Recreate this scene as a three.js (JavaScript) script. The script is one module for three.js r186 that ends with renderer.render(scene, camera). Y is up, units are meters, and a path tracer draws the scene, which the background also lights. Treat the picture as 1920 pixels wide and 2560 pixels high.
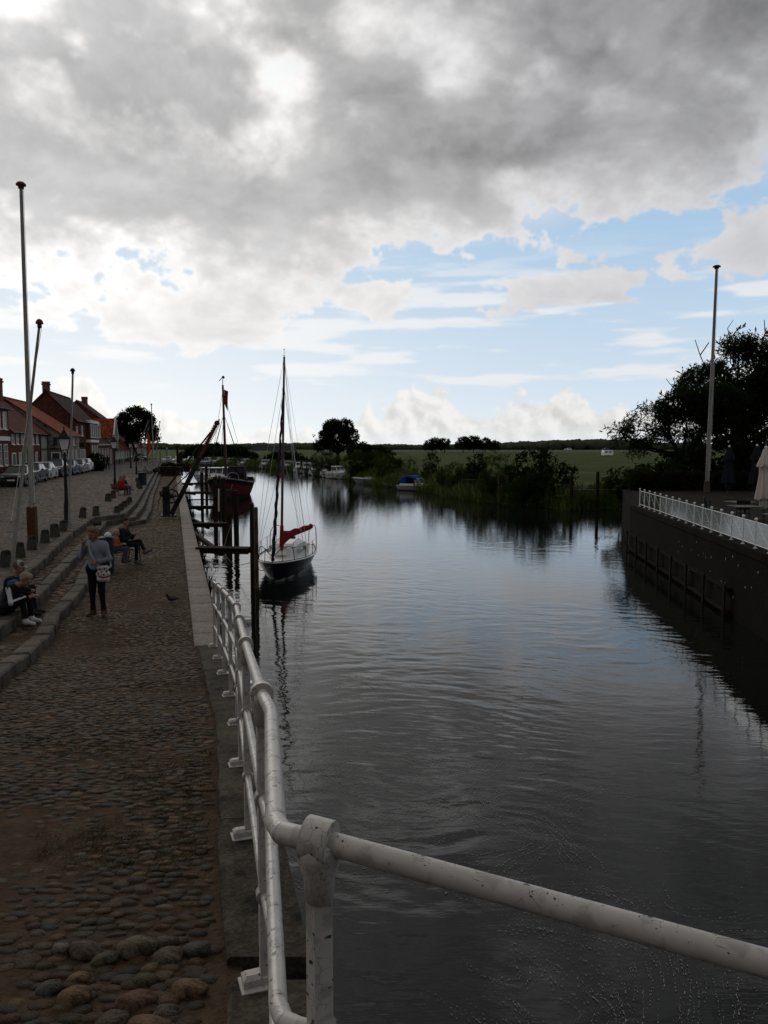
import * as THREE from 'three';
import { mergeGeometries } from 'three/addons/utils/BufferGeometryUtils.js';

// ---------------------------------------------------------------- camera, sky, sun, exposure
const scene = new THREE.Scene();
const camera = new THREE.PerspectiveCamera(67.3, 0.75, 0.05, 9000);
camera.position.set(0, 4.6, 0);
camera.rotation.x = -4.9 * Math.PI / 180;
const renderer = new THREE.WebGLRenderer({ antialias: true });
renderer.toneMapping = THREE.LinearToneMapping;
renderer.toneMappingExposure = 1.0;
renderer.shadowMap.enabled = true;

const D2R = Math.PI / 180;
function rngOf(seed) { let a = seed >>> 0; return () => { a = (a + 0x6D2B79F5) >>> 0; let t = a; t = Math.imul(t ^ (t >>> 15), t | 1); t ^= t + Math.imul(t ^ (t >>> 7), t | 61); return ((t ^ (t >>> 14)) >>> 0) / 4294967296; }; }
const clamp = (v, a = 0, b = 1) => v < a ? a : v > b ? b : v;
const lerp = (a, b, t) => a + (b - a) * t;
const sstep = (a, b, v) => { const t = clamp((v - a) / (b - a)); return t * t * (3 - 2 * t); };
// value noise in three dimensions
const PERM = new Uint8Array(512), PVAL = new Float32Array(256);
{ const r = rngOf(77); const p = [...Array(256).keys()]; for (let i = 255; i > 0; i--) { const j = Math.floor(r() * (i + 1)); [p[i], p[j]] = [p[j], p[i]]; } for (let i = 0; i < 512; i++) PERM[i] = p[i & 255]; for (let i = 0; i < 256; i++) PVAL[i] = r(); }
function noise3(x, y, z) {
  const X = Math.floor(x), Y = Math.floor(y), Z = Math.floor(z); x -= X; y -= Y; z -= Z;
  const u = x * x * x * (x * (x * 6 - 15) + 10), v = y * y * y * (y * (y * 6 - 15) + 10), w = z * z * z * (z * (z * 6 - 15) + 10);
  const a = X & 255, b = (X + 1) & 255, c = Y & 255, d = (Y + 1) & 255, e = Z & 255, f = (Z + 1) & 255;
  const aa = PERM[PERM[a] + c], ab = PERM[PERM[a] + d], ba = PERM[PERM[b] + c], bb = PERM[PERM[b] + d];
  const l = (p, q, t) => p + (q - p) * t;
  return l(l(l(PVAL[PERM[aa + e]], PVAL[PERM[ba + e]], u), l(PVAL[PERM[ab + e]], PVAL[PERM[bb + e]], u), v), l(l(PVAL[PERM[aa + f]], PVAL[PERM[ba + f]], u), l(PVAL[PERM[ab + f]], PVAL[PERM[bb + f]], u), v), w);
}
function fbm(x, y, z, oct, gain = 0.5) { let s = 0, a = 0.5, n = 0; for (let i = 0; i < oct; i++) { s += a * noise3(x, y, z); n += a; a *= gain; x = x * 2.03 + 17.1; y = y * 2.03 + 9.7; z = z * 2.03 + 3.3; } return s / n; }

const SUN_AZ = -26 * D2R, SUN_EL = 24 * D2R;
const sunDir = new THREE.Vector3(Math.sin(SUN_AZ) * Math.cos(SUN_EL), Math.sin(SUN_EL), -Math.cos(SUN_AZ) * Math.cos(SUN_EL));

function skyColor(x, y, z, out) {
  const el = Math.asin(clamp(y, -1, 1)) / D2R;
  const near = Math.acos(clamp(x * sunDir.x + y * sunDir.y + z * sunDir.z, -1, 1)) / D2R;
  const az = Math.atan2(x, -z) / D2R;
  const low = Math.abs(az - SUN_AZ / D2R) ; const side = Math.exp(-Math.pow(Math.min(low, 360 - low) / 27, 2));
  // clear air
  const e = clamp(el / 22);
  let r = lerp(0.80, 0.29, Math.pow(e, 0.62)), g = lerp(0.87, 0.50, Math.pow(e, 0.62)), b = lerp(0.90, 0.74, Math.pow(e, 0.8));
  const wash = clamp(1.0 * side * Math.exp(-Math.max(0, el) / 15));
  r = lerp(r, 1.0, wash); g = lerp(g, 1.01, wash); b = lerp(b, 1.0, wash);
  // small cumulus along the horizon
  if (el < 7.5) {
    const q = 26, n0 = fbm(x * q, el * 0.30, z * q, 4), big = fbm(x * 7 + 4, 2.2, z * 7, 3);
    const top = 0.5 + 5.4 * sstep(0.36, 0.70, big) * (0.35 + n0 * 0.95);
    const n1 = fbm(x * 52, el * 0.95, z * 52, 5, 0.55);
    const m = sstep(-0.25, 0.4, (top - el) + (n1 - 0.5) * 2.4) * sstep(7.5, 5, el) * (0.55 + 0.45 * sstep(0.4, 1.6, el));
    const n2 = fbm(x * 52 + 0.4, (el + 0.4) * 0.95, z * 52, 5, 0.55);
    const lit = clamp(0.62 + (n1 - n2) * 2.4 + 0.10 * (el - top * 0.5));
    const c = lerp(0.62, 0.86, lit) + 0.18 * side;
    r = lerp(r, c * 1.01, m * 0.85); g = lerp(g, c * 0.985, m * 0.85); b = lerp(b, c * 0.95, m * 0.85);
  }
  // thin streaks
  {
    const s = fbm(x * 9 + 3, el * 1.25, z * 9, 5), m = sstep(0.53, 0.70, s) * sstep(2.5, 5, el) * sstep(15, 10, el) * 0.8;
    const c = 0.84 + 0.16 * side; r = lerp(r, c, m); g = lerp(g, c, m); b = lerp(b, c, m);
  }
  // the broken deck of cloud: a layer seen in perspective
  if (el > 6) {
    const k = 1 / (Math.max(y, 0) + 0.05), px = x * k, pz = z * k;
    const ef = el - 2.2 * sstep(4, 24, az) * sstep(80, 50, az) + 0.6 * sstep(0, -20, az);
    const w1 = fbm(px * 0.9 + 5, 1.5, pz * 0.9, 3) - 0.5, w2 = fbm(px * 0.9 + 25, 8.5, pz * 0.9, 3) - 0.5;
    const qx = px + w1 * 0.5, qz = pz + w2 * 0.5;
    const base = fbm(qx * 0.75 + 11, 3.1, qz * 0.75 + 2, 3);
    // heaps with height of their own: noise by direction
    const lx = x * 11 + w1 * 1.4, ly = y * 17 + w2 * 1.4, lz = z * 11 + 4;
    const lump = fbm(lx, ly, lz, 7, 0.56), fine = fbm(x * 46 + w2 * 3, y * 62, z * 46, 4, 0.55);
    const band = sstep(8, 11, ef) * sstep(19, 14, ef), bias = -0.36 + 0.42 * sstep(6.2, 10.2, ef) + 0.275 * sstep(12, 20, ef);
    const den = (base - 0.5) * 0.70 + (lump - 0.5) * 1.35 + (fine - 0.5) * (0.16 + 0.30 * band) + bias;
    const cover = Math.max(sstep(-0.075, 0.035, den), 0.93 * sstep(13.5, 17, ef)), thick = sstep(-0.03, 0.56, den);
    // heaps are brighter on the side that faces the sun
    const lump2 = fbm(lx + sunDir.x * 0.4, ly + 0.30, lz + sunDir.z * 0.2, 6, 0.56);
    const shade = clamp((lump - lump2) * 2.4 + 0.5);
    const glow = Math.exp(-Math.pow(near / 15, 2)), fore = Math.exp(-Math.pow(near / 36, 2)); // cloud lets more light through towards the sun
    const dark = lerp(0.52, 0.235, sstep(9, 22, ef)) + 0.21 * fore + 0.10 * glow + (shade - 0.5) * 0.17 + (fine - 0.5) * 0.10 - 0.05 * (base - 0.5);
    const brightv = lerp(0.62, 1.04, fore) + 0.25 * glow + 0.10 * (shade - 0.5);
    const c = Math.max(0.14, lerp(brightv, dark, Math.pow(thick, 0.72)));
    const cool = sstep(-5, 25, az) * 0.03;
    r = lerp(r, c * (1.0 - cool), cover); g = lerp(g, c * (0.988 - cool * 0.5), cover); b = lerp(b, c * (0.978 + cool + 0.01 * thick), cover);
  }
  out[0] = r; out[1] = g; out[2] = b;
}
{
  const W = 4096, H = 2048, data = new Float32Array(W * H * 4), c = [0, 0, 0];
  const cosA = new Float32Array(W), sinA = new Float32Array(W);
  for (let i = 0; i < W; i++) { const a = ((i + 0.5) / W - 0.5) * 2 * Math.PI; cosA[i] = Math.cos(a); sinA[i] = Math.sin(a); }
  // rows are computed finely where cloud shapes are small, and every fourth column high overhead
  for (let j = 0; j < H; j++) {
    const e = ((j + 0.5) / H - 0.5) * Math.PI, y = Math.sin(e), cy = Math.cos(e);
    if (e < 0) { for (let i = 0; i < W; i++) { const k = (j * W + i) * 4; data[k] = 0.10; data[k + 1] = 0.105; data[k + 2] = 0.10; data[k + 3] = 1; } continue; }
    const step = e < 0.6 ? 1 : 4;
    for (let i = 0; i < W; i += step) {
      const front = sinA[i] < 0.2;
      if (!front && step === 1 && (i & 3)) { const k = (j * W + i) * 4; for (let m = 0; m < 4; m++) data[k + m] = data[k - 4 + m]; continue; }
      skyColor(cosA[i] * cy, y, sinA[i] * cy, c);
      for (let s = 0; s < step; s++) { const k = (j * W + i + s) * 4; data[k] = c[0]; data[k + 1] = c[1]; data[k + 2] = c[2]; data[k + 3] = 1; }
    }
  }
  const sky = new THREE.DataTexture(data, W, H, THREE.RGBAFormat, THREE.FloatType);
  sky.mapping = THREE.EquirectangularReflectionMapping; sky.magFilter = THREE.LinearFilter; sky.needsUpdate = true;
  scene.background = sky; scene.environment = sky;
}
const sun = new THREE.DirectionalLight(new THREE.Color(1.0, 0.95, 0.88), 0.5);
sun.position.copy(sunDir).multiplyScalar(200); sun.castShadow = true; sun.shadow.radius = 60;
sun.shadow.camera.left = -120; sun.shadow.camera.right = 120; sun.shadow.camera.top = 120; sun.shadow.camera.bottom = -120; sun.shadow.camera.far = 600;
sun.shadow.mapSize.set(2048, 2048);
scene.add(sun);

// ---------------------------------------------------------------- helpers
const V = (x, y, z) => new THREE.Vector3(x, y, z);
const taken = new Map();
function numbered(name) { const n = taken.get(name) ?? 0; taken.set(name, n + 1); return n ? `${name}_${String(n).padStart(3, '0')}` : name; }
function tag(o, label, category, group) { o.userData.label = label; o.userData.category = category; if (group) o.userData.group = group; return o; }
function thing(name, label, category, [x, y, z] = [0, 0, 0], turn = 0, group) {
  const o = new THREE.Group(); o.name = numbered(name); scene.add(o); o.position.set(x, y, z); o.rotation.y = turn; return tag(o, label, category, group);
}
function part(name, geo, material, parent) { const m = new THREE.Mesh(geo, material); m.name = parent === scene ? numbered(name) : name; parent.add(m); return m; }
function structure(name, geo, material) { const m = part(name, geo, material, scene); m.userData.kind = 'structure'; return m; }
function copyOf(root, [x, y, z], turn, label) { const r = root.clone(); r.userData = { ...root.userData }; r.name = numbered(root.name.replace(/_\d{3}$/, '')); scene.add(r); r.position.set(x, y, z); r.rotation.y = turn; if (label) r.userData.label = label; return r; }

// geometry
function bare(g) { const n = g.index ? g.toNonIndexed() : g; for (const k of Object.keys(n.attributes)) if (!['position', 'normal', 'uv'].includes(k)) n.deleteAttribute(k); if (!n.attributes.uv) n.setAttribute('uv', new THREE.BufferAttribute(new Float32Array(n.attributes.position.count * 2), 2)); n.morphAttributes = {}; return n; }
const join = (list) => list.length === 1 ? list[0] : mergeGeometries(list.map(bare), false);
function put(g, x = 0, y = 0, z = 0, rx = 0, ry = 0, rz = 0) { g.applyMatrix4(new THREE.Matrix4().compose(V(x, y, z), new THREE.Quaternion().setFromEuler(new THREE.Euler(rx, ry, rz, 'YXZ')), V(1, 1, 1))); return g; }
// uv in metres, taken from the face's own position by its main direction
function metres(g, s = 1) {
  g = bare(g); const p = g.attributes.position, n = g.attributes.normal, uv = g.attributes.uv;
  for (let i = 0; i < p.count; i += 3) {
    let nx = 0, ny = 0, nz = 0; for (let k = 0; k < 3; k++) { nx += n.getX(i + k); ny += n.getY(i + k); nz += n.getZ(i + k); }
    nx = Math.abs(nx); ny = Math.abs(ny); nz = Math.abs(nz);
    for (let k = 0; k < 3; k++) { const x = p.getX(i + k), y = p.getY(i + k), z = p.getZ(i + k); if (ny > nx && ny > nz) uv.setXY(i + k, x * s, z * s); else if (nx > nz) uv.setXY(i + k, z * s, y * s); else uv.setXY(i + k, x * s, y * s); }
  }
  return g;
}
const box = (w, h, d, x = 0, y = 0, z = 0, rx = 0, ry = 0, rz = 0) => put(bare(new THREE.BoxGeometry(w, h, d)), x, y, z, rx, ry, rz);
// a box with chamfered edges
function cbox(w, h, d, c, x = 0, y = 0, z = 0, rx = 0, ry = 0, rz = 0) {
  const s = new THREE.Shape(), a = w / 2 - c, b = d / 2 - c; s.moveTo(-a, -b); s.lineTo(a, -b); s.lineTo(a, b); s.lineTo(-a, b); s.closePath();
  const g = new THREE.ExtrudeGeometry(s, { depth: h - 2 * c, bevelEnabled: true, bevelThickness: c, bevelSize: c, bevelSegments: 1 });
  g.rotateX(-Math.PI / 2); g.translate(0, -h / 2 + c, 0); return put(bare(g), x, y, z, rx, ry, rz);
}
const cyl = (r0, r1, h, n = 12, x = 0, y = 0, z = 0, rx = 0, ry = 0, rz = 0) => put(bare(new THREE.CylinderGeometry(r1, r0, h, n)), x, y, z, rx, ry, rz);
const ball = (r, x = 0, y = 0, z = 0, n = 10) => put(bare(new THREE.SphereGeometry(r, n, Math.max(5, n * 0.7 | 0))), x, y, z);
// straight bar from a to b
function bar(a, b, r0, r1 = r0, n = 8) {
  const d = b.clone().sub(a), L = d.length(), g = new THREE.CylinderGeometry(r1, r0, L, n); g.translate(0, L / 2, 0);
  g.applyMatrix4(new THREE.Matrix4().compose(a, new THREE.Quaternion().setFromUnitVectors(V(0, 1, 0), d.normalize()), V(1, 1, 1))); return bare(g);
}
// square timber from a to b
function timber(a, b, w, h) {
  const d = b.clone().sub(a), L = d.length(), m = new THREE.Matrix4(); const zx = d.clone().normalize(); let up = Math.abs(zx.y) > 0.95 ? V(1, 0, 0) : V(0, 1, 0); const xx = up.clone().cross(zx).normalize(); up = zx.clone().cross(xx);
  m.makeBasis(xx, up, zx).setPosition(a.clone().add(b).multiplyScalar(0.5)); const g = cbox(w, h, L, Math.min(w, h) * 0.08); g.applyMatrix4(m); return g;
}
const tube = (pts, r, seg = 24, n = 8, closed = false) => bare(new THREE.TubeGeometry(new THREE.CatmullRomCurve3(pts, closed), seg, r, n, closed));
const lathe = (pts, n = 16) => bare(new THREE.LatheGeometry(pts.map(([x, y]) => new THREE.Vector2(x, y)), n));
function facets(verts, faces) { // flat faces from corner lists, with uv in metres
  const p = [], n = [], uv = [];
  for (const f of faces) {
    const c = f.map((i) => V(...verts[i])), nn = c[1].clone().sub(c[0]).cross(c[2].clone().sub(c[0])).normalize();
    let ux = V(0, 1, 0).cross(nn); if (ux.lengthSq() < 1e-4) ux = V(1, 0, 0); ux.normalize(); const uy = nn.clone().cross(ux);
    for (let k = 1; k + 1 < c.length; k++) for (const q of [c[0], c[k], c[k + 1]]) { p.push(q.x, q.y, q.z); n.push(nn.x, nn.y, nn.z); uv.push(q.dot(ux), q.dot(uy)); }
  }
  const g = new THREE.BufferGeometry(); g.setAttribute('position', new THREE.Float32BufferAttribute(p, 3)); g.setAttribute('normal', new THREE.Float32BufferAttribute(n, 3)); g.setAttribute('uv', new THREE.Float32BufferAttribute(uv, 2)); return g;
}
function paint(g, fn) { // vertex colours (linear) from position
  const p = g.attributes.position, c = new Float32Array(p.count * 3); for (let i = 0; i < p.count; i++) { const v = fn(p.getX(i), p.getY(i), p.getZ(i), i); c[i * 3] = v[0]; c[i * 3 + 1] = v[1]; c[i * 3 + 2] = v[2]; }
  g.setAttribute('color', new THREE.BufferAttribute(c, 3)); return g;
}

// periodic noise for textures
function tileNoise(x, y, per, seed) {
  const X = Math.floor(x), Y = Math.floor(y); x -= X; y -= Y; const u = x * x * (3 - 2 * x), v = y * y * (3 - 2 * y), w = (a) => ((a % per) + per) % per;
  const h = (i, j) => PVAL[PERM[PERM[(w(i) + seed) & 255] + ((w(j) + seed * 7) & 255)]];
  return lerp(lerp(h(X, Y), h(X + 1, Y), u), lerp(h(X, Y + 1), h(X + 1, Y + 1), u), v);
}
function tfbm(u, v, per, oct, seed, gain = 0.5) { let s = 0, a = 0.5, n = 0; for (let i = 0; i < oct; i++) { s += a * tileNoise(u * per, v * per, per, seed + i * 13); n += a; a *= gain; per *= 2; } return s / n; }
function texture(size, fn, srgb, repeat = 1) {
  const d = new Uint8Array(size * size * 4);
  for (let j = 0; j < size; j++) for (let i = 0; i < size; i++) { const c = fn(i / size, j / size), k = (j * size + i) * 4; if (typeof c === 'number') { d[k] = d[k + 1] = d[k + 2] = clamp(c) * 255; } else { d[k] = clamp(c[0]) * 255; d[k + 1] = clamp(c[1]) * 255; d[k + 2] = clamp(c[2]) * 255; } d[k + 3] = 255; }
  const t = new THREE.DataTexture(d, size, size, THREE.RGBAFormat); t.wrapS = t.wrapT = THREE.RepeatWrapping; t.magFilter = THREE.LinearFilter; t.minFilter = THREE.LinearMipmapLinearFilter; t.generateMipmaps = true;
  if (srgb) t.colorSpace = THREE.SRGBColorSpace; t.repeat.set(repeat, repeat); t.needsUpdate = true; return t;
}
const again = (t, rx, ry = rx) => { const c = t.clone(); c.repeat.set(rx, ry); c.needsUpdate = true; return c; };
// rough, dusty surfaces shine less than smooth ones
const std = (r, g, b, rough = 0.8, extra = {}) => new THREE.MeshPhysicalMaterial({ color: new THREE.Color().setRGB(r, g, b), roughness: rough, specularIntensity: rough > 0.84 ? 0.12 : rough > 0.5 ? 0.32 : 1, ...extra });

// grey maps multiply a base colour (values near one), height maps give fine relief
const T = {};
T.mottle = texture(512, (u, v) => { const a = tfbm(u, v, 6, 6, 3, 0.6), b = tfbm(u, v, 40, 3, 9); const k = 0.52 + 0.42 * a + 0.22 * (b - 0.5) + 0.12; return [k, k * 0.985, k * 0.96]; }, true);
T.grit = texture(512, (u, v) => 0.5 + 0.6 * (tfbm(u, v, 24, 5, 21, 0.65) - 0.5));
T.concrete = texture(512, (u, v) => { const a = tfbm(u, v, 4, 6, 31, 0.58), s = tfbm(u, v, 90, 2, 5), st = sstep(0.58, 0.75, tfbm(u, v, 7, 5, 63)); const k = 0.60 + 0.5 * (a - 0.5) + 0.3 * (s - 0.5) - 0.16 * st; return [k * 1.02, k, k * 0.95]; }, true);
T.wood = texture(512, (u, v) => { const w = tfbm(u, v, 5, 3, 41), g = tfbm((u + w * 0.02) % 1, v, 3, 2, 11), f = tileNoise(u * 64, v * 4, 64, 17), f2 = tileNoise(u * 160, v * 6, 256, 23); const k = 0.42 + 0.28 * f + 0.2 * f2 + 0.3 * (g - 0.5); return [k, k * 0.95, k * 0.88]; }, true);
T.woodH = texture(512, (u, v) => 0.5 * tileNoise(u * 64, v * 4, 64, 17) + 0.3 * tileNoise(u * 160, v * 6, 256, 23) + 0.2 * tfbm(u, v, 20, 3, 2));
// weathered white paint: hairline cracks, chips down to grey primer and rust
function crack(u, v, per, seed) { // distance to the edges of a periodic cell pattern
  const x = u * per, y = v * per, X = Math.floor(x), Y = Math.floor(y); let d1 = 9, d2 = 9;
  for (let j = -1; j < 2; j++) for (let i = -1; i < 2; i++) { const cx = ((X + i) % per + per) % per, cy = ((Y + j) % per + per) % per, h = PERM[PERM[(cx + seed) & 255] + cy], px = X + i + PVAL[h] * 0.9, py = Y + j + PVAL[(h * 7 + 3) & 255] * 0.9, d = Math.hypot(x - px, y - py); if (d < d1) { d2 = d1; d1 = d; } else if (d < d2) d2 = d; }
  return d2 - d1;
}
{
  const S = 1024, mask = new Float32Array(S * S), ck = new Float32Array(S * S);
  for (let j = 0; j < S; j++) for (let i = 0; i < S; i++) {
    const u = i / S, v = j / S, wu = u + 0.025 * (tfbm(u, v, 9, 4, 71) - 0.5), wv = v + 0.025 * (tfbm(u, v, 9, 4, 91) - 0.5);
    const area = tfbm(u, v, 5, 4, 111), c1 = crack(wu, wv, 14, 5);
    ck[j * S + i] = (1 - sstep(0.0, 0.035, c1)) * sstep(0.50, 0.64, area);
    mask[j * S + i] = sstep(0.752, 0.768, tfbm(u, v, 22, 5, 131, 0.55)) + sstep(0.855, 0.865, tfbm(u, v, 60, 3, 137));
  }
  T.paint = texture(S, (u, v) => { const k = Math.round(v * S) * S + Math.round(u * S), m = clamp(mask[k]), c = ck[k], d = 0.86 + 0.14 * (tfbm(u, v, 7, 5, 151) - 0.5) - 0.10 * sstep(0.55, 0.7, tfbm(u, v, 12, 4, 161)); const r = [lerp(d, 0.30, m), lerp(d * 0.985, 0.24, m), lerp(d * 0.96, 0.20, m)]; return r.map((q) => q * (1 - 0.58 * c)); }, true);
  T.paintH = texture(S, (u, v) => { const k = Math.round(v * S) * S + Math.round(u * S); return 0.7 - 0.5 * clamp(mask[k]) - 0.35 * ck[k] + 0.25 * (tfbm(u, v, 16, 4, 171) - 0.5); });
}
T.brick = texture(512, (u, v) => { const row = Math.floor(v * 32), uu = u * 10 + (row & 1 ? 0.5 : 0), col = Math.floor(uu), fx = uu - col, fy = v * 32 - row; const joint = fx < 0.05 || fy < 0.14; const h = PVAL[PERM[(((col % 10) + 10) % 10) + PERM[row & 255]]]; const n = tfbm(u, v, 60, 2, 7); if (joint) { const k = 0.62 + 0.2 * (n - 0.5); return [k, k * 0.95, k * 0.88]; } const k = 0.62 + 0.38 * h + 0.2 * (n - 0.5); return [k, k * 0.88, k * 0.82]; }, true);
T.tile = texture(512, (u, v) => { const col = Math.floor(u * 16), row = Math.floor(v * 12), h = PVAL[PERM[col + PERM[row]]], h2 = tfbm(u, v, 8, 5, 12); const k = 0.52 + 0.26 * h + 0.5 * (h2 - 0.5) ; return [k, k * 0.93, k * 0.88]; }, true);
T.tileH = texture(512, (u, v) => { const x = u * 16 - Math.floor(u * 16), y = v * 12 - Math.floor(v * 12); return 0.55 * Math.sin(x * Math.PI) + 0.45 * (1 - y); });
T.grass = texture(512, (u, v) => { const a = tfbm(u, v, 5, 6, 201, 0.62), b = tfbm(u, v, 70, 3, 211); const k = 0.42 + 0.5 * a + 0.35 * (b - 0.5); return [k * (0.92 + 0.2 * a), k, k * 0.72]; }, true);

// ---------------------------------------------------------------- materials of the setting
const M = {
  dirt: std(0.078, 0.053, 0.034, 0.95, { map: again(T.mottle, 0.9), bumpMap: again(T.grit, 2.2), bumpScale: 0.02 }),
  street: std(0.115, 0.105, 0.098, 0.9, { map: again(T.mottle, 0.23), bumpMap: again(T.grit, 1.1), bumpScale: 0.05 }),
  kerbStone: std(0.20, 0.185, 0.165, 0.85, { map: again(T.concrete, 0.8), bumpMap: again(T.grit, 1.6), bumpScale: 0.012 }),
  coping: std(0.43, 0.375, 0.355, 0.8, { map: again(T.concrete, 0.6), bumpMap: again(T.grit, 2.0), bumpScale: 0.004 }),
  rampKerb: std(0.17, 0.15, 0.125, 0.9, { map: again(T.concrete, 0.75), bumpMap: again(T.grit, 1.4), bumpScale: 0.01 }),
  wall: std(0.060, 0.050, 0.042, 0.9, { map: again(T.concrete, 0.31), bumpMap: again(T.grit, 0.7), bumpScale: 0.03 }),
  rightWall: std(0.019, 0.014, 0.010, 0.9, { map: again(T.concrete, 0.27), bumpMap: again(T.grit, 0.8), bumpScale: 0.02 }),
  grass: std(0.085, 0.125, 0.026, 0.95, { map: again(T.grass, 0.045), bumpMap: again(T.grit, 0.4), bumpScale: 0.15 }),
  timber: std(0.055, 0.042, 0.034, 0.85, { map: again(T.wood, 1.3), bumpMap: again(T.woodH, 1.3), bumpScale: 0.006 }),
  timberPale: std(0.16, 0.13, 0.105, 0.85, { map: again(T.wood, 1.3), bumpMap: again(T.woodH, 1.3), bumpScale: 0.006 }),
  iron: std(0.012, 0.012, 0.013, 0.6),
  white: std(0.62, 0.60, 0.57, 0.55),
  polePaint: std(0.58, 0.56, 0.53, 0.5, { map: again(T.concrete, 0.6) }),
};

// ---------------------------------------------------------------- the lie of the land (water at y = 0)
const PROM = 1.25;
const rampY = (d) => PROM + Math.max(0, 0.137 * (12.7 - d));            // the promenade climbs to the bridge
const at1 = (line, d) => { for (let i = 0; i + 1 < line.length; i++) if (d <= line[i + 1][1] || i + 2 === line.length) { const t = (d - line[i][1]) / (line[i + 1][1] - line[i][1]); return lerp(line[i][0], line[i + 1][0], t); } };
// plan lines as [x, distance ahead]; distance ahead = -z
const quayL = (d) => -3.18 - 0.2735 * (d - 12.7), quayR = (d) => quayL(d) + 0.46;
const FEET = [[-2.82, 12.57], [-2.44, 11.16], [-2.07, 9.76], [-1.68, 8.25], [-1.34, 6.88], [-1.06, 5.54], [-0.755, 4.12], [-0.435, 2.67], [-0.122, 1.38]];
const feetLine = [[-0.122 + 0.25, 0.2], ...FEET.slice().reverse(), [-2.86, 12.7]];
const lineO = [[-3.2, 3.0], [-4.48, 8.78], [-4.82, 9.8], [-5.0, 10.61], [-5.59, 12.35], [-5.93, 13.6], [-6.26, 14.6], [-6.48, 15.75], [-6.95, 17.7], [-7.71, 20.06], [-9.16, 25.04], [-10.40, 29.69], [-10.70, 32.03], [-10.41, 33.44], [-11.85, 38.99], [-15.0, 49.97], [-18.95, 64.3], [-26.6, 92], [-45.6, 160]];
const lineM = [[-4.2, 4.5], [-6.3, 12.0], [-6.46, 12.73], [-6.63, 13.92], [-7.35, 16.76], [-8.83, 22.24], [-10.35, 27.84], [-11.30, 31.2], [-10.72, 32.93], [-12.14, 38.6], [-15.3, 49.97], [-19.25, 64.34], [-26.95, 92], [-45.95, 160]];
const lineU = [[-5.4, 6.2], [-7.3, 14.0], [-7.53, 14.89], [-7.72, 15.76], [-8.66, 19.41], [-10.21, 24.81], [-11.49, 29.95], [-11.66, 31.0], [-11.02, 32.57], [-12.4, 38.3], [-15.6, 49.97], [-19.6, 64.34], [-27.3, 92], [-46.3, 160]];
const stepY = [0, 0.15, 0.32, 0.5];

function sheet(contour, yOf) { // flat-lying sheet from a plan outline [x, d]
  const pts = contour.map(([x, d]) => new THREE.Vector2(x, d)); if (THREE.ShapeUtils.isClockWise(pts)) { pts.reverse(); }
  const tri = THREE.ShapeUtils.triangulateShape(pts, []), p = [], n = [], uv = [];
  for (const t of tri) for (const i of t) { p.push(pts[i].x, yOf(pts[i].x, pts[i].y), -pts[i].y); n.push(0, 1, 0); uv.push(pts[i].x, pts[i].y); }
  const g = new THREE.BufferGeometry(); g.setAttribute('position', new THREE.Float32BufferAttribute(p, 3)); g.setAttribute('normal', new THREE.Float32BufferAttribute(n, 3)); g.setAttribute('uv', new THREE.Float32BufferAttribute(uv, 2)); return g;
}
function ribbon(a, b) { // quads between two 3-D lines of equal length
  const p = [], uv = []; let s = 0;
  for (let i = 0; i + 1 < a.length; i++) { const L = a[i].distanceTo(a[i + 1]), h = a[i].distanceTo(b[i]), h2 = a[i + 1].distanceTo(b[i + 1]); const q = [[a[i], s, 0], [b[i], s, -h], [a[i + 1], s + L, 0], [a[i + 1], s + L, 0], [b[i], s, -h], [b[i + 1], s + L, -h2]]; for (const [v, x, y] of q) { p.push(v.x, v.y, v.z); uv.push(x, y); } s += L; }
  const g = new THREE.BufferGeometry(); g.setAttribute('position', new THREE.Float32BufferAttribute(p, 3)); g.setAttribute('uv', new THREE.Float32BufferAttribute(uv, 2)); g.computeVertexNormals(); return g;
}

// promenade: a gently uneven sheet of trodden earth between the stones
const sink = (x, z) => fbm(x * 0.55 + 3, 4.4, z * 0.55, 3);                // where stones are trodden under
const bump = (x, z) => (fbm(x * 1.7, 1.1, z * 1.7, 3) - 0.5) * 0.035;
const groundY = (x, d) => rampY(d) - 0.027 + bump(x, d) + (fbm(x * 9, 2.2, d * 9, 2) - 0.5) * 0.012;
let promenade;
{
  const p = [], uv = [], idx = [], ds = []; for (let d = 0.6; d < 13; d += 0.16) ds.push(d); for (let d = 13; d < 40; d += 0.4) ds.push(d); for (let d = 40; d <= 160; d += 4) ds.push(d);
  const W = 44;
  for (const d of ds) { const xr = d < 12.7 ? at1(feetLine, d) - 0.08 : quayL(d) + 0.1, xl = at1(lineO, d) - 0.25; for (let i = 0; i <= W; i++) { const x = lerp(xl, xr, i / W); p.push(x, groundY(x, d), -d); uv.push(x, d); } }
  for (let j = 0; j + 1 < ds.length; j++) for (let i = 0; i < W; i++) { const a = j * (W + 1) + i, b = a + W + 1; idx.push(a, a + 1, b, a + 1, b + 1, b); }
  const g = new THREE.BufferGeometry(); g.setAttribute('position', new THREE.Float32BufferAttribute(p, 3)); g.setAttribute('uv', new THREE.Float32BufferAttribute(uv, 2)); g.setIndex(idx); g.computeVertexNormals();
  promenade = structure('promenade', g, M.dirt);
}
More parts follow.
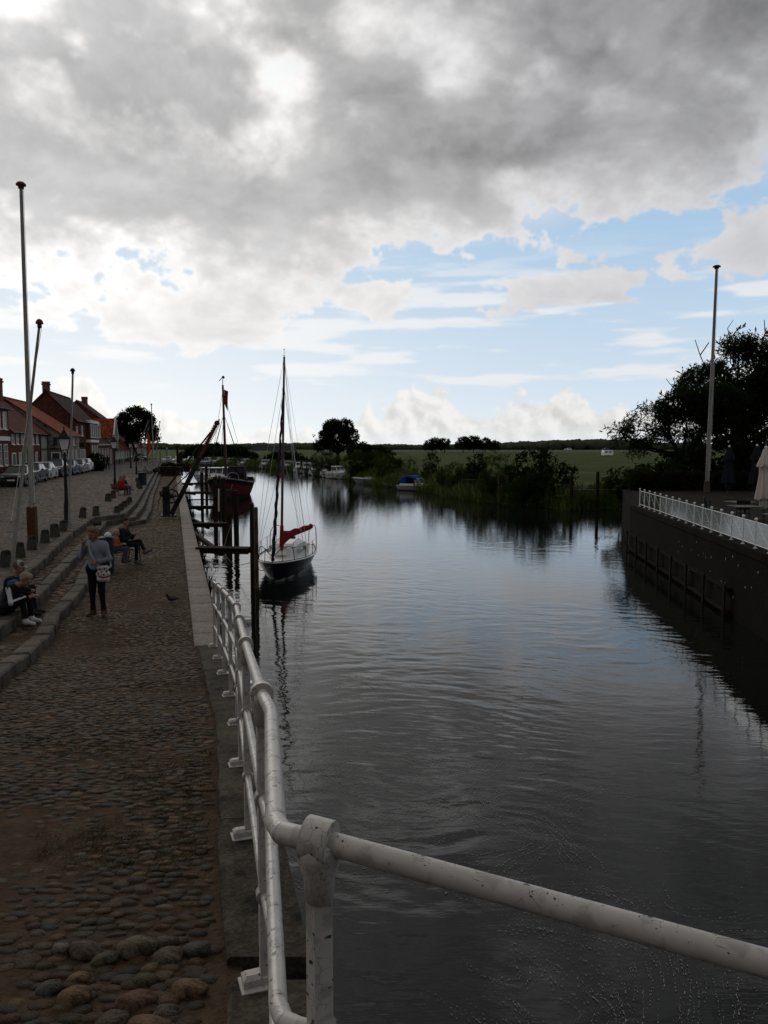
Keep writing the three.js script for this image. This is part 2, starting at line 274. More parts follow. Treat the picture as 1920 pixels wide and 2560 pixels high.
function strip(xl, xr, yOf, from, to) { // ground between two plan lines, in short lengths
  const ds = []; for (let d = from; d < 40; d += 0.5) ds.push(d); for (let d = Math.max(40, from); d <= to; d += 5) ds.push(d);
  const p = [], uv = [], idx = [], W = 6; for (const d of ds) for (let i = 0; i <= W; i++) { const x = lerp(xl(d), xr(d), i / W); p.push(x, yOf(d), -d); uv.push(x, d); } for (let j = 0; j + 1 < ds.length; j++) for (let i = 0; i < W; i++) { const k = j * (W + 1) + i, m = k + W + 1; idx.push(k, k + 1, m, k + 1, m + 1, m); }
  const g = new THREE.BufferGeometry(); g.setAttribute('position', new THREE.Float32BufferAttribute(p, 3)); g.setAttribute('uv', new THREE.Float32BufferAttribute(uv, 2)); g.setIndex(idx); g.computeVertexNormals(); return g;
}
const lowerTerrace = structure('lower_terrace', strip((d) => at1(lineM, d) - 0.02, (d) => at1(lineO, d) - 0.10, (d) => rampY(d) + stepY[1] - 0.035, 4.5, 160), M.dirt);
const upperTerrace = structure('upper_terrace', strip((d) => at1(lineU, d) - 0.02, (d) => at1(lineM, d) - 0.10, (d) => rampY(d) + stepY[2] - 0.035, 6.2, 160), M.dirt);
const street = structure('street', strip((d) => -700, (d) => d < 6.2 ? -6.2 : at1(lineU, d) - 0.10, (d) => Math.min(3.0, rampY(d) + stepY[3]) - 0.03, -40, 165), M.street);

// kerb stones of the three steps, stone by stone
{
  const r = rngOf(5), variants = [0, 1, 2, 3].map(() => { const k = 0.85 + r() * 0.4; const m = M.kerbStone.clone(); m.color.multiplyScalar(k); m.color.r *= 0.96 + r() * 0.1; return m; });
  const walk = (line, k, parent) => {
    for (let i = 0; i + 1 < line.length; i++) {
      const a = line[i], b = line[i + 1]; if (a[1] > 70) break; const L = Math.hypot(b[0] - a[0], b[1] - a[1]), n = Math.max(1, Math.round(L / (0.62 + 0.012 * a[1])));
      for (let j = 0; j < n; j++) {
        const t0 = j / n, t1 = (j + 1) / n, x0 = lerp(a[0], b[0], t0), d0 = lerp(a[1], b[1], t0), x1 = lerp(a[0], b[0], t1), d1 = lerp(a[1], b[1], t1), l = L / n - 0.014;
        const m = part('kerb_stone', metres(cbox(0.25 + r() * 0.04, 0.26, l, 0.022)), variants[(r() * 4) | 0], parent);
        const dm = (d0 + d1) / 2; m.position.set((x0 + x1) / 2 - 0.125, rampY(dm) + stepY[k] - 0.13 + (r() - 0.5) * 0.02, -dm); m.rotation.order = 'YXZ'; m.rotation.y = Math.atan2(x1 - x0, -(d1 - d0)) + (r() - 0.5) * 0.03; m.rotation.z = (r() - 0.5) * 0.05; m.rotation.x = -Math.atan2(rampY(d1) - rampY(d0), d1 - d0) * 1 + (r() - 0.5) * 0.02;
      }
    }
  };
  walk(lineO, 1, lowerTerrace); walk(lineM, 2, upperTerrace); walk(lineU, 3, street);
  for (const [line, k, parent] of [[lineO, 1, lowerTerrace], [lineM, 2, upperTerrace], [lineU, 3, street]]) { // far on, one run
    const a = line.filter((q) => q[1] >= 64); const tops = a.map(([x, d]) => V(x - 0.25, PROM + stepY[k], -d)), out = a.map(([x, d]) => V(x, PROM + stepY[k], -d)), low = a.map(([x, d]) => V(x, PROM - 0.1, -d));
    part('far_kerb', join([ribbon(tops, out), ribbon(out, low)]), M.kerbStone, parent);
  }
}

// quay wall, coping slabs, ramp kerb
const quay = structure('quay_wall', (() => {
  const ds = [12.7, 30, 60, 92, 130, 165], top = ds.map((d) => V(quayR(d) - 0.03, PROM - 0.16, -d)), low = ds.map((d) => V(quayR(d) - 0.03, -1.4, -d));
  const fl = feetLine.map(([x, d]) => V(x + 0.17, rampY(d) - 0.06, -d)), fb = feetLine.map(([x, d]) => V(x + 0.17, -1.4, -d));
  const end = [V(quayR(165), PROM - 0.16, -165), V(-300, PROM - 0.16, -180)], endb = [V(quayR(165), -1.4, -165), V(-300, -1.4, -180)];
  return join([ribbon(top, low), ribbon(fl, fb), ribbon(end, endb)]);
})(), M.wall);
{
  const r = rngOf(8), tints = [0, 1, 2].map((i) => { const m = M.coping.clone(); m.color.multiplyScalar(0.9 + 0.1 * i); return m; });
  let d = 12.72; const yaw = Math.atan2(-0.2735, -1);
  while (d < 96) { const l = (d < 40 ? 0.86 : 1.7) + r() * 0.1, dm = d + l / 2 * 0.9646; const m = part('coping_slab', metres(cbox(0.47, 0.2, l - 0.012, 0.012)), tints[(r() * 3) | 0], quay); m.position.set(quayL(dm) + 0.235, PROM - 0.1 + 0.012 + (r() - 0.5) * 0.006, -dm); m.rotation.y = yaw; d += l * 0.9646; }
  const far = [96, 130, 165]; part('far_coping', join([ribbon(far.map((q) => V(quayL(q), PROM + 0.01, -q)), far.map((q) => V(quayR(q), PROM + 0.01, -q)))]), M.coping, quay);
  // the kerb that carries the railing, cast in lengths, broken through beside the last post
  const kl = (q) => at1([[-0.20, 0.4], [-0.52, 2.4], [-0.59, 2.68], [-0.66, 2.97], [-0.90, 4.01], [-1.25, 5.59], [-1.56, 6.95], [-1.9, 8.16], [-2.93, 11.95], [-3.15, 12.71]], q), kr = (q) => at1(feetLine, q) + 0.19;
  const cuts = [[0.5, 1.1], [1.12, 2.70], [2.86, 4.4], [4.412, 6.3], [6.312, 8.4], [8.412, 10.5], [10.512, 12.70]];
  for (const [a, b] of cuts) {
    const n = 8, verts = [], faces = [];
    for (let i = 0; i <= n; i++) { const q = lerp(a, b, i / n) + (i === n && a > 1 && a < 2 ? 0 : 0), y = rampY(q) + 0.005 + (r() - 0.5) * 0.004, j = (r() - 0.5) * 0.018 + (i === n || i === 0 ? 0.012 : 0); verts.push([kl(q) + j, y - 0.14, -q], [kl(q) + j + 0.006, y - 0.012, -q], [kl(q) + j + 0.022, y, -q], [kr(q), y, -q], [kr(q), y - 0.5, -q]); }
    for (let i = 0; i < n; i++) for (let k = 0; k < 4; k++) { const s = i * 5 + k; faces.push([s, s + 5, s + 6, s + 1].reverse()); }
    faces.push([0, 1, 2, 3, 4], [n * 5 + 4, n * 5 + 3, n * 5 + 2, n * 5 + 1, n * 5]);
    part('ramp_kerb', metres(facets(verts, faces)), M.rampKerb, promenade);
  }
  // stone strip let into the promenade
  const strip = part('drain_strip', metres(timber(V(quayL(57.7) + 0.02, PROM - 0.01, -57.7), V(-18.4, PROM - 0.01, -57.7), 0.22, 0.06)), M.coping, promenade);
}

// the bridge underfoot
{
  const b = thing('bridge', 'grey concrete bridge deck behind the white railing at the foot of the picture', 'bridge');
  const dir = V(0.67, 0, 0.26).normalize(), nrm = V(-dir.z, 0, dir.x), o = V(-0.122, 0, -1.38), c = o.clone().addScaledVector(dir, 14).addScaledVector(nrm, 3.05);
  part('deck', metres(box(28.4, 0.35, 6, c.x, 2.55, c.z, 0, Math.atan2(-dir.z, dir.x), 0)), M.rampKerb, b);
  for (const k of [9, 18]) { const q = o.clone().addScaledVector(dir, k).addScaledVector(nrm, 3.05); part('pier', metres(box(0.9, 5, 5.4, q.x, -0.1, q.z, 0, Math.atan2(-dir.z, dir.x), 0)), M.rampKerb, b); }
}

// ---------------------------------------------------------------- stones: cobbles in the earth
function domeGeo(seed, ang = 9, rings = 3) { // upper half of a rounded stone, about one unit across
  const r = rngOf(seed), ph = [0, 1, 2, 3].map(() => r() * 6.28), am = [0.10 * r(), 0.09 * r(), 0.06 * r()], p = [], idx = [], sq = 2.2 + r() * 1.4;
  p.push(0, 1, 0);
  for (let j = 1; j <= rings; j++) { const t = j / rings, rad = Math.pow(Math.sin(t * Math.PI / 2), 0.9), y = Math.pow(Math.max(0, 1 - Math.pow(rad, sq)), 1 / 2); for (let i = 0; i < ang; i++) { const a = i / ang * 2 * Math.PI, k = 1 + am[0] * Math.sin(2 * a + ph[0]) + am[1] * Math.sin(3 * a + ph[1]) + am[2] * Math.sin(5 * a + ph[2]); p.push(Math.cos(a) * rad * k, y * (1 + 0.12 * Math.sin(a + ph[3]) * rad), Math.sin(a) * rad * k); } }
  for (let i = 0; i < ang; i++) idx.push(0, 1 + (i + 1) % ang, 1 + i);
  for (let j = 1; j < rings; j++) for (let i = 0; i < ang; i++) { const a = 1 + (j - 1) * ang + i, b = 1 + (j - 1) * ang + (i + 1) % ang; idx.push(a, b, a + ang, b, b + ang, a + ang); }
  const g = new THREE.BufferGeometry(); g.setAttribute('position', new THREE.Float32BufferAttribute(p, 3)); g.setIndex(idx); g.computeVertexNormals();
  g.setAttribute('uv', new THREE.Float32BufferAttribute(p.length / 3 * 2, 2)); const uv = g.attributes.uv; for (let i = 0; i < uv.count; i++) uv.setXY(i, p[i * 3] * 0.5, p[i * 3 + 2] * 0.5);
  return g;
}
const DOMES = [11, 12, 13, 14, 15].map((s) => domeGeo(s));
const STONES = [[0.200, 0.162, 0.122], [0.160, 0.130, 0.100], [0.220, 0.142, 0.086], [0.210, 0.120, 0.084], [0.300, 0.200, 0.110], [0.140, 0.134, 0.124], [0.160, 0.142, 0.086], [0.270, 0.218, 0.165]];
const stoneMats = STONES.map((c) => std(c[0], c[1], c[2], 0.72, { map: again(T.concrete, 0.9), bumpMap: again(T.grit, 0.8), bumpScale: 0.03 }));
const stoneBase = std(1.2, 1.2, 1.2, 0.72, { map: again(T.concrete, 0.9), bumpMap: again(T.grit, 0.8), bumpScale: 0.03 });
function scatter(r, lines, spacing, list, dFrom, dTo, yOf, opt) {
  let row = 0;
  for (let d = dFrom; d < dTo; d += spacing(d) * 0.80, row++) {
    const s = spacing(d), xl = lines[0](d), xr = lines[1](d);
    for (let x = xl + s * (row & 1 ? 0.5 : 0); x < xr; x += s * (0.92 + r() * 0.2)) {
      if (Math.abs(x) > d * 0.58 + 1.2) continue; const px = x + (r() - 0.5) * s * 0.5, pd = d + (r() - 0.5) * s * 0.6; if (px < xl || px > xr) continue;
      const sk = sink(px, pd), b = opt.bare ? sstep(opt.bare[0], opt.bare[1], sk) : 0; if (r() < b * 0.75) continue;
      const big = 1 + (r() < 0.10 ? 0.45 * r() : 0), w = s * (0.42 + 0.24 * r()) * big, l = s * (0.27 + 0.17 * r()) * big, h = s * (0.13 + 0.12 * r() * r());
      list.push({ x: px, d: pd, y: yOf(px, pd) - h * (0.12 + 0.5 * b), w, h, l, a: (r() - 0.5) * 0.55 + (opt.turn || 0), v: (r() * DOMES.length) | 0, c: (r() * r() * 8 + r() * 2.2) % 8 | 0, k: 0.75 + r() * 0.5 });
    }
  }
}
function stoneMatrix(s) { return new THREE.Matrix4().compose(V(s.x, s.y, -s.d), new THREE.Quaternion().setFromEuler(new THREE.Euler(s.tx || 0, s.a, s.tz || 0)), V(s.w, s.h, s.l)); }
function laid(list, name, parent, singles) {
  list.sort((a, b) => b.w / b.d - a.w / a.d); // those that show largest first
  for (const s of list.slice(0, singles)) { const m = part(singles ? 'cobble' : name, DOMES[s.v], stoneMats[s.c], parent); m.matrixAutoUpdate = true; m.position.set(s.x, s.y, -s.d); m.rotation.set(s.tx || 0, s.a, s.tz || 0); m.scale.set(s.w, s.h, s.l); }
  const rest = list.slice(singles);
  DOMES.forEach((g, v) => {
    const mine = rest.filter((s) => s.v === v); if (!mine.length) return; const im = new THREE.InstancedMesh(g, stoneBase, mine.length); im.name = name; im.userData.kind = 'stuff'; const c = new THREE.Color();
    mine.forEach((s, i) => { im.setMatrixAt(i, stoneMatrix(s)); const q = STONES[s.c]; im.setColorAt(i, c.setRGB(q[0] * s.k, q[1] * s.k, q[2] * s.k)); }); parent.add(im);
  });
}
{
  const r = rngOf(21), tilt = (l) => l.forEach((s) => { s.tx = -(s.d < 12.7 ? 0.136 : 0) + (r() - 0.5) * 0.2; s.tz = (r() - 0.5) * 0.25; });
  const kerbX = (d) => d < 12.7 ? at1([[-0.56, 2.4], [-0.94, 4.01], [-1.3, 5.59], [-1.6, 6.95], [-1.95, 8.16], [-2.98, 11.95], [-3.2, 12.71]], d) : quayL(d) - 0.02;
  let l = []; scatter(r, [(d) => at1(lineO, d) + 0.03, kerbX], (d) => d < 16 ? lerp(0.080, 0.100, clamp((d - 2.2) / 9)) : 0.100 + (d - 16) * 0.0022, l, 2.25, 66, (x, d) => groundY(x, d), { bare: [0.52, 0.66] }); tilt(l); laid(l, 'cobbles', promenade, 300);
  l = []; scatter(r, [(d) => at1(lineM, d) + 0.02, (d) => at1(lineO, d) - 0.27], (d) => 0.16 + (d - 9) * 0.002, l, 8, 50, (x, d) => rampY(d) + stepY[1] - 0.035, { bare: [0.5, 0.68] }); tilt(l); laid(l, 'terrace_cobbles', lowerTerrace, 0);
  l = []; scatter(r, [(d) => at1(lineU, d) + 0.02, (d) => at1(lineM, d) - 0.27], (d) => 0.16 + (d - 9) * 0.002, l, 9, 50, (x, d) => rampY(d) + stepY[2] - 0.035, { bare: [0.5, 0.68] }); tilt(l); laid(l, 'terrace_cobbles', upperTerrace, 0);
  l = []; scatter(r, [(d) => Math.max(-0.56 * d - 1, -38), (d) => at1(lineU, d) - 0.27], (d) => 0.18 + (d - 14) * 0.0035, l, 13, 75, (x, d) => rampY(d) + stepY[3] - 0.045, { bare: [0.66, 0.8] }); tilt(l); l.forEach((s) => { s.h *= 0.75; s.c = s.c % 4 === 3 ? 0 : s.c; }); laid(l, 'street_setts', street, 0);
}
// stones that have come loose at the broken end of the ramp
{
  const spots = [[-1.0, 2.96, 0.15, 0], [-0.91, 3.01, 0.1, 1], [-0.76, 2.95, 0.11, 5], [-0.86, 2.9, 0.11, 0], [-1.11, 2.88, 0.09, 6], [-0.9, 2.74, 0.085, 6], [-0.72, 2.67, 0.125, 2], [-0.89, 2.59, 0.125, 3], [-1.12, 2.62, 0.115, 2], [-0.78, 2.6, 0.08, 3], [-0.765, 2.53, 0.085, 0], [-0.93, 2.47, 0.11, 1], [-0.79, 2.43, 0.14, 2], [-1.16, 2.75, 0.075, 4], [-1.24, 2.68, 0.085, 5], [-1.2, 2.46, 0.06, 5], [-1.2, 2.94, 0.12, 1], [-1.31, 2.96, 0.08, 7]];
  const words = ['grey', 'dark grey', 'brown', 'reddish', 'tan', 'bluish', 'olive', 'pale grey'];
  const r = rngOf(33);
  spots.forEach(([x, d, w, c], i) => {
    const g = new THREE.IcosahedronGeometry(0.5, 3), p = g.attributes.position; for (let k = 0; k < p.count; k++) { const v = V(p.getX(k), p.getY(k), p.getZ(k)).normalize(); const n = fbm(v.x * 1.3 + i * 7, v.y * 1.3 + 3, v.z * 1.3, 2); const q = 0.5 * (0.72 + 0.56 * n); p.setXYZ(k, v.x * q, v.y * q * 0.95, v.z * q); }
    g.computeVertexNormals(); const gg = mergeVerts(g); const lm = stoneMats[c].clone(); lm.color.multiplyScalar(c === 2 || c === 4 || c === 7 ? 2.0 : 1.7); const m = part('loose_stone', gg, lm, scene); m.scale.set(w * 1.12, w * 0.56, w * 0.80); m.position.set(x, rampY(d) - 0.03 + w * 0.10, -d); m.rotation.set((r() - 0.5) * 0.3, r() * 0.9 - 0.45, (r() - 0.5) * 0.4);
    tag(m, `${words[c]} rounded field stone, ${['largest', 'second', 'third', 'fourth', 'fifth', 'sixth', 'seventh', 'eighth', 'ninth', 'tenth', 'eleventh', 'twelfth', 'thirteenth', 'fourteenth', 'fifteenth', 'sixteenth', 'seventeenth', 'last'][i]} of the loose ones by the broken kerb`, 'stone', 'loose stones at the foot of the ramp');
  });
}
function mergeVerts(g) { // shared corners so that the stone is smooth
  const p = g.attributes.position, map = new Map(), pos = [], idx = []; for (let i = 0; i < p.count; i++) { const k = `${p.getX(i).toFixed(4)},${p.getY(i).toFixed(4)},${p.getZ(i).toFixed(4)}`; let n = map.get(k); if (n === undefined) { n = pos.length / 3; map.set(k, n); pos.push(p.getX(i), p.getY(i), p.getZ(i)); } idx.push(n); }
  const o = new THREE.BufferGeometry(); o.setAttribute('position', new THREE.Float32BufferAttribute(pos, 3)); o.setIndex(idx); o.computeVertexNormals(); const uv = new Float32Array(pos.length / 3 * 2); for (let i = 0; i < uv.length / 2; i++) { uv[i * 2] = pos[i * 3] + 0.3 * pos[i * 3 + 1]; uv[i * 2 + 1] = pos[i * 3 + 2] + 0.3 * pos[i * 3 + 1]; } o.setAttribute('uv', new THREE.BufferAttribute(uv, 2)); return o;
}

// ---------------------------------------------------------------- river
{
  const murky = new THREE.MeshPhysicalMaterial({ color: new THREE.Color().setRGB(0.006, 0.007, 0.006), roughness: 0.0, ior: 1.36, specularIntensity: 1 });
  // ripples: small crests in slow eddies near the bridge, calmer reaches beyond
  const wave = (x, d) => {
    const wx = fbm(x * 0.22 + 40, 1, d * 0.22, 3) - 0.5, wd = fbm(x * 0.22 + 90, 6, d * 0.22, 3) - 0.5, X = x + wx * 3, Q = d + wd * 3;
    const rough = 0.35 + 1.1 * sstep(0.42, 0.62, fbm(x * 0.16 + 7, 2, d * 0.11, 2));
    let h = 0.0050 * (fbm(X * 1.1, 0.3, Q * 3.0, 4) - 0.5) * 2 + 0.0040 * (fbm(X * 2.2 + 5, 5.3, Q * 7.5, 3, 0.6) - 0.5) * 2;
    h += 0.0016 * (fbm(X * 7 + 5, 8.3, Q * 12, 2) - 0.5) * 2;
    return h * rough * lerp(1.0, 0.95, sstep(9, 24, d)) * lerp(1, 0.30, sstep(26, 52, d));
  };
  const x0 = -17, x1 = 15.5, ds = []; for (let d = 0.6; d < 90;) { ds.push(d); d += clamp(d * 0.0042, 0.045, 0.30); } ds.push(90);
  const nx = 400, p = [], idx = [];
  for (const d of ds) { const fade = sstep(90, 78, d); for (let i = 0; i <= nx; i++) { const x = lerp(x0, x1, i / nx); const f = fade * sstep(0, 0.03, i / nx) * sstep(1, 0.97, i / nx); p.push(x, f > 0 ? wave(x, d) * f : 0, -d); } }
  for (let j = 0; j + 1 < ds.length; j++) for (let i = 0; i < nx; i++) { const a = j * (nx + 1) + i, b = a + nx + 1; idx.push(a, a + 1, b, a + 1, b + 1, b); }
  const near = new THREE.BufferGeometry(); near.setAttribute('position', new THREE.Float32BufferAttribute(p, 3)); near.setIndex(idx); near.computeVertexNormals();
  const uv = new Float32Array(p.length / 3 * 2); for (let i = 0; i < uv.length / 2; i++) { uv[i * 2] = p[i * 3]; uv[i * 2 + 1] = -p[i * 3 + 2]; } near.setAttribute('uv', new THREE.BufferAttribute(uv, 2));
  const far = join([sheet([[x0, 90], [x1, 90], [x1 + 60, 90], [x1 + 60, 320], [-400, 320], [-400, 90]], () => 0), sheet([[x0, 0.6], [x0, 90], [-400, 90], [-400, 0.6]], () => 0), sheet([[x1, 0.6], [x1 + 60, 0.6], [x1 + 60, 90], [x1, 90]], () => 0), sheet([[-400, -300], [x1 + 60, -300], [x1 + 60, 0.6], [-400, 0.6]], () => 0)]);
  T.ripple = texture(1024, (u, v) => 0.55 * tfbm(u, v * 1, 8, 5, 301, 0.62) + 0.45 * tfbm(u, (v * 3) % 1, 12, 4, 331, 0.6));
  murky.bumpMap = again(T.ripple, 0.22, 0.34); murky.bumpScale = 0.004;
  structure('river', join([near, far]), murky);
}

// ---------------------------------------------------------------- white pipe railing
M.railPaint = std(0.60, 0.58, 0.555, 0.38, { map: again(T.paint, 2.6), bumpMap: again(T.paintH, 2.6), bumpScale: 0.0022 });
M.postPaint = std(0.60, 0.58, 0.555, 0.5, { map: again(T.paint, 3.1), bumpMap: again(T.paintH, 3.1), bumpScale: 0.002 });
function pipe(pts, r, n = 20) { // straight lengths with rounded bends, uv in metres
  const out = []; let s = 0;
  for (let i = 0; i + 1 < pts.length; i++) {
    const a = pts[i], b = pts[i + 1], L = a.distanceTo(b), g = bar(a, b, r, r, n), uv = g.attributes.uv; for (let k = 0; k < uv.count; k++) uv.setXY(k, uv.getX(k) * 2 * Math.PI * r, s + uv.getY(k) * L); out.push(g); s += L;
    if (i) { const q = ball(r * 1.002, a.x, a.y, a.z, n); const u2 = q.attributes.uv; for (let k = 0; k < u2.count; k++) u2.setXY(k, u2.getX(k) * 2 * Math.PI * r, s + u2.getY(k) * r); out.push(q); }
  }
  return join(out);
}
{
  const rail = thing('pipe_railing', 'white painted pipe railing running down the ramp and along the bridge edge', 'railing');
  const tops = FEET.map(([x, d]) => V(x, rampY(d) + 1.1, -d)); tops[8] = V(-0.122, 3.866, -1.38);
  const H = [0, -0.385, -0.75], names = ['top_rail', 'middle_rail', 'lower_rail'], R = [0.0215, 0.0195, 0.0165];
  const right = [V(0.60, 3.812, -1.105), V(2.6, 3.66, -0.33)];
  H.forEach((h, k) => {
    for (let i = 0; i < 7; i++) part(names[k], pipe([tops[i].clone().setY(tops[i].y + h), tops[i + 1].clone().setY(tops[i + 1].y + h)], R[k]), M.railPaint, rail);
    part(names[k], pipe([tops[7].clone().setY(tops[7].y + h), V(-0.365 - (k ? 0.005 : 0), 3.745 + h, -2.42), V(-0.215, 3.855 + h, -1.47), V(-0.195, 3.862 + h, -1.415), V(-0.165, 3.865 + h, -1.395), tops[8].clone().setY(tops[8].y + h)], R[k]), M.railPaint, rail);
    part(names[k], pipe([tops[8], ...right].map((p) => p.clone().setY(p.y + h)), R[k]), M.railPaint, rail);
  });
  tops.forEach((t, i) => {
    const d = -t.z, foot = rampY(d) + 0.005, h = t.y - foot - 0.01, next = tops[Math.min(i + 1, 8)], prev = tops[Math.max(i - 1, 0)], yaw = i === 8 ? 0.62 : Math.atan2(next.x - prev.x, next.z - prev.z) + 0.12;
    const post = part('post', metres(cbox(0.040, h, 0.032, 0.004, t.x, foot + h / 2, t.z, 0, yaw, 0)), M.postPaint, rail);
    const dir = (i === 8 ? V(0.72, -0.05, 0.27) : next.clone().sub(prev)).normalize();
    const c = bar(t.clone().addScaledVector(dir, -0.026), t.clone().addScaledVector(dir, 0.026), 0.041, 0.041, 24); const uv = c.attributes.uv; for (let k = 0; k < uv.count; k++) uv.setXY(k, uv.getX(k) * 0.27, uv.getY(k) * 0.06);
    const neck = lathe([[0.0, -0.115], [0.026, -0.115], [0.030, -0.07], [0.042, -0.03], [0.040, 0.0], [0, 0.02]], 16); neck.translate(t.x, t.y, t.z);
    part('collar', c, M.railPaint, rail); part('collar_neck', neck, M.railPaint, rail);
    for (const q of [-0.385, -0.75]) part('rail_clip', put(bar(V(0, 0, -0.02), V(0, 0, 0.02), 0.031, 0.031, 14), t.x, t.y + q, t.z, 0, Math.atan2(dir.x, dir.z), 0), M.postPaint, rail);
    if (i < 8) { part('foot_block', metres(cbox(0.115, 0.052, 0.062, 0.014, t.x - 0.028, foot + 0.026, t.z, 0, yaw, 0)), M.postPaint, rail); part('foot_plate', metres(cbox(0.15, 0.012, 0.10, 0.003, t.x - 0.02, foot + 0.006, t.z, 0, yaw, 0)), M.postPaint, rail); }
  });
}

// ---------------------------------------------------------------- far bank and field
const BANK = [[24, 60], [19.5, 57], [16.2, 55.3], [13.04, 55.0], [9.34, 60.28], [6.71, 65.68], [4.35, 75.21], [0.44, 85.4], [-2.85, 94.54], [-5.4, 105.86], [-10.61, 118.64], [-16.34, 139.14], [-24.15, 154.96], [-30.09, 165.05], [-36.58, 178.32], [-47.34, 198.25], [-67.18, 223.16], [-120, 262], [-420, 330]];
const FIELD = 1.0;
{
  const inl = BANK.map((b, i) => { const a = BANK[Math.max(0, i - 1)], c = BANK[Math.min(BANK.length - 1, i + 1)]; let nx = -(c[1] - a[1]), nd = c[0] - a[0]; const L = Math.hypot(nx, nd); nx /= -L; nd /= -L; return [b[0] + nx * 1.9, b[1] + nd * 1.9]; });
  const far = sheet([...inl, [-6000, 900], [-6000, 7000], [6000, 7000], [6000, 46.2], [24, 46.2]], () => FIELD);
  structure('field', far, M.grass);
  const bank = ribbon(inl.map(([x, d]) => V(x, FIELD, -d)), BANK.map(([x, d]) => V(x, -0.4, -d)));
  structure('river_bank', bank, M.grass);
}

// ---------------------------------------------------------------- right quay: wall, fender timbers, glass fence
const WALLTOP = 2.04;
const wallX = (d) => 9.07 + (10.94 - 9.07) / (34.0 - 18.02) * (d - 18.02);
{
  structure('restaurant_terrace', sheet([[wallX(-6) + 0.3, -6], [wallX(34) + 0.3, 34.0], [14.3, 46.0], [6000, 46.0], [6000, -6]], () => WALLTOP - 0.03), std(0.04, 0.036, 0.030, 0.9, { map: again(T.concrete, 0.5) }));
  const w = thing('quay_side_wall', 'dark stained concrete quay wall with timber fenders under the glass fence', 'wall');
  const A = [wallX(-6), -6], B = [wallX(34), 34], C = [14.3, 46], E2 = [17, 60];
  const wallBox = (a, b, y0, y1, th, out = 0) => { const L = Math.hypot(b[0] - a[0], b[1] - a[1]), yaw = Math.atan2(b[0] - a[0], -(b[1] - a[1])); return metres(box(th, y1 - y0, L, (a[0] + b[0]) / 2 + (th / 2 - out) * Math.cos(yaw) * -1 * -1, (y0 + y1) / 2, -(a[1] + b[1]) / 2 - (th / 2 - out) * Math.sin(yaw) * 1, 0, yaw, 0)); };
  // body and cap
  const dirx = (B[0] - A[0]) / 40, len = Math.hypot(B[0] - A[0], 40), yaw = Math.atan2(B[0] - A[0], -40), nx = Math.cos(yaw), nz = -Math.sin(yaw);
  const side = nx > 0 ? 1 : -1; const N = [nx * side, nz * side]; // towards the land
  const slab = (d0, d1, y0, y1, off0, off1, mat, name) => { const dm = (d0 + d1) / 2, L = (d1 - d0) * len / 40, o = (off0 + off1) / 2; return part(name, metres(cbox(off1 - off0, y1 - y0, L, 0.012, wallX(dm) + N[0] * o, (y0 + y1) / 2, -dm + N[1] * o, 0, yaw, 0)), mat, w); };
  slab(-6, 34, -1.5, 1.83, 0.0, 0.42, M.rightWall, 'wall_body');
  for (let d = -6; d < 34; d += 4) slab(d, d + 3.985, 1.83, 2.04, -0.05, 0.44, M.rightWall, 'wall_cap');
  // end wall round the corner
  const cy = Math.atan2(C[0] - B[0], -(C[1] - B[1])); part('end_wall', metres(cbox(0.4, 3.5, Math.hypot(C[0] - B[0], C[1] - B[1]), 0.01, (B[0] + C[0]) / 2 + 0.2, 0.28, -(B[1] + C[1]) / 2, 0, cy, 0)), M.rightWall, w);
  const fenderWood = std(0.028, 0.021, 0.016, 0.9, { map: again(T.wood, 1.3), bumpMap: again(T.woodH, 1.3), bumpScale: 0.006 });
  // fender: two rails on uprights
  for (let d = 20.4; d < 34; d += 2.28) { slab(d, Math.min(d + 2.265, 33.98), 0.70, 0.80, -0.13, -0.002, fenderWood, 'fender_rail'); slab(d, Math.min(d + 2.265, 33.98), 0.08, 0.18, -0.13, -0.002, fenderWood, 'fender_rail'); }
  for (let d = 20.5; d < 34; d += 1.9) slab(d, d + 0.16, -0.6, 0.86, -0.17, -0.131, fenderWood, 'fender_post');
  // limewash drips and droppings
  const r = rngOf(55), drip = std(0.5, 0.5, 0.47, 0.9);
  for (let i = 0; i < 26; i++) { const d = 17 + r() * 9, y = 0.5 + r() * 1.15, h = 0.03 + 0.1 * r() * r(); const m = part('dropping_streak', cbox(0.004, h, 0.012 + 0.014 * r(), 0.001), drip, w); m.position.set(wallX(d) - 0.003, y, -d); m.rotation.y = yaw; }
}
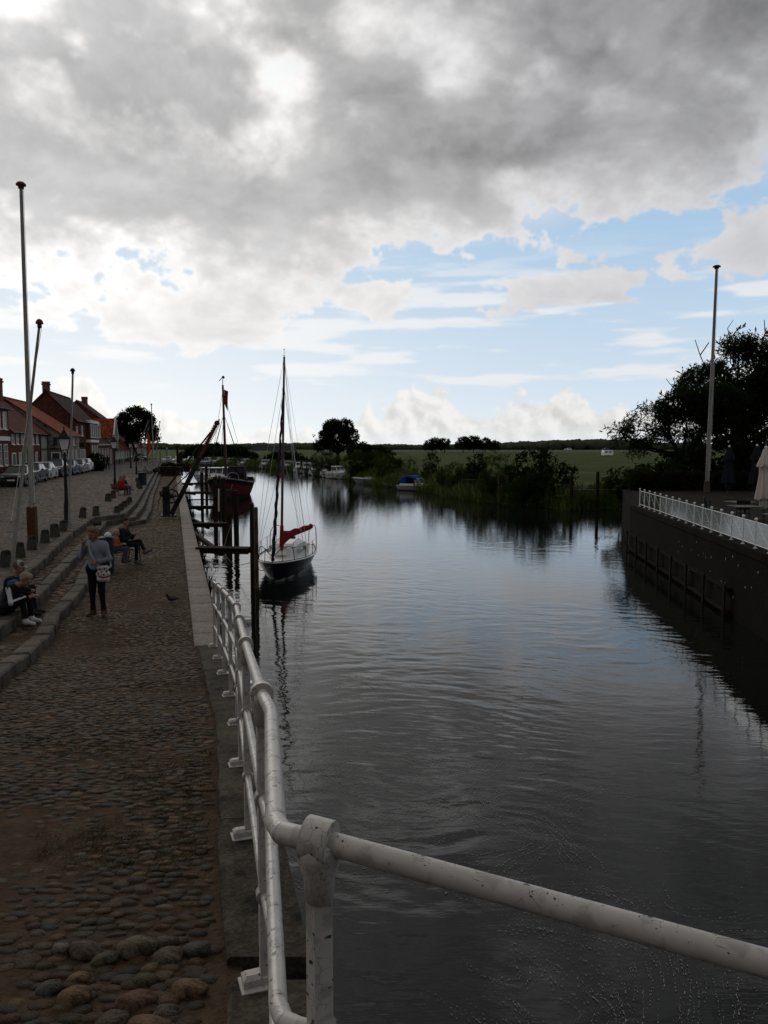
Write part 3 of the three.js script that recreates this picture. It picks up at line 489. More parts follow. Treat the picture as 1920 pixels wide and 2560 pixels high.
{
  const f = thing('glass_fence', 'low white fence of ball topped posts and branch patterned glass panels', 'fence');
  const steel = std(0.62, 0.61, 0.59, 0.4, { metalness: 0.1 }), glass = new THREE.MeshPhysicalMaterial({ color: new THREE.Color().setRGB(0.93, 0.97, 0.96), roughness: 0.02, transmission: 1, thickness: 0, ior: 1.52 }), etch = std(0.66, 0.68, 0.67, 0.6);
  const frosted = new THREE.MeshPhysicalMaterial({ color: new THREE.Color().setRGB(0.80, 0.86, 0.86), roughness: 0.04, transmission: 0.8, thickness: 0, ior: 1.6 });
  const r = rngOf(61), posts = []; for (let d = 32.75; d > 4; d -= 0.905) posts.push(d);
  posts.forEach((d, i) => {
    const x = wallX(d) + 0.12, y = WALLTOP;
    const p = part('fence_post', cyl(0.020, 0.020, 0.70, 8, x, y + 0.35, -d), steel, f); part('ball_finial', ball(0.040, x, y + 0.735, -d, 12), steel, p); part('post_foot', cyl(0.05, 0.05, 0.014, 10, x, y + 0.007, -d), steel, p);
    if (i + 1 === posts.length) return;
    const d2 = posts[i + 1], x2 = wallX(d2) + 0.12, a = (t, h) => V(lerp(x, x2, t), y + h, -lerp(d, d2, t));
    part('top_rail', bar(a(0, 0.66), a(1, 0.66), 0.012, 0.012, 6), steel, f); part('bottom_rail', bar(a(0, 0.09), a(1, 0.09), 0.012, 0.012, 6), steel, f);
    const q = [a(0.03, 0.10), a(0.97, 0.10), a(0.97, 0.65), a(0.03, 0.65)].map((v) => [v.x, v.y, v.z]);
    const panel = part('glass_panel', facets(q, [[0, 1, 2, 3]]), i > 3 ? frosted : glass, f);
    // branch pattern on the land side of the glass
    const br = [], o = 0.02, at = (t, h) => a(t, h).add(V(o, 0, 0)); let px = 0.96, ph = 0.10; const tipx = 0.05 + 0.2 * r(), tiph = 0.58 + 0.06 * r(), n = 5; let prev = at(px, ph);
    for (let k = 1; k <= n; k++) { const t = lerp(0.96, tipx, k / n), h = lerp(0.10, tiph, k / n) + (r() - 0.5) * 0.05, c = at(t, h); br.push(bar(prev, c, 0.006, 0.006, 5)); const s = r() > 0.5 ? 1 : -1; const t2 = clamp(t + s * (0.12 + 0.2 * r()), 0.05, 0.95), h2 = clamp(h + (s > 0 ? 0.02 : -0.05) + 0.08 * (r() - 0.3), 0.12, 0.63); br.push(bar(c, at(t2, h2), 0.005, 0.004, 5)); prev = c; }
    part('branch_pattern', join(br), etch, panel);
  });
}

// ---------------------------------------------------------------- plants
const leafMat = (r, g, b) => new THREE.MeshPhysicalMaterial({ color: new THREE.Color().setRGB(r, g, b), roughness: 0.95, transmission: 0.34, thickness: 0, side: THREE.DoubleSide, specularIntensity: 0.3 });
const LEAF = { dark: leafMat(0.060, 0.085, 0.024), mid: leafMat(0.095, 0.140, 0.032), willow: leafMat(0.12, 0.17, 0.040), red: leafMat(0.11, 0.075, 0.03), far: std(0.035, 0.043, 0.022, 1) };
M.bark = std(0.05, 0.042, 0.034, 0.95, { map: again(T.wood, 0.8), bumpMap: again(T.woodH, 0.8), bumpScale: 0.02 });
function tuftGeo(seed, n, len, wid, droop = 0) { // a spray of pointed leaves
  const r = rngOf(seed), p = [], nn = [];
  for (let i = 0; i < n; i++) {
    const o = V(r() - 0.5, r() - 0.5, r() - 0.5).multiplyScalar(1.1), d = V(r() - 0.5, (r() - 0.5) * 0.8 - droop, r() - 0.5).normalize(), s = V(r() - 0.5, r() - 0.5, r() - 0.5).cross(d).normalize(), L = len * (0.7 + 0.6 * r()), w = wid * (0.7 + 0.6 * r());
    const a = o, c = o.clone().addScaledVector(d, L), b = o.clone().addScaledVector(d, L * 0.45).addScaledVector(s, w), e = o.clone().addScaledVector(d, L * 0.45).addScaledVector(s, -w), m = d.clone().cross(s);
    for (const q of [a, b, c, a, c, e]) { p.push(q.x, q.y, q.z); nn.push(m.x, m.y, m.z); }
  }
  const g = new THREE.BufferGeometry(); g.setAttribute('position', new THREE.Float32BufferAttribute(p, 3)); g.setAttribute('normal', new THREE.Float32BufferAttribute(nn, 3)); return g;
}
const TUFT = { broad: tuftGeo(3, 9, 0.62, 0.20), fine: tuftGeo(4, 12, 0.75, 0.085, 0.15), willow: tuftGeo(5, 13, 1.0, 0.06, 0.5) };
function leaves(name, parent, blobs, { tuft = 'broad', mat = LEAF.dark, size = 0.4, density = 1, seed = 1, gap = 0.42, shell = 0.55 }) {
  const r = rngOf(seed), ms = [], q = new THREE.Quaternion(), e = new THREE.Euler();
  for (const [x, y, z, rx, ry, rz = rx, dens = 1] of blobs) {
    const vol = rx * ry * rz * 4.19, n = Math.min(16000, Math.round(density * dens * vol / Math.pow(size, 3) * 3.2));
    for (let i = 0; i < n; i++) {
      const v = V(r() * 2 - 1, r() * 2 - 1, r() * 2 - 1); const L = v.length(); if (L > 1 || L < 1e-3) continue; v.multiplyScalar(Math.pow(L, shell) / L);
      const wob = 0.80 + 0.42 * fbm(v.x * 1.9 + x, v.y * 1.9 + y, v.z * 1.9 + z, 3), px = x + v.x * rx * wob, py = y + v.y * ry * wob, pz = z + v.z * rz * wob;
      if (fbm(px * 0.9 / size * 0.28, py * 0.9 / size * 0.28, pz * 0.9 / size * 0.28, 2) < gap) continue;
      const s = size * (0.6 + 0.8 * r()); ms.push(new THREE.Matrix4().compose(V(px, py, pz), q.setFromEuler(e.set(r() * 6.3, r() * 6.3, r() * 6.3)).clone(), V(s, s, s)));
    }
  }
  const im = new THREE.InstancedMesh(TUFT[tuft], mat, ms.length); ms.forEach((m, i) => im.setMatrixAt(i, m)); im.name = name; im.userData.kind = 'stuff'; parent.add(im); return im;
}
function limb(a, b, r0, r1, r, bend = 0.12) { const L = a.distanceTo(b), m = a.clone().lerp(b, 0.5).add(V((r() - 0.5) * L * bend, (r() - 0.3) * L * bend, (r() - 0.5) * L * bend)); const n = 6, cur = new THREE.CatmullRomCurve3([a, m, b]), out = []; let p = a; for (let i = 1; i <= n; i++) { const q = cur.getPoint(i / n); out.push(bar(p, q, lerp(r0, r1, (i - 1) / n), lerp(r0, r1, i / n), 7)); p = q; } return join(out); }
// a tree stands at its base; blobs are lumps of the crown in its own axes
function tree(name, label, base, { trunk = [0, 3, 0], r = 0.2, blobs, group, ...o }) {
  const t = thing(name, label, name.includes('bush') ? 'bush' : 'tree', base, 0, group), rg = rngOf((o.seed || 1) * 31), w = [], top = V(...trunk);
  w.push(limb(V(0, -0.3, 0), top, r, r * 0.6, rg, 0.06));
  for (const b of blobs) { const c = V(b[0], b[1] + b[4] * 0.2, b[2]), s = V(0, 0, 0).lerp(top, 0.65 + 0.35 * rg()); w.push(limb(s, c, r * 0.42, r * 0.07, rg, 0.22)); for (let k = 0; k < 4; k++) { const v = V(rg() - 0.5, rg() - 0.35, rg() - 0.5).normalize(); w.push(limb(s.clone().lerp(c, 0.55 + 0.3 * rg()), c.clone().add(V(v.x * b[3], v.y * b[4], v.z * (b[5] ?? b[3])).multiplyScalar(0.95)), r * 0.13, r * 0.02, rg, 0.3)); } }
  part('trunk', metres(join(w)), M.bark, t); leaves('crown', t, blobs, o); return t;
}
function bush(label, base, o) {
  const t = thing('bush', label, 'bush', base, 0, o.group), rg = rngOf((o.seed || 1) * 17), w = [];
  for (const b of o.blobs) for (let k = 0; k < 3; k++) w.push(limb(V(b[0] * 0.6 + (rg() - 0.5) * 0.4, -0.2, b[2] + (rg() - 0.5) * 0.4), V(b[0] + (rg() - 0.5) * b[3], b[1] + b[4] * 0.5 * rg(), b[2]), 0.05, 0.015, rg, 0.2));
  part('stems', join(w), M.bark, t).userData.kind = 'stuff'; leaves('foliage', t, o.blobs, o); return t;
}
// ---- the trees behind the right terrace
{
  tree('spreading_tree', 'broad dark tree with bare top twigs beyond the right flagpole', [25.2, 1, -56], { trunk: [0.2, 5.2, 0], r: 0.42, seed: 3, size: 0.46, tuft: 'fine', density: 1.0, gap: 0.46, blobs: [[-1.2, 7.6, 0, 2.7, 1.9, 2.4], [1.2, 9.0, 0, 2.5, 2.2, 2.4], [3.6, 8.2, 0.4, 2.6, 2.6, 2.4], [-2.6, 5.6, 0.6, 2.2, 1.6, 2], [0.6, 5.6, 0.8, 2.6, 1.9, 2], [3.6, 5.2, 0.3, 2.6, 2.2, 2], [0.4, 10.5, 0, 1.5, 1.1, 1.4, 0.8], [6.5, 7.4, 0, 3, 3, 2.6], [2.3, 10.9, 0, 1.6, 1.0, 1.4, 0.7]] });
  tree('leaning_tree', 'dark tree with long low boughs reaching left over the field', [20.2, 1, -51], { trunk: [-0.6, 3.2, 0], r: 0.26, seed: 5, size: 0.40, tuft: 'fine', density: 0.95, gap: 0.475, blobs: [[-4.6, 4.35, 0, 0.9, 0.7, 0.9, 0.8], [-3.4, 4.7, 0.3, 1.3, 1.0, 1.2], [-2.1, 5.3, 0, 1.7, 1.1, 1.4], [-0.6, 6.0, 0, 1.8, 1.2, 1.5], [0.9, 6.7, 0, 1.6, 1.2, 1.4], [-1.4, 4.2, 0.4, 1.5, 0.8, 1.2], [1.0, 4.9, 0.2, 1.9, 1.2, 1.4], [-3.6, 3.5, 0.2, 1.0, 0.5, 0.8, 0.7], [2.2, 5.9, 0, 1.6, 1.5, 1.4]] });
  tree('bushy_tree', 'low dense dark tree filling the gap behind the hedge', [22.5, 1, -49], { trunk: [0, 1.5, 0], r: 0.22, seed: 7, size: 0.42, density: 1.0, gap: 0.36, blobs: [[-3.4, 1.9, 0, 2.0, 1.5, 1.6], [-0.8, 2.3, 0, 2.2, 1.7, 1.6], [2.2, 2.6, 0, 2.4, 1.9, 1.6], [5.0, 2.8, 0, 2.4, 2.2, 1.6], [-5.5, 1.4, 0.3, 1.3, 1.1, 1.2]] });
  bush('leafy bush hanging over the field edge left of the terrace hedge', [15.6, 1, -47.6], { seed: 9, size: 0.34, mat: LEAF.mid, density: 1.0, blobs: [[-0.9, 1.5, 0, 1.2, 0.9, 0.9], [0.4, 1.1, 0, 1.3, 1.1, 1.0], [-0.1, 0.4, 0.3, 1.1, 0.8, 0.8], [1.8, 1.7, 0, 1.2, 1.0, 1.0]] });
  // dead twigs above the crown
  const tw = thing('bare_branches', 'bare dead twigs sticking out above the broad dark tree', 'branch'), r = rngOf(70), w = [];
  const run = (...p) => { for (let i = 0; i + 1 < p.length; i++) w.push(bar(V(...p[i]), V(...p[i + 1]), 0.045 - 0.009 * i, 0.036 - 0.009 * i, 5)); };
  run([24.9, 10.5, -56], [24.8, 12.3, -56], [24.6, 13.0, -56], [25.0, 13.6, -56]); run([24.75, 12.2, -56], [25.3, 12.9, -56], [25.9, 13.15, -56]); run([23.4, 9.6, -56], [22.7, 11.1, -56], [22.3, 12.2, -56]); run([22.7, 11.1, -56], [23.3, 12.0, -56]); run([27.0, 11.2, -56], [27.3, 12.7, -56], [27.2, 13.6, -56]); run([27.3, 12.6, -56], [28.1, 13.3, -56]);
  run([21.4, 6.8, -51], [19.9, 7.5, -51], [18.9, 8.5, -51], [18.5, 9.0, -51]); run([19.9, 7.5, -51], [18.9, 7.6, -51], [18.3, 7.7, -51]); run([20.6, 7.2, -51], [20.1, 8.1, -51], [19.7, 8.6, -51]); run([21.8, 7.7, -51], [21.5, 8.9, -51]);
  part('twig', join(w), M.bark, tw);
}
for (const [x, y, z, l] of [[25.45, 12.96, -56, 'small dark bird on a bare treetop twig, the left of two'], [25.78, 13.12, -56, 'small dark bird on a bare treetop twig, the right of two']]) {
  const b = thing('perched_bird', l, 'bird', [x, y, z], 0.4, 'birds on the treetop'), m = std(0.03, 0.03, 0.032, 0.9);
  const body = put(new THREE.SphereGeometry(0.5, 10, 8), 0, 0, 0); body.scale(0.16, 0.15, 0.26); body.rotateX(-0.55); body.translate(0, 0.10, 0); const head = ball(0.05, 0, 0.22, 0.09, 8), tail = box(0.05, 0.015, 0.14, 0, 0.03, -0.15, 0.5), beak = cyl(0.012, 0.002, 0.04, 5, 0, 0.22, 0.155, Math.PI / 2);
  part('body', join([body, head, tail]), m, b); part('beak', beak, m, b);
}
// ---- trees and bushes of the far bank
tree('round_tree', 'rounded dark tree standing alone on the far bank behind the white cruisers', [-7.6, 1, -127], { trunk: [0.1, 3, 0], r: 0.3, seed: 11, size: 0.42, density: 1.0, gap: 0.41, blobs: [[0, 5.6, 0, 2.0, 1.6, 1.8], [0.2, 6.6, 0, 2.5, 1.5, 2.2], [-1.9, 5.0, 0, 1.9, 1.4, 1.8], [1.9, 5.2, 0, 1.7, 1.4, 1.7], [-0.4, 4.2, 0, 2.5, 1.6, 2], [-2.6, 3.6, 0, 1.5, 0.9, 1.4], [2.8, 4.0, 0, 1.3, 0.8, 1.3]] });
tree('bank_tree', 'low dark spreading tree just right of the lone rounded tree', [-3.2, 1, -131], { trunk: [0, 1.2, 0], r: 0.2, seed: 12, size: 0.42, density: 1, gap: 0.4, blobs: [[-1, 2.6, 0, 2.2, 1.5, 1.8], [1.6, 2.5, 0, 2.4, 1.3, 1.8], [3.7, 1.8, 0, 1.7, 1.1, 1.4]] });
const bushes = [
  ['round green willow bush behind the white cruisers on the far bank', -8.6, 115, 'willow', LEAF.willow, [[0, 1.6, 0, 2.2, 1.9, 1.6], [1.5, 0.8, 0.4, 1.5, 1.4, 1.2]]],
  ['broad dark willow bush overhanging the flat covered boat', -2.4, 99, 'willow', LEAF.mid, [[-0.6, 1.7, 0, 2.2, 1.9, 1.6], [1.8, 1.9, 0, 2.0, 1.7, 1.6], [0.6, 0.6, 0.8, 2.6, 1.2, 1.0]]],
  ['wide willow bush between the covered boat and the rowing dinghy', 1.4, 90.5, 'willow', LEAF.willow, [[-1.0, 1.5, 0, 1.9, 1.6, 1.4], [1.1, 1.3, 0, 1.5, 1.5, 1.2]]],
  ['small upright tree like bush behind the blue canopy boat', 4.9, 80, 'broad', LEAF.mid, [[0, 2.3, 0, 0.9, 1.2, 0.9], [0.2, 1.1, 0, 1.2, 1.0, 0.9]]],
  ['dark bush spilling to the water right of the blue canopy boat', 6.6, 71.5, 'willow', LEAF.mid, [[0, 1.0, 0, 1.6, 1.5, 1.2], [1.4, 0.8, 0.6, 1.4, 1.4, 1.1], [0.4, 0.1, 1.2, 1.6, 0.9, 0.9]]],
  ['upright dark bush with a rounded top behind the water jetty', 8.2, 68, 'broad', LEAF.dark, [[0, 2.5, 0, 1.0, 1.1, 0.9], [0.1, 1.3, 0, 1.3, 1.3, 1.0]]],
  ['tall bush leaning over the white topped jetty posts', 9.6, 64.2, 'willow', LEAF.mid, [[0, 1.9, 0, 1.5, 1.7, 1.2], [0.6, 0.5, 1.6, 1.7, 1.2, 1.0], [-0.9, 0.3, 1.0, 1.2, 1.1, 0.9]]],
  ['highest dark bush on the bank with one thin leafy shoot on top', 12.0, 60.5, 'broad', LEAF.dark, [[0, 2.6, 0, 1.7, 1.5, 1.3], [1.4, 1.6, 0.2, 1.6, 1.4, 1.2], [-1.4, 1.4, 0.3, 1.5, 1.4, 1.1], [0.5, 4.15, 0, 0.42, 0.5, 0.4, 0.7], [0.4, 3.5, 0, 0.3, 0.5, 0.3, 0.6]]],
  ['dense green bush at the water left of the two tall mooring posts', 11.6, 58.3, 'willow', LEAF.mid, [[0.2, 0.9, 0, 1.7, 1.3, 1.0], [-1.5, 0.5, -0.4, 1.4, 1.1, 0.9], [0.2, -0.1, 0.7, 1.8, 0.8, 0.8]]],
  ['low scrub between the mooring posts and the terrace hedge', 17.8, 58.5, 'willow', LEAF.mid, [[-1, 0.3, 0, 1.4, 0.9, 0.9], [1.3, 0.5, 0.2, 1.8, 1.1, 1.0]]],
];
bushes.forEach(([l, x, d, tuft, mat, blobs], i) => bush(l, [x, 0.9, -d], { seed: 20 + i, size: 0.30, tuft, mat, blobs: blobs.map((b) => [b[0], b[1] * 0.84, b[2], b[3] * 1.05, b[4] * 0.84, b[5], b[6]]), density: 0.55, gap: 0.40, group: 'bushes along the far bank' }));
// bushes where the river turns away to the left
[['dark willow bush far left where the river turns, nearest the quay end', -55, 228, 3.6, 3.2], ['dark willow bush far off behind the moored boats at the river turn', -47, 214, 4.2, 3.4], ['wide dark willow bush far off left of the red mast', -40, 204, 4.4, 3.0], ['low far willow bush between the red mast and the near mast', -22, 168, 3.0, 2.0], ['low far bush just left of the near mast', -17.2, 150, 2.4, 2.0]].forEach(([l, x, d, a, b], i) => bush(l, [x, 1, -d], { seed: 50 + i, size: 0.55, tuft: 'broad', mat: LEAF.dark, gap: 0.36, density: 0.9, blobs: [[0, b * 0.5, 0, a, b * 0.8, a * 0.7], [a * 0.8, b * 0.3, 0, a * 0.7, b * 0.55, a * 0.6], [-a * 0.8, b * 0.3, 0, a * 0.7, b * 0.6, a * 0.6]], group: 'far willow bushes at the river turn' }));
tree('churchyard_tree', 'large round dark tree rising behind the red roofed houses', [-49.0, 1.75, -152], { trunk: [0, 5, 0], r: 0.5, seed: 14, size: 0.62, density: 1.1, gap: 0.42, blobs: [[0.5, 8.0, 0, 3.2, 2.4, 2.8], [-2.0, 7.0, 0, 2.4, 2.0, 2.2], [2.6, 6.6, 0, 2.4, 2.2, 2.2], [0.6, 5.2, 0, 3.2, 2.4, 2.6], [3.4, 4.3, 0, 1.7, 1.8, 1.6], [-3.2, 5.4, 0, 1.6, 1.4, 1.5]] });
// clump of trees across the field
[[24.5, 2.6, 7.2], [28.5, 3.2, 8.4], [33.5, 3.4, 8.0], [44, 3.6, 9.0], [50, 4.2, 9.4], [57, 3.8, 8.2], [63, 3.0, 6.6]].forEach(([x, a, h], i) => tree('field_tree', `distant tree in the clump across the field, ${['first', 'second', 'third', 'fourth', 'fifth', 'sixth', 'seventh'][i]} from the left`, [x, 1, -420 - i * 3], { trunk: [0, h * 0.4, 0], r: 0.3, seed: 80 + i, size: 1.0, density: 0.9, gap: 0.34, blobs: [[0, h * 0.66, 0, a, h * 0.32, a], [a * 0.6, h * 0.5, 0, a * 0.7, h * 0.28, a * 0.7], [-a * 0.6, h * 0.45, 0, a * 0.7, h * 0.28, a * 0.7]], group: 'tree clump across the field' }));
// the far wood along the horizon
{
  const geos = [0, 1, 2].map((s) => { const g = mergeVerts(new THREE.IcosahedronGeometry(1, 3)); const p = g.attributes.position; for (let i = 0; i < p.count; i++) { const v = V(p.getX(i), p.getY(i), p.getZ(i)).normalize(), k = 0.62 + 0.7 * fbm(v.x * 3 + s * 9, v.y * 3, v.z * 3, 4, 0.65); p.setXYZ(i, v.x * k, v.y * k, v.z * k); } g.computeVertexNormals(); return g; });
  const r = rngOf(91), per = [[], [], []];
  for (let i = 0; i < 2600; i++) {
    const az = lerp(-40, 40, r()) * D2R, d = 760 + 260 * r(), a = az / D2R; const rise = 0.6 + 0.5 * fbm(a * 0.35 + 9, 2, 3, 3) + 0.75 * Math.exp(-Math.pow((a - 15) / 5, 2)) + 0.15 * sstep(0, -8, a); const h = (d / 760) * 5.1 * rise * (0.75 + 0.35 * r());
    per[(r() * 3) | 0].push(new THREE.Matrix4().compose(V(Math.tan(az) * d, 1 + h * 0.42, -d), new THREE.Quaternion().setFromEuler(new THREE.Euler(0, r() * 6, 0)), V(h * (0.8 + 0.6 * r()), h * 0.62, h * 0.8)));
  }
  const wood = thing('far_wood', 'dark band of distant woodland along the horizon', 'wood'); wood.userData.kind = 'stuff';
  per.forEach((ms, k) => { const im = new THREE.InstancedMesh(geos[k], LEAF.far, ms.length); ms.forEach((m, i) => im.setMatrixAt(i, m)); im.name = 'crowns'; im.userData.kind = 'stuff'; wood.add(im); });
}
// clipped hedge on the terrace
{
  const h = thing('terrace_hedge', 'long clipped hedge with a browning top along the back of the terrace', 'hedge', [0, 0, 0]);
  const blobs = []; for (let x = 14.9; x < 40; x += 0.7) blobs.push([x, 2.45, -45.3 + 0.1 * Math.sin(x), 0.55, 0.62, 0.55]);
  part('stems', join(Array.from({ length: 36 }, (_, i) => bar(V(14.8 + i * 0.7, 1.9, -45.3), V(14.9 + i * 0.7, 2.9, -45.25), 0.03, 0.015, 5))), M.bark, h).userData.kind = 'stuff';
  leaves('foliage', h, blobs, { size: 0.22, mat: LEAF.dark, density: 1.0, gap: 0.3, seed: 31 });
  leaves('brown_tips', h, blobs.map((b) => [b[0], 3.02, b[2], 0.5, 0.10, 0.45, 0.7]), { size: 0.16, mat: LEAF.red, density: 0.6, gap: 0.35, seed: 32 });
}
// reeds at the water's edge, weeds in the shallows, moss and grass in the paving: nobody could count them
{
  const blade = (n, seed, spread, lean) => { const r = rngOf(seed), p = [], nn = []; for (let i = 0; i < n; i++) { const a = r() * 6.28, x = (r() - 0.5) * spread, z = (r() - 0.5) * spread, h = 0.6 + 0.5 * r(), l = lean * (0.3 + r()), w = 0.018, c = Math.cos(a), s = Math.sin(a); const q = [[x - s * w, 0, z + c * w], [x + s * w, 0, z - c * w], [x + c * l * 0.4, h * 0.6, z + s * l * 0.4], [x + c * l, h, z + s * l]]; for (const t of [[0, 1, 2], [0, 2, 3]]) for (const k of t) { p.push(...q[k]); nn.push(c, 0.3, s); } } const g = new THREE.BufferGeometry(); g.setAttribute('position', new THREE.Float32BufferAttribute(p, 3)); g.setAttribute('normal', new THREE.Float32BufferAttribute(nn, 3)); return g; };
  const grow = (name, label, category, g, mat, list) => { const im = new THREE.InstancedMesh(g, mat, list.length); const q = new THREE.Quaternion(); list.forEach(([x, y, z, s, sy = s], i) => im.setMatrixAt(i, new THREE.Matrix4().compose(V(x, y, z), q.setFromEuler(new THREE.Euler(0, i * 2.39, 0)), V(s, sy, s)))); im.name = numbered(name); im.userData = { kind: 'stuff', label, category }; scene.add(im); };
  const r = rngOf(101), reeds = [], weeds = [], moss = [], tall = [];
  for (let i = 0; i + 1 < BANK.length - 3; i++) { const [ax, ad] = BANK[i], [bx, bd] = BANK[i + 1], L = Math.hypot(bx - ax, bd - ad), n = Math.round(L * 16); for (let k = 0; k < n; k++) { const t = r(), o = 0.1 + 2.4 * r(); reeds.push([lerp(ax, bx, t) + o * 0.75, Math.min(0.95, o * 0.55 - 0.1), -lerp(ad, bd, t) - o * 0.6, 0.55 + 0.8 * r()]); } }
  grow('bank_reeds', 'reeds and rough grass along the far water edge', 'reeds', blade(9, 7, 0.7, 0.3), std(0.075, 0.098, 0.030, 0.95, { side: THREE.DoubleSide }), reeds);
  const clumps = [[-5.2, 21.5, 0.7], [-5.9, 23.2, 0.6], [-5.0, 19.4, 0.5], [-6.4, 29, 0.8], [-8.6, 33.5, 0.9], [-2.2, 14.8, 0.45], [-1.6, 12.4, 0.4], [-3.4, 17.3, 0.5], [-10.3, 41, 1.0], [12.0, 36.5, 0.8], [11.2, 38.5, 0.7], [-7.6, 30.5, 0.8]];
  for (const [x, d, s] of clumps) for (let k = 0; k < 34 * s; k++) { const a = r() * 6.28, q = Math.sqrt(r()) * s * 1.1; weeds.push([x + Math.cos(a) * q, -0.08, -d - Math.sin(a) * q * 0.8, (0.10 + 0.16 * r()) * (d < 16 ? 0.55 : 1)]); }
  for (let k = 0; k < 260; k++) { const d = 18 + 50 * r(), x = quayR(d) + 0.1 + 0.5 * r() * r(); tall.push([x, -0.1, -d, 0.3 + 0.45 * r()]); }
  grow('water_weeds', 'sparse dark water weeds poking out of the shallows by the piles', 'weeds', blade(5, 8, 0.35, 0.6), std(0.03, 0.035, 0.016, 0.95, { side: THREE.DoubleSide }), weeds);
  grow('quay_reeds', 'thin reeds growing at the foot of the left quay wall', 'reeds', blade(7, 9, 0.4, 0.25), std(0.035, 0.048, 0.018, 0.95, { side: THREE.DoubleSide }), tall);
  for (let k = 0; k < 5200; k++) { const d = 2.4 + 24 * r() * r(), x = lerp(at1(lineO, d) + 0.05, (d < 12.7 ? at1(feetLine, d) - 0.2 : quayL(d)) - 0.02, r()); const g = fbm(x * 0.8 + 30, 7, d * 0.8, 3); const edge = Math.exp(-Math.abs(x - (d < 12.7 ? at1(feetLine, d) - 0.24 : quayL(d))) * 9) * 0.16 + Math.exp(-Math.abs(x - at1(lineO, d)) * 8) * 0.14; const strip = Math.exp(-Math.pow((d - 7.35) / 0.12, 2)) * (x > -2.15 ? 0.3 : 0); if (g + edge + strip < 0.60 + 0.1 * r()) continue; moss.push([x, groundY(x, d) + 0.004, -d, 0.022 + 0.03 * r(), 0.010 + 0.016 * r()]); }
  grow('paving_grass', 'short grass and moss between the promenade cobbles', 'grass', blade(16, 10, 1.8, 0.7), std(0.05, 0.062, 0.018, 0.95, { side: THREE.DoubleSide }), moss);
  // flecks of foam turning in the eddies below the bridge
  const flake = new THREE.CircleGeometry(0.5, 6); flake.rotateX(-Math.PI / 2); const flow = (x, d) => { const e = 0.05, f = (a, b) => fbm(a * 0.30 + 2, 3, b * 0.30, 3) * 9 + 0.8 * Math.log(0.12 + Math.hypot(a - 0.95, b - 6.6)); return [f(x, d + e) - f(x, d - e), -(f(x + e, d) - f(x - e, d))]; };
  const fl = []; const q = new THREE.Quaternion();
  for (let k = 0; k < 5200 && fl.length < 30000; k++) { // flecks drift in lines along the current
    let d = 3.2 + 12 * Math.pow(r(), 1.3), x = -1.4 + 5.6 * r() * Math.sqrt(r()); const dens = fbm(x * 0.55 + 60, 2, d * 0.55, 3) + 0.14 * Math.exp(-Math.hypot(x - 0.9, d - 6.6) / 1.3) - 0.06 * Math.max(0, x - 1.2) - 0.008 * Math.max(0, d - 9); if (dens < 0.435 + 0.09 * r()) continue;
    const n = 4 + 18 * r() * r(), gap = 0.025 + 0.05 * r(), big = 0.6 + 0.7 * r();
    for (let j = 0; j < n; j++) { const [fx, fd] = flow(x, d), L = Math.hypot(fx, fd) || 1; x += fx / L * gap * (0.6 + 0.8 * r()) + (r() - 0.5) * 0.012; d += fd / L * gap * (0.6 + 0.8 * r()) + (r() - 0.5) * 0.012; if (d < 2.5 || x < (d < 12.7 ? at1(feetLine, d) : quayL(d)) + 0.3) break; const s = (0.0035 + 0.007 * r() * r()) * big, st = 1.2 + 3.6 * r(); fl.push(new THREE.Matrix4().compose(V(x, 0.009, -d), q.setFromEuler(new THREE.Euler(0, Math.atan2(fd, fx), 0)).clone(), V(s * st, 1, s))); }
  }
  const im = new THREE.InstancedMesh(flake, std(0.25, 0.24, 0.215, 0.9, { side: THREE.DoubleSide }), fl.length); fl.forEach((m, i) => im.setMatrixAt(i, m)); im.name = numbered('foam_flecks'); im.userData = { kind: 'stuff', label: 'pale foam flecks turning in eddies on the dark water by the railing', category: 'foam' }; scene.add(im);
}

// ---------------------------------------------------------------- the row of old houses on the left
const HU = [-0.2149, -0.9766], HN = [0.9766, -0.2149], HP = [-30.1, -60.4], HT = 102.41 * D2R, SY = 1.72; // along the street, towards the river, where the row enters the picture, turn, ground
const stPos = (s, t, y = SY) => [HP[0] + s * HU[0] + t * HN[0], y, HP[1] + s * HU[1] + t * HN[1]];
const brickMat = (r, g, b) => std(r, g, b, 0.9, { map: again(T.brick, 0.42), bumpMap: again(T.grit, 1), bumpScale: 0.01 });
const roofMat = (r, g, b) => std(r, g, b, 0.85, { map: again(T.tile, 0.26), bumpMap: again(T.tileH, 0.26), bumpScale: 0.05 });
const HM = { brick: brickMat(0.15, 0.075, 0.060), brickDark: brickMat(0.115, 0.053, 0.044), brickPale: brickMat(0.20, 0.145, 0.115), plaster: std(0.55, 0.54, 0.51, 0.9, { map: again(T.concrete, 0.3) }), trim: std(0.60, 0.58, 0.55, 0.7), pane: std(0.02, 0.022, 0.025, 0.06, { metalness: 0 }), door: std(0.045, 0.035, 0.03, 0.6), beam: std(0.03, 0.026, 0.022, 0.8),
  orange: roofMat(0.44, 0.105, 0.045), red: roofMat(0.19, 0.052, 0.034), brown: roofMat(0.095, 0.037, 0.030), chimney: brickMat(0.22, 0.12, 0.095) };
HM.pane = new THREE.MeshPhysicalMaterial({ color: new THREE.Color().setRGB(0.03, 0.035, 0.04), roughness: 0.05, ior: 1.5, specularIntensity: 1 });
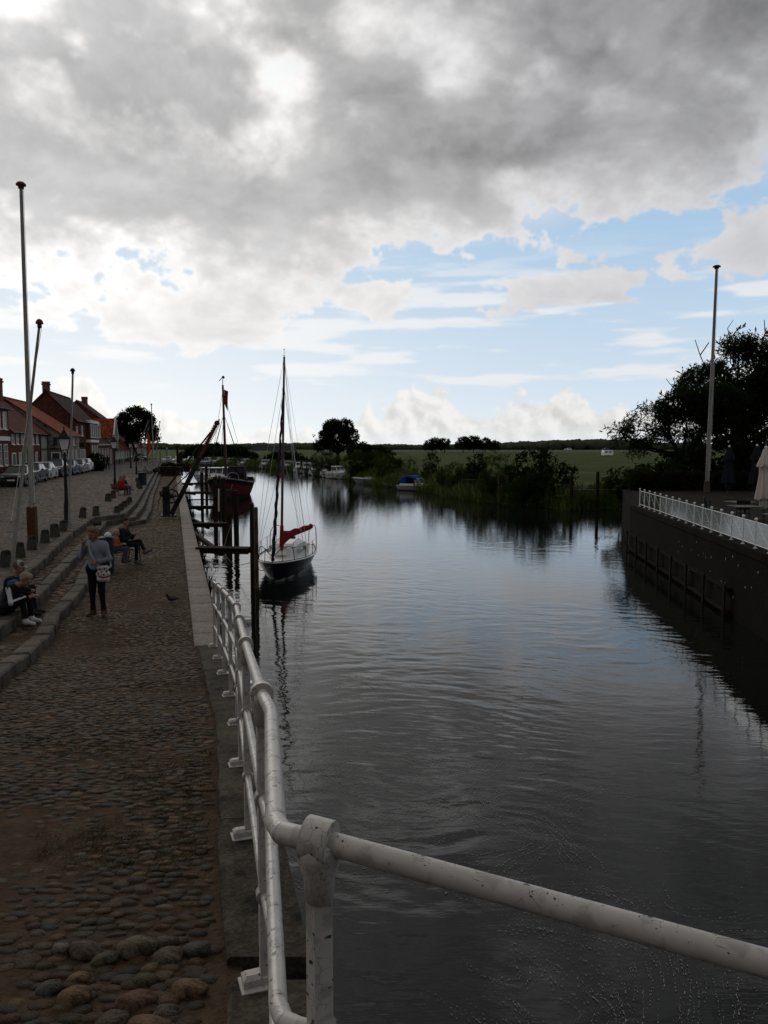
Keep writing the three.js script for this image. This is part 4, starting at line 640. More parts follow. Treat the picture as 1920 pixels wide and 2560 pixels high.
// walls with ridge along x (the street); x from 0 to L, z from -W to 0
function house(label, s, t, { L, W, eave, ridge, wall, roof, hipNear = 0, hipFar = 0, name = 'town_house' }) {
  const h = thing(name, label, 'house', stPos(s, t), HT, 'old houses along the quay street'); const e = eave - SY, k = ridge - SY, c = -W / 2;
  const v = [[0, 0, 0], [L, 0, 0], [L, 0, -W], [0, 0, -W], [0, e, 0], [L, e, 0], [L, e, -W], [0, e, -W], [0, k - 0.08, c], [L, k - 0.08, c]];
  const faces = [[0, 1, 5, 4], [2, 3, 7, 6]]; faces.push(hipNear ? [3, 0, 4, 7] : [3, 0, 4, 8, 7], hipFar ? [1, 2, 6, 5] : [1, 2, 6, 9, 5]);
  part('wall', facets(v, faces), wall, h);
  const o = 0.28, sl = (k - e) / (W / 2), ye = e - o * sl, x0 = -0.18, x1 = L + 0.18, rv = [[x0, ye, o], [x1, ye, o], [x1, ye, -W - o], [x0, ye, -W - o], [x0 + hipNear, k, c], [x1 - hipFar, k, c]], th = 0.14, rb = rv.map(([x, y, z]) => [x, y - th, z]), all = [...rv, ...rb];
  const rf = [[0, 1, 5, 4], [2, 3, 4, 5], [0, 6, 7, 1], [2, 8, 9, 3]]; if (hipNear) rf.push([3, 0, 4], [3, 9, 6, 0]); else rf.push([0, 4, 10, 6], [4, 3, 9, 10]); if (hipFar) rf.push([1, 2, 5], [1, 7, 8, 2]); else rf.push([5, 1, 7, 11], [2, 5, 11, 8]);
  const R = part('roof', facets(all, rf), roof, h); part('ridge_cap', bar(V(x0 + hipNear, k + 0.01, c), V(x1 - hipFar, k + 0.01, c), 0.11, 0.11, 8), roof, R);
  part('gutter', bar(V(x0, ye - 0.10, o + 0.06), V(x1, ye - 0.10, o + 0.06), 0.06, 0.06, 7), M.iron, h);
  return { h, R, e, k, L, W };
}
// a window standing in the street front (face 'z') or in the end wall towards the camera (face 'x')
function win(H, face, a, y0, y1, w, { cols = 2, rows = 3, sill = true, frame = HM.trim, off = 0 } = {}) {
  const hgt = y1 - y0, cy = (y0 + y1) / 2 - SY, b = 0.07, g = [box(w, b, 0.08, 0, hgt / 2 - b / 2, 0), box(w, b, 0.08, 0, -hgt / 2 + b / 2, 0), box(b, hgt - 2 * b, 0.08, -w / 2 + b / 2, 0, 0), box(b, hgt - 2 * b, 0.08, w / 2 - b / 2, 0, 0)];
  for (let i = 1; i < cols; i++) g.push(box(0.05, hgt - 2 * b, 0.05, -w / 2 + i * w / cols, 0, 0.004)); for (let i = 1; i < rows; i++) g.push(box(w - 2 * b, 0.04, 0.045, 0, -hgt / 2 + i * hgt / rows, 0.001));
  const f = part('window', join(g), frame, H.h); const P = (m) => face === 'z' ? m.position.set(a, cy, 0.03 + off) : (m.position.set(-0.03 - off, cy, a), m.rotation.y = -Math.PI / 2);
  P(f); const pw = (w - 2 * b) / cols, phh = (hgt - 2 * b) / rows; for (let i = 0; i < cols; i++) for (let j = 0; j < rows; j++) { const p = part('pane', box(pw - 0.02, phh - 0.02, 0.012, -w / 2 + b + (i + 0.5) * pw, -hgt / 2 + b + (j + 0.5) * phh, -0.012), HM.pane, f); }
  if (sill) part('sill', box(w + 0.12, 0.07, 0.16, 0, -hgt / 2 - 0.036, 0.05), frame, f); return f;
}
function door(H, face, a, h, w, mat = HM.door, off = 0) { const d = part('door', box(w, h, 0.07, 0, h / 2, 0), mat, H.h); if (face === 'z') d.position.set(a, 0.02, 0.02 + off); else { d.position.set(-0.02 - off, 0.02, a); d.rotation.y = -Math.PI / 2; } part('door_frame', join([box(w + 0.2, 0.1, 0.12, 0, h + 0.05, 0.01), box(0.1, h, 0.12, -w / 2 - 0.05, h / 2, 0.01), box(0.1, h, 0.12, w / 2 + 0.05, h / 2, 0.01)]), HM.trim, d); part('handle', ball(0.04, w * 0.38, 1.05, 0.06, 6), M.iron, d); return d; }
function chimney(H, x, z, w, y0, y1) { const b = y0 - SY, t = y1 - SY; const c = part('chimney', metres(box(w, t - b, w, x, (t + b) / 2, z)), HM.chimney, H.R); part('chimney_cap', metres(join([box(w + 0.18, 0.16, w + 0.18, x, t - 0.2, z), box(w + 0.1, 0.12, w + 0.1, x, t + 0.06, z)])), HM.chimney, H.R); return c; }
{
  const a = house('two storey brick house with pale string course at the left picture edge', -14, 0, { L: 17.1, W: 9, eave: 7.85, ridge: 11.0, wall: HM.brick, roof: HM.brown, hipFar: 3 });
  part('string_course', box(17.14, 0.34, 0.10, 8.55, 5.2 - SY, 0.03), HM.trim, a.h); part('cornice', box(17.2, 0.26, 0.16, 8.55, 7.62 - SY, 0.06), HM.trim, a.h);
  for (const x of [10.2, 12.1, 13.9, 15.75]) { win(a, 'z', x, 5.95, 7.35, 1.05); win(a, 'z', x, 3.05, 4.75, 1.0, { rows: 3 }); }

  const z0 = house('plain brick house next before the one at the left picture edge', -33, -0.3, { L: 18.6, W: 9, eave: 7.2, ridge: 10.4, wall: HM.brickDark, roof: HM.red }); for (let k = 1; k < 9; k++) { win(z0, 'z', k * 2.05, 5.4, 6.8, 1.0); win(z0, 'z', k * 2.05, 2.9, 4.5, 1.0); } for (const q of [-2.2, -4.5, -6.8]) { win(z0, 'x', q, 2.9, 4.5, 1.0); win(z0, 'x', q, 5.4, 6.8, 1.0); }
  const b = house('lower brick house with a red tiled roof and shuttered upper windows', 3.18, 0, { L: 14.75, W: 8, eave: 6.05, ridge: 9.25, wall: HM.brick, roof: HM.red });
  part('cornice', box(11.2, 0.2, 0.14, 5.6, 5.82 - SY, 0.05), HM.trim, b.h);
  for (const x of [0.9, 2.45, 4.2, 6.2, 8.2, 10.0]) win(b, 'z', x, 4.75, 5.72, 0.72, { rows: 2 }); for (const x of [3.2, 5.0, 7.2, 9.4]) win(b, 'z', x, 2.75, 4.05, 0.8); door(b, 'z', 1.0, 2.2, 1.0);
  // half-timbered bay at its far end
  part('plaster_bay', box(3.2, 4.26, 0.05, 13.0, 2.14, 0.026), HM.plaster, b.h); for (const [x, w] of [[11.42, 0.24], [14.48, 0.5]]) part('timber_post', box(w, 4.24, 0.07, x, 2.13, 0.03), HM.beam, b.h); for (const y of [1.25, 2.55, 3.9]) part('timber_rail', box(3.05, 0.16, 0.065, 12.95, y, 0.032), HM.beam, b.h);
  chimney(b, 12.5, -4, 0.95, 8.8, 11.0);
  { const an = part('aerial', join([cyl(0.02, 0.02, 1.5, 5, 7.6, 11.6 - SY - 2.0, -4), box(2.2, 0.025, 0.025, 7.6, 11.6 - SY - 1.25, -4, 0, 0.5)]), M.iron, b.R); }

  const c = house('white plastered house with an orange roof jutting out towards the street', 18.0, 1.3, { L: 10.8, W: 10.6, eave: 5.95, ridge: 9.45, wall: HM.plaster, roof: HM.orange });
  door(c, 'x', -0.55, 2.15, 0.7); win(c, 'x', -0.55, 4.75, 5.5, 0.34, { cols: 1, rows: 2, frame: HM.beam }); part('door_hood', box(0.16, 0.10, 1.1, -0.08, 2.62, -0.55), HM.beam, c.h);
  for (const x of [1.6, 3.8, 6.0, 8.2]) win(c, 'z', x, 2.6, 4.2, 0.85, { rows: 3, frame: HM.trim }); for (const x of [2.6, 6.8]) win(c, 'z', x, 4.7, 5.6, 0.7, { rows: 2 }); part('hanging_sign', box(0.06, 0.5, 0.55, 9.2, 3.0, 0.5), M.iron, c.h);

  const d = house('tall dark brick house with a steep gable and a chimney on its peak', 34, 0, { L: 16.2, W: 6.4, eave: 8.0, ridge: 11.25, wall: HM.brickDark, roof: HM.brown });
  chimney(d, 0.6, -3.2, 0.75, 11.0, 12.2); win(d, 'z', 1.2, 6.1, 7.0, 0.8, { rows: 2 }); win(d, 'z', 5.0, 5.9, 7.2, 0.8); for (const x of [3.4, 5.0, 6.6]) win(d, 'z', x, 2.7, 4.2, 0.8); door(d, 'z', 1.6, 2.4, 1.1);
  const bay = part('bay_front', metres(box(7.4, 6.35, 0.5, 11.9, 3.17, 0.24)), HM.brick, d.h); part('bay_cornice', box(7.6, 0.4, 0.7, 11.9, 6.1, 0.28), HM.trim, d.h); part('bay_band', box(7.5, 0.35, 0.6, 11.9, 3.55, 0.27), HM.trim, d.h);
  for (const x of [9.2, 11.0, 12.8, 14.6]) win(d, 'z', x, 5.75, 7.5, 0.9, { off: 0.49, rows: 3 }); for (const x of [9.8, 11.9, 14.0]) win(d, 'z', x, 2.9, 4.7, 0.9, { off: 0.49, rows: 3 });

  const e = house('high roofed house standing behind the low house with dormers', 88, -4, { L: 13, W: 9, eave: 9.6, ridge: 13.1, wall: HM.brickDark, roof: HM.brown });
  const f = house('low brick house with two white roof dormers and a white front gable', 50.3, 0, { L: 21.2, W: 7, eave: 4.95, ridge: 7.9, wall: HM.brickPale, roof: HM.brown });
  part('cornice', box(21, 0.22, 0.14, 10.5, 4.8 - SY, 0.06), HM.trim, f.h); for (const x of [3.6, 6.6, 9.6, 12.6]) win(f, 'z', x, 2.6, 4.25, 0.85); door(f, 'z', 16, 2.2, 1.0);
  for (const x of [1.3, 6.9]) { part('dormer', join([box(1.9, 1.7, 2.0, x, 6.55 - SY, -1.35), put(facets([[-1.1, 0, 0.15], [1.1, 0, 0.15], [0, 0.75, 0.15], [-1.1, 0, -2.2], [1.1, 0, -2.2], [0, 0.75, -2.2]], [[0, 1, 2], [1, 4, 5, 2], [3, 0, 2, 5], [4, 3, 5]]), x, 7.4 - SY, -0.4)]), HM.plaster, f.R); win(f, 'z', x, 5.95, 7.2, 1.3, { off: -0.37, cols: 2, rows: 2 }); win(f, 'x', -0.9, 5.95, 7.2, 0.6, { cols: 1, rows: 2, off: -x + 0.97 }); }
  const g7 = part('front_gable', facets([[17.6, 6.05 - SY, 0.35], [23.6, 6.05 - SY, 0.35], [20.6, 9.15 - SY, 0.35], [17.6, 6.05 - SY, -3.4], [23.6, 6.05 - SY, -3.4], [20.6, 9.15 - SY, -3.4], [17.6, 4.2 - SY, 0.35], [23.6, 4.2 - SY, 0.35], [17.6, 4.2 - SY, -3.4], [23.6, 4.2 - SY, -3.4]], [[0, 1, 2], [6, 7, 1, 0], [8, 6, 0, 3], [7, 9, 4, 1], [4, 3, 5]]), HM.plaster, f.h);
  part('gable_roof', facets([[17.35, 5.85 - SY, 0.25], [20.6, 9.22 - SY, 0.25], [20.6, 9.22 - SY, -3.7], [17.35, 5.85 - SY, -3.7], [23.85, 5.85 - SY, 0.25], [23.85, 5.85 - SY, -3.7]], [[0, 1, 2, 3], [1, 4, 5, 2]]), HM.orange, f.R); part('barge_board', join([timber(V(17.3, 5.8 - SY, 0.33), V(20.6, 9.3 - SY, 0.33), 0.18, 0.32), timber(V(23.9, 5.8 - SY, 0.33), V(20.6, 9.3 - SY, 0.33), 0.18, 0.32)]), HM.trim, f.h);

  const g = house('low white fronted house with a long dark red roof and skylights', 71.9, 0, { L: 34.5, W: 8.5, eave: 4.3, ridge: 8.6, wall: HM.plaster, roof: HM.red });
  for (const x of [2, 4.2, 6.4, 9.2, 13, 17, 21, 25, 29]) win(g, 'z', x, 2.5, 3.95, 1.2, { rows: 2 }); door(g, 'z', 11, 2.1, 1); part('plinth', box(34.4, 0.5, 0.08, 17.2, 0.25, 0.03), HM.beam, g.h);
  for (const x of [4, 7, 10]) part('skylight', box(0.9, 0.06, 1.2, x, 5.75 - SY, -1.2, 0.79), HM.pane, g.R);
  const i = house('two storey brick house at the far end of the row under the big tree', 106.8, 0, { L: 13, W: 8, eave: 7.2, ridge: 9.6, wall: HM.brick, roof: HM.red }); for (const x of [2, 5, 8, 11]) { win(i, 'z', x, 5.2, 6.7, 1.1); win(i, 'z', x, 2.5, 4, 1.1); }
  const j = house('last small red brick house of the row beyond the leaning flagpoles', 120.2, 0, { L: 13.5, W: 7, eave: 4.7, ridge: 6.9, wall: HM.brick, roof: HM.red }); for (const x of [2, 5, 8, 11]) win(j, 'z', x, 2.5, 4, 1.0);
  chimney(e, 9.5, -4.5, 1.0, 12.7, 14.2);
}

// the old town behind the viewer, which shades the bridge end: brick houses on both sides of the lane
for (const [l, x, z, turn, L, eave, ridge] of [['tall brick town house behind the viewer, left of the lane', -21, 8.5, Math.PI, 17, 10.5, 15], ['brick town house straight behind the viewer', -3.2, 10.5, Math.PI, 15, 11.5, 16], ['brick town house behind the viewer at the right bank', 27, 10.0, Math.PI, 25, 10.5, 15]]) {
  const H = house(l, 0, 0, { L, W: 10, eave: eave, ridge: ridge, wall: HM.brickDark, roof: HM.brown }); H.h.position.set(x + (turn ? L : 0) - 4, 1.72, z); H.h.rotation.y = turn; H.h.userData.group = 'old town houses behind the viewer';
  for (let k = 1; k + 1 < L / 2.4; k++) for (const y of [3.2, 6.2, 8.6]) win(H, 'z', k * 2.4, y, y + 1.5, 1.1);
}

// ---------------------------------------------------------------- poles, lamps, bollards, bins, benches
const SL = PROM + 0.47; // street level
function flagpole(label, base, top, r0, { footing, cap = M.iron, group } = {}) {
  const p = thing('flagpole', label, 'flagpole', base, 0, group), t = V(top[0] - base[0], top[1] - base[1], top[2] - base[2]);
  if (footing) { part('footing', footing === 'wood' ? metres(join([cbox(0.04, 1.1, 0.17, 0.008, -0.098, 0.53, 0), cbox(0.04, 1.1, 0.17, 0.008, 0.098, 0.53, 0), cbox(0.24, 0.9, 0.035, 0.008, 0, 0.6, 0.095)])) : metres(cyl(r0 * 1.5, r0 * 1.4, 0.62, 10, 0, 0.31, 0)), footing === 'wood' ? std(0.17, 0.075, 0.036, 0.7, { map: again(T.wood, 1.5) }) : M.rampKerb, p); }
  part('pole', bar(V(0, footing === 'wood' ? 0.15 : 0, 0), t, r0, r0 * 0.62, 14), M.polePaint, p);
  const c = lathe([[0, -0.10], [r0 * 1.05, -0.08], [r0 * 1.1, 0], [r0 * 1.9, 0.01], [r0 * 1.8, 0.05], [r0 * 1.2, 0.10], [0, 0.125]], 14); c.translate(t.x, t.y, t.z); part('cap', c, cap, p);
  const dir = t.clone().normalize(); part('halyard', bar(V(r0 * 1.4, 1.2, 0.02), t.clone().add(V(r0 * 0.9, -0.1, 0)), 0.006, 0.006, 4), M.white, p); part('cleat', join([bar(V(r0, 1.16, -0.06), V(r0, 1.16, 0.06), 0.012, 0.012, 5)]), M.iron, p); return p;
}
const capRed = std(0.085, 0.03, 0.025, 0.6);
flagpole('tallest white flagpole with a brown timber footing by the street bollards', [-10.55, SL, -22.97], [-10.5, 12.1, -22.97], 0.076, { footing: 'wood', cap: capRed });
flagpole('leaning white flagpole that crosses in front of the tallest one', [-8.52, SL, -17.4], [-7.75, 7.33, -17.6], 0.045, { cap: capRed });
flagpole('shorter white flagpole standing right beside the nearest street lamp', [-11.22, SL, -27.25], [-10.9, 7.2, -27.25], 0.046);
flagpole('tall white flagpole with a grey foot on the right hand terrace', [18.19, WALLTOP - 0.03, -43.3], [18.3, 14.4, -43.3], 0.115, { footing: 'stone' });
const farPoles = 'leaning flagpoles further up the street';
flagpole('far white flagpole leaning right, first beyond the second street lamp', [-36.4, SL, -110.5], [-33.6, 8.2, -110.5], 0.10, { group: farPoles });
flagpole('far white flagpole leaning right, beside the far brick house', [-38.8, SL, -122], [-37.1, 7.6, -122], 0.09, { group: farPoles });
flagpole('far thin flagpole leaning right just behind the one by the far brick house', [-38.3, SL, -126], [-37.0, 7.0, -126], 0.08, { group: farPoles });
flagpole('far upright flagpole on the quay left of the crane', [-33.5, PROM, -112], [-33.6, 10.6, -112], 0.085, { group: farPoles });
flagpole('far short flagpole leaning right beside the upright one on the quay', [-34.6, PROM, -116], [-33.6, 8.2, -116], 0.075, { group: farPoles });
flagpole('far thin pole carrying the red banner', [-36.2, SL, -115], [-35.2, 6.8, -115], 0.07, { group: farPoles });
{ const b = thing('banner', 'narrow red beach style banner beside the far flagpoles', 'banner', [-35.25, 0, -115]); const s = new THREE.Shape(); s.moveTo(0, 3.1); s.quadraticCurveTo(0.7, 4.2, 0.55, 5.2); s.quadraticCurveTo(0.35, 6.3, 0.05, 6.9); s.lineTo(-0.1, 3.3); s.closePath(); const g = new THREE.ExtrudeGeometry(s, { depth: 0.02, bevelEnabled: false }); part('cloth', bare(g), std(0.36, 0.045, 0.03, 0.8), b); part('mast', bar(V(-0.05, 1.2, 0.01), V(0.05, 6.95, 0.01), 0.03, 0.02, 6), M.iron, b); }
// street lamp with a tapering lantern
function lamp() {
  const t = thing('street_lamp', '', 'street lamp', [0, 0, 0], 0, 'old street lamps along the quay');
  part('post', lathe([[0.13, 0], [0.13, 0.10], [0.10, 0.14], [0.095, 0.75], [0.075, 0.82], [0.062, 1.0], [0.05, 2.35], [0.065, 2.37], [0.065, 2.42], [0.04, 2.46], [0.045, 2.60], [0.03, 2.66], [0, 2.66]], 12), M.iron, t);
  part('cradle', join([0, 1, 2, 3].map((k) => tube([V(0.03, 2.5, 0), V(0.13, 2.58, 0), V(0.155, 2.74, 0)].map((p) => p.applyAxisAngle(V(0, 1, 0), k * Math.PI / 2 + Math.PI / 4)), 0.013, 8, 5))), M.iron, t);
  const q = (y, w) => [[-w, y, w], [w, y, w], [w, y, -w], [-w, y, -w]], lo = q(2.74, 0.115), hi = q(3.14, 0.195); const L = part('lantern', join([...[0, 1, 2, 3].map((i) => bar(V(...lo[i]), V(...hi[i]), 0.013, 0.013, 5)), ...[0, 1, 2, 3].map((i) => bar(V(...hi[i]), V(...hi[(i + 1) % 4]), 0.016, 0.016, 5)), ...[0, 1, 2, 3].map((i) => bar(V(...lo[i]), V(...lo[(i + 1) % 4]), 0.016, 0.016, 5))]), M.iron, t);
  const fg = new THREE.MeshPhysicalMaterial({ color: new THREE.Color().setRGB(0.82, 0.84, 0.84), roughness: 0.35, transmission: 0.75, thickness: 0 });
  for (let i = 0; i < 4; i++) part('lantern_pane', facets([lo[i], lo[(i + 1) % 4], hi[(i + 1) % 4], hi[i]], [[0, 1, 2, 3]]), fg, L);
  const r0 = q(3.14, 0.24), r1 = q(3.36, 0.075), r2 = q(3.44, 0.055); part('lantern_roof', join([facets([...r0, ...r1, ...r2, [0, 3.47, 0]], [[0, 1, 5, 4], [1, 2, 6, 5], [2, 3, 7, 6], [3, 0, 4, 7], [4, 5, 9, 8], [5, 6, 10, 9], [6, 7, 11, 10], [7, 4, 8, 11], [3, 2, 1, 0], [8, 9, 12], [9, 10, 12], [10, 11, 12], [11, 8, 12]]), cyl(0.02, 0.02, 0.1, 6, 0, 3.5, 0), ball(0.035, 0, 3.56, 0, 8)]), M.iron, t); part('bulb_holder', cyl(0.035, 0.03, 0.22, 8, 0, 2.88, 0), M.white, t);
  return t;
}
{
  const L = lamp(); const set = (o, p, l) => { o.position.set(...p); o.rotation.y = 0.35; o.userData.label = l; };
  set(L, [-11.51, SL, -27.8], 'nearest black street lamp with a square lantern, beside a white flagpole');
  [[[-17.0, SL, -48.6], 'second black street lamp, behind the people in red'], [[-25.4, SL, -79], 'third black street lamp, behind the dark bin'], [[-33.2, SL, -101], 'fourth black street lamp, by the red banner'], [[-38.0, PROM, -135], 'far street lamp on the quay between crane and flagpoles'], [[-38.4, PROM - 0.5, -145], 'far street lamp on the quay nearest the crane jib'], [[-41.8, PROM - 0.4, -144], 'far street lamp half hidden behind the two quay flagpoles']].forEach(([p, l]) => copyOf(L, p, 0.35, l));
}
// granite bollards
function bollardGeo(seed) { const r = rngOf(seed), rings = [[0, 0.135], [0.12, 0.13], [0.30, 0.115], [0.385, 0.105], [0.415, 0.085], [0.425, 0.05], [0.428, 0]], n = 16, p = [], idx = []; rings.forEach(([y, w]) => { for (let i = 0; i < n; i++) { const a = i / n * 6.2832, c = Math.cos(a), s = Math.sin(a), k = 1 / Math.pow(Math.pow(Math.abs(c), 4.5) + Math.pow(Math.abs(s), 4.5), 1 / 4.5), q = w * k * (1 + 0.05 * (r() - 0.5)); p.push(c * q, y + (r() - 0.5) * 0.006, s * q * 0.86); } }); for (let j = 0; j + 1 < rings.length; j++) for (let i = 0; i < n; i++) { const a = j * n + i, b = j * n + (i + 1) % n; idx.push(a, a + n, b, b, a + n, b + n); } const g = new THREE.BufferGeometry(); g.setAttribute('position', new THREE.Float32BufferAttribute(p, 3)); g.setIndex(idx); g.computeVertexNormals(); const uv = new Float32Array(p.length / 3 * 2); for (let i = 0; i < uv.length / 2; i++) { uv[i * 2] = p[i * 3] + p[i * 3 + 2]; uv[i * 2 + 1] = p[i * 3 + 1]; } g.setAttribute('uv', new THREE.BufferAttribute(uv, 2)); return g; }
{
  const granite = std(0.15, 0.138, 0.122, 0.9, { map: again(T.concrete, 1.2), bumpMap: again(T.grit, 2.4), bumpScale: 0.015 }), gs = [1, 2, 3].map(bollardGeo), r = rngOf(15);
  const spots = [[-9.06, 18.25, 'nearest the left picture edge'], [-9.46, 19.84, 'second from the left edge'], [-9.82, 21.28, 'in front of the tallest flagpole'], [-10.16, 22.87, 'just right of the tallest flagpole'], [-10.46, 24.31, 'left of the nearest lamp, second from it'], [-10.88, 25.94, 'just left of the nearest lamp'], [-12.2, 30.97, 'leaning, first to the right of the nearest lamp'], [-11.94, 31.75, 'second to the right of the nearest lamp'], [-11.56, 33.24, 'front one of the cluster on the step corner'], [-11.82, 34.4, 'second in the cluster on the step corner'], [-12.25, 36.2, 'third in the cluster on the step corner'], [-12.6, 37.6, 'fourth in the cluster on the step corner'], [-12.95, 39.0, 'rearmost in the cluster on the step corner'], [-14.45, 40.21, 'squat, at the foot of the second lamp'], [-15.0, 42.5, 'behind the squat one at the second lamp'], [-16.3, 51.4, 'right of the people in red'], [-17.1, 53.5, 'second right of the people in red'], [-17.9, 56, 'third right of the people in red'], [-19.9, 62, 'first beyond the dark bin'], [-20.9, 66, 'second beyond the dark bin'], [-22.2, 70, 'third beyond the dark bin']];
  spots.forEach(([x, d, l], i) => { const m = part('bollard', gs[i % 3], granite, scene); m.position.set(x, SL - 0.03 + (i > 7 && i < 13 ? -0.12 : 0), -d); m.rotation.set((r() - 0.5) * 0.12, r() * 0.8, (i === 6 ? -0.12 : (r() - 0.5) * 0.14)); const k = 0.95 + 0.15 * r(); m.scale.set(k * (i === 13 ? 1.2 : 1), k * (i > 14 ? 0.85 : 1), k); tag(m, `rough granite bollard, ${l}`, 'bollard', 'granite bollards along the street edge'); });
  for (const [x, y, d, s, l] of [[-11.05, 1.57, 29.5, 0.16, 'small boulder on the step beyond the bench'], [-7.75, 1.42, 15.6, 0.22, 'flat dark boulder on the lower step behind the standing woman']]) { const g = mergeVerts(new THREE.IcosahedronGeometry(1, 3)), p = g.attributes.position; for (let i = 0; i < p.count; i++) { const v = V(p.getX(i), p.getY(i), p.getZ(i)), k = 0.75 + 0.5 * fbm(v.x * 1.4 + x, v.y * 1.4, v.z * 1.4, 2); p.setXYZ(i, v.x * k, v.y * k * 0.7, v.z * k); } g.computeVertexNormals(); const m = part('boulder', g, granite, scene); m.scale.setScalar(s); m.position.set(x, y + s * 0.4, -d); tag(m, l, 'boulder'); }
}
// litter bins of dark slats
function bin(label, pos) {
  const b = thing('litter_bin', label, 'litter bin', pos, 0, 'dark litter bins'), m = std(0.018, 0.021, 0.022, 0.6), n = 18; part('liner', cyl(0.165, 0.175, 0.86, 18, 0, 0.46, 0), M.iron, b);
  for (let i = 0; i < n; i++) { const a = i / n * 6.2832; part('slat', cbox(0.056, 0.92, 0.018, 0.004, Math.cos(a) * 0.187, 0.49, Math.sin(a) * 0.187, 0, Math.PI / 2 - a, 0), m, b); } part('rim', put(new THREE.TorusGeometry(0.19, 0.016, 6, 24), 0, 0.955, 0, Math.PI / 2), M.iron, b); part('lid', lathe([[0.0, 1.0], [0.13, 0.985], [0.19, 0.96]], 18), m, b); return b;
}
bin('dark slatted litter bin behind the standing woman', [-7.36, PROM - 0.02, -20.19]);
bin('dark litter bin on the step beyond the people in red', [-17.9, PROM + 0.3, -57.0]);
{ const b = scene.getObjectByName('litter_bin_001'); b.scale.set(1.5, 1.15, 1.5); const paper = part('paper_bag', put(new THREE.IcosahedronGeometry(0.09, 1), -7.3, PROM + 1.0, -20.2), std(0.6, 0.6, 0.58, 0.9), scene); tag(paper, 'crumpled white paper poking out of the bin behind the standing woman', 'paper'); }
// slatted benches
function bench(label, pos, turn, len, mat) {
  const b = thing('bench', label, 'bench', pos, turn, 'slatted benches on the promenade'); for (let i = 0; i < 4; i++) part('seat_slat', metres(cbox(len, 0.03, 0.085, 0.006, 0, 0.44, -0.15 + i * 0.1)), mat, b); for (let i = 0; i < 3; i++) part('back_slat', metres(cbox(len, 0.085, 0.028, 0.006, 0, 0.56 + i * 0.11, -0.22 - i * 0.03, -0.25)), mat, b);
  for (const s of [-1, 1]) { const x = s * (len / 2 - 0.12); part('leg', join([tube([V(x, 0, 0.2), V(x, 0.3, 0.17), V(x, 0.42, 0.16)], 0.018, 8, 6), tube([V(x, 0, -0.24), V(x, 0.3, -0.17), V(x, 0.42, -0.19), V(x, 0.82, -0.31)], 0.018, 12, 6), bar(V(x, 0.41, 0.2), V(x, 0.41, -0.2), 0.016, 0.016, 6), tube([V(x, 0.02, 0.19), V(x, 0.14, 0), V(x, 0.02, -0.22)], 0.014, 8, 5)]), std(0.12, 0.045, 0.032, 0.6), b); part('armrest', tube([V(x, 0.43, 0.17), V(x, 0.6, 0.16), V(x, 0.64, 0.05), V(x, 0.62, -0.24)], 0.017, 12, 6), std(0.12, 0.045, 0.032, 0.6), b); } return b;
}
const benchWood = std(0.17, 0.085, 0.05, 0.6, { map: again(T.wood, 1.2) });
const quayTurn = Math.atan2(1, 0) - 0.267; // benches face the river
bench('reddish slatted bench with the man and the child', [-7.42, PROM - 0.02, -21.35], Math.PI / 2 - 0.27, 1.75, benchWood);
bench('slatted bench under the two people in red and dark clothes', [-15.6, PROM + 0.30, -45.9], Math.PI / 2 - 0.27, 1.6, benchWood);
bench('distant slatted bench with the lounging person', [-24.4, PROM - 0.02, -79.2], Math.PI / 2 - 0.6, 1.8, benchWood);

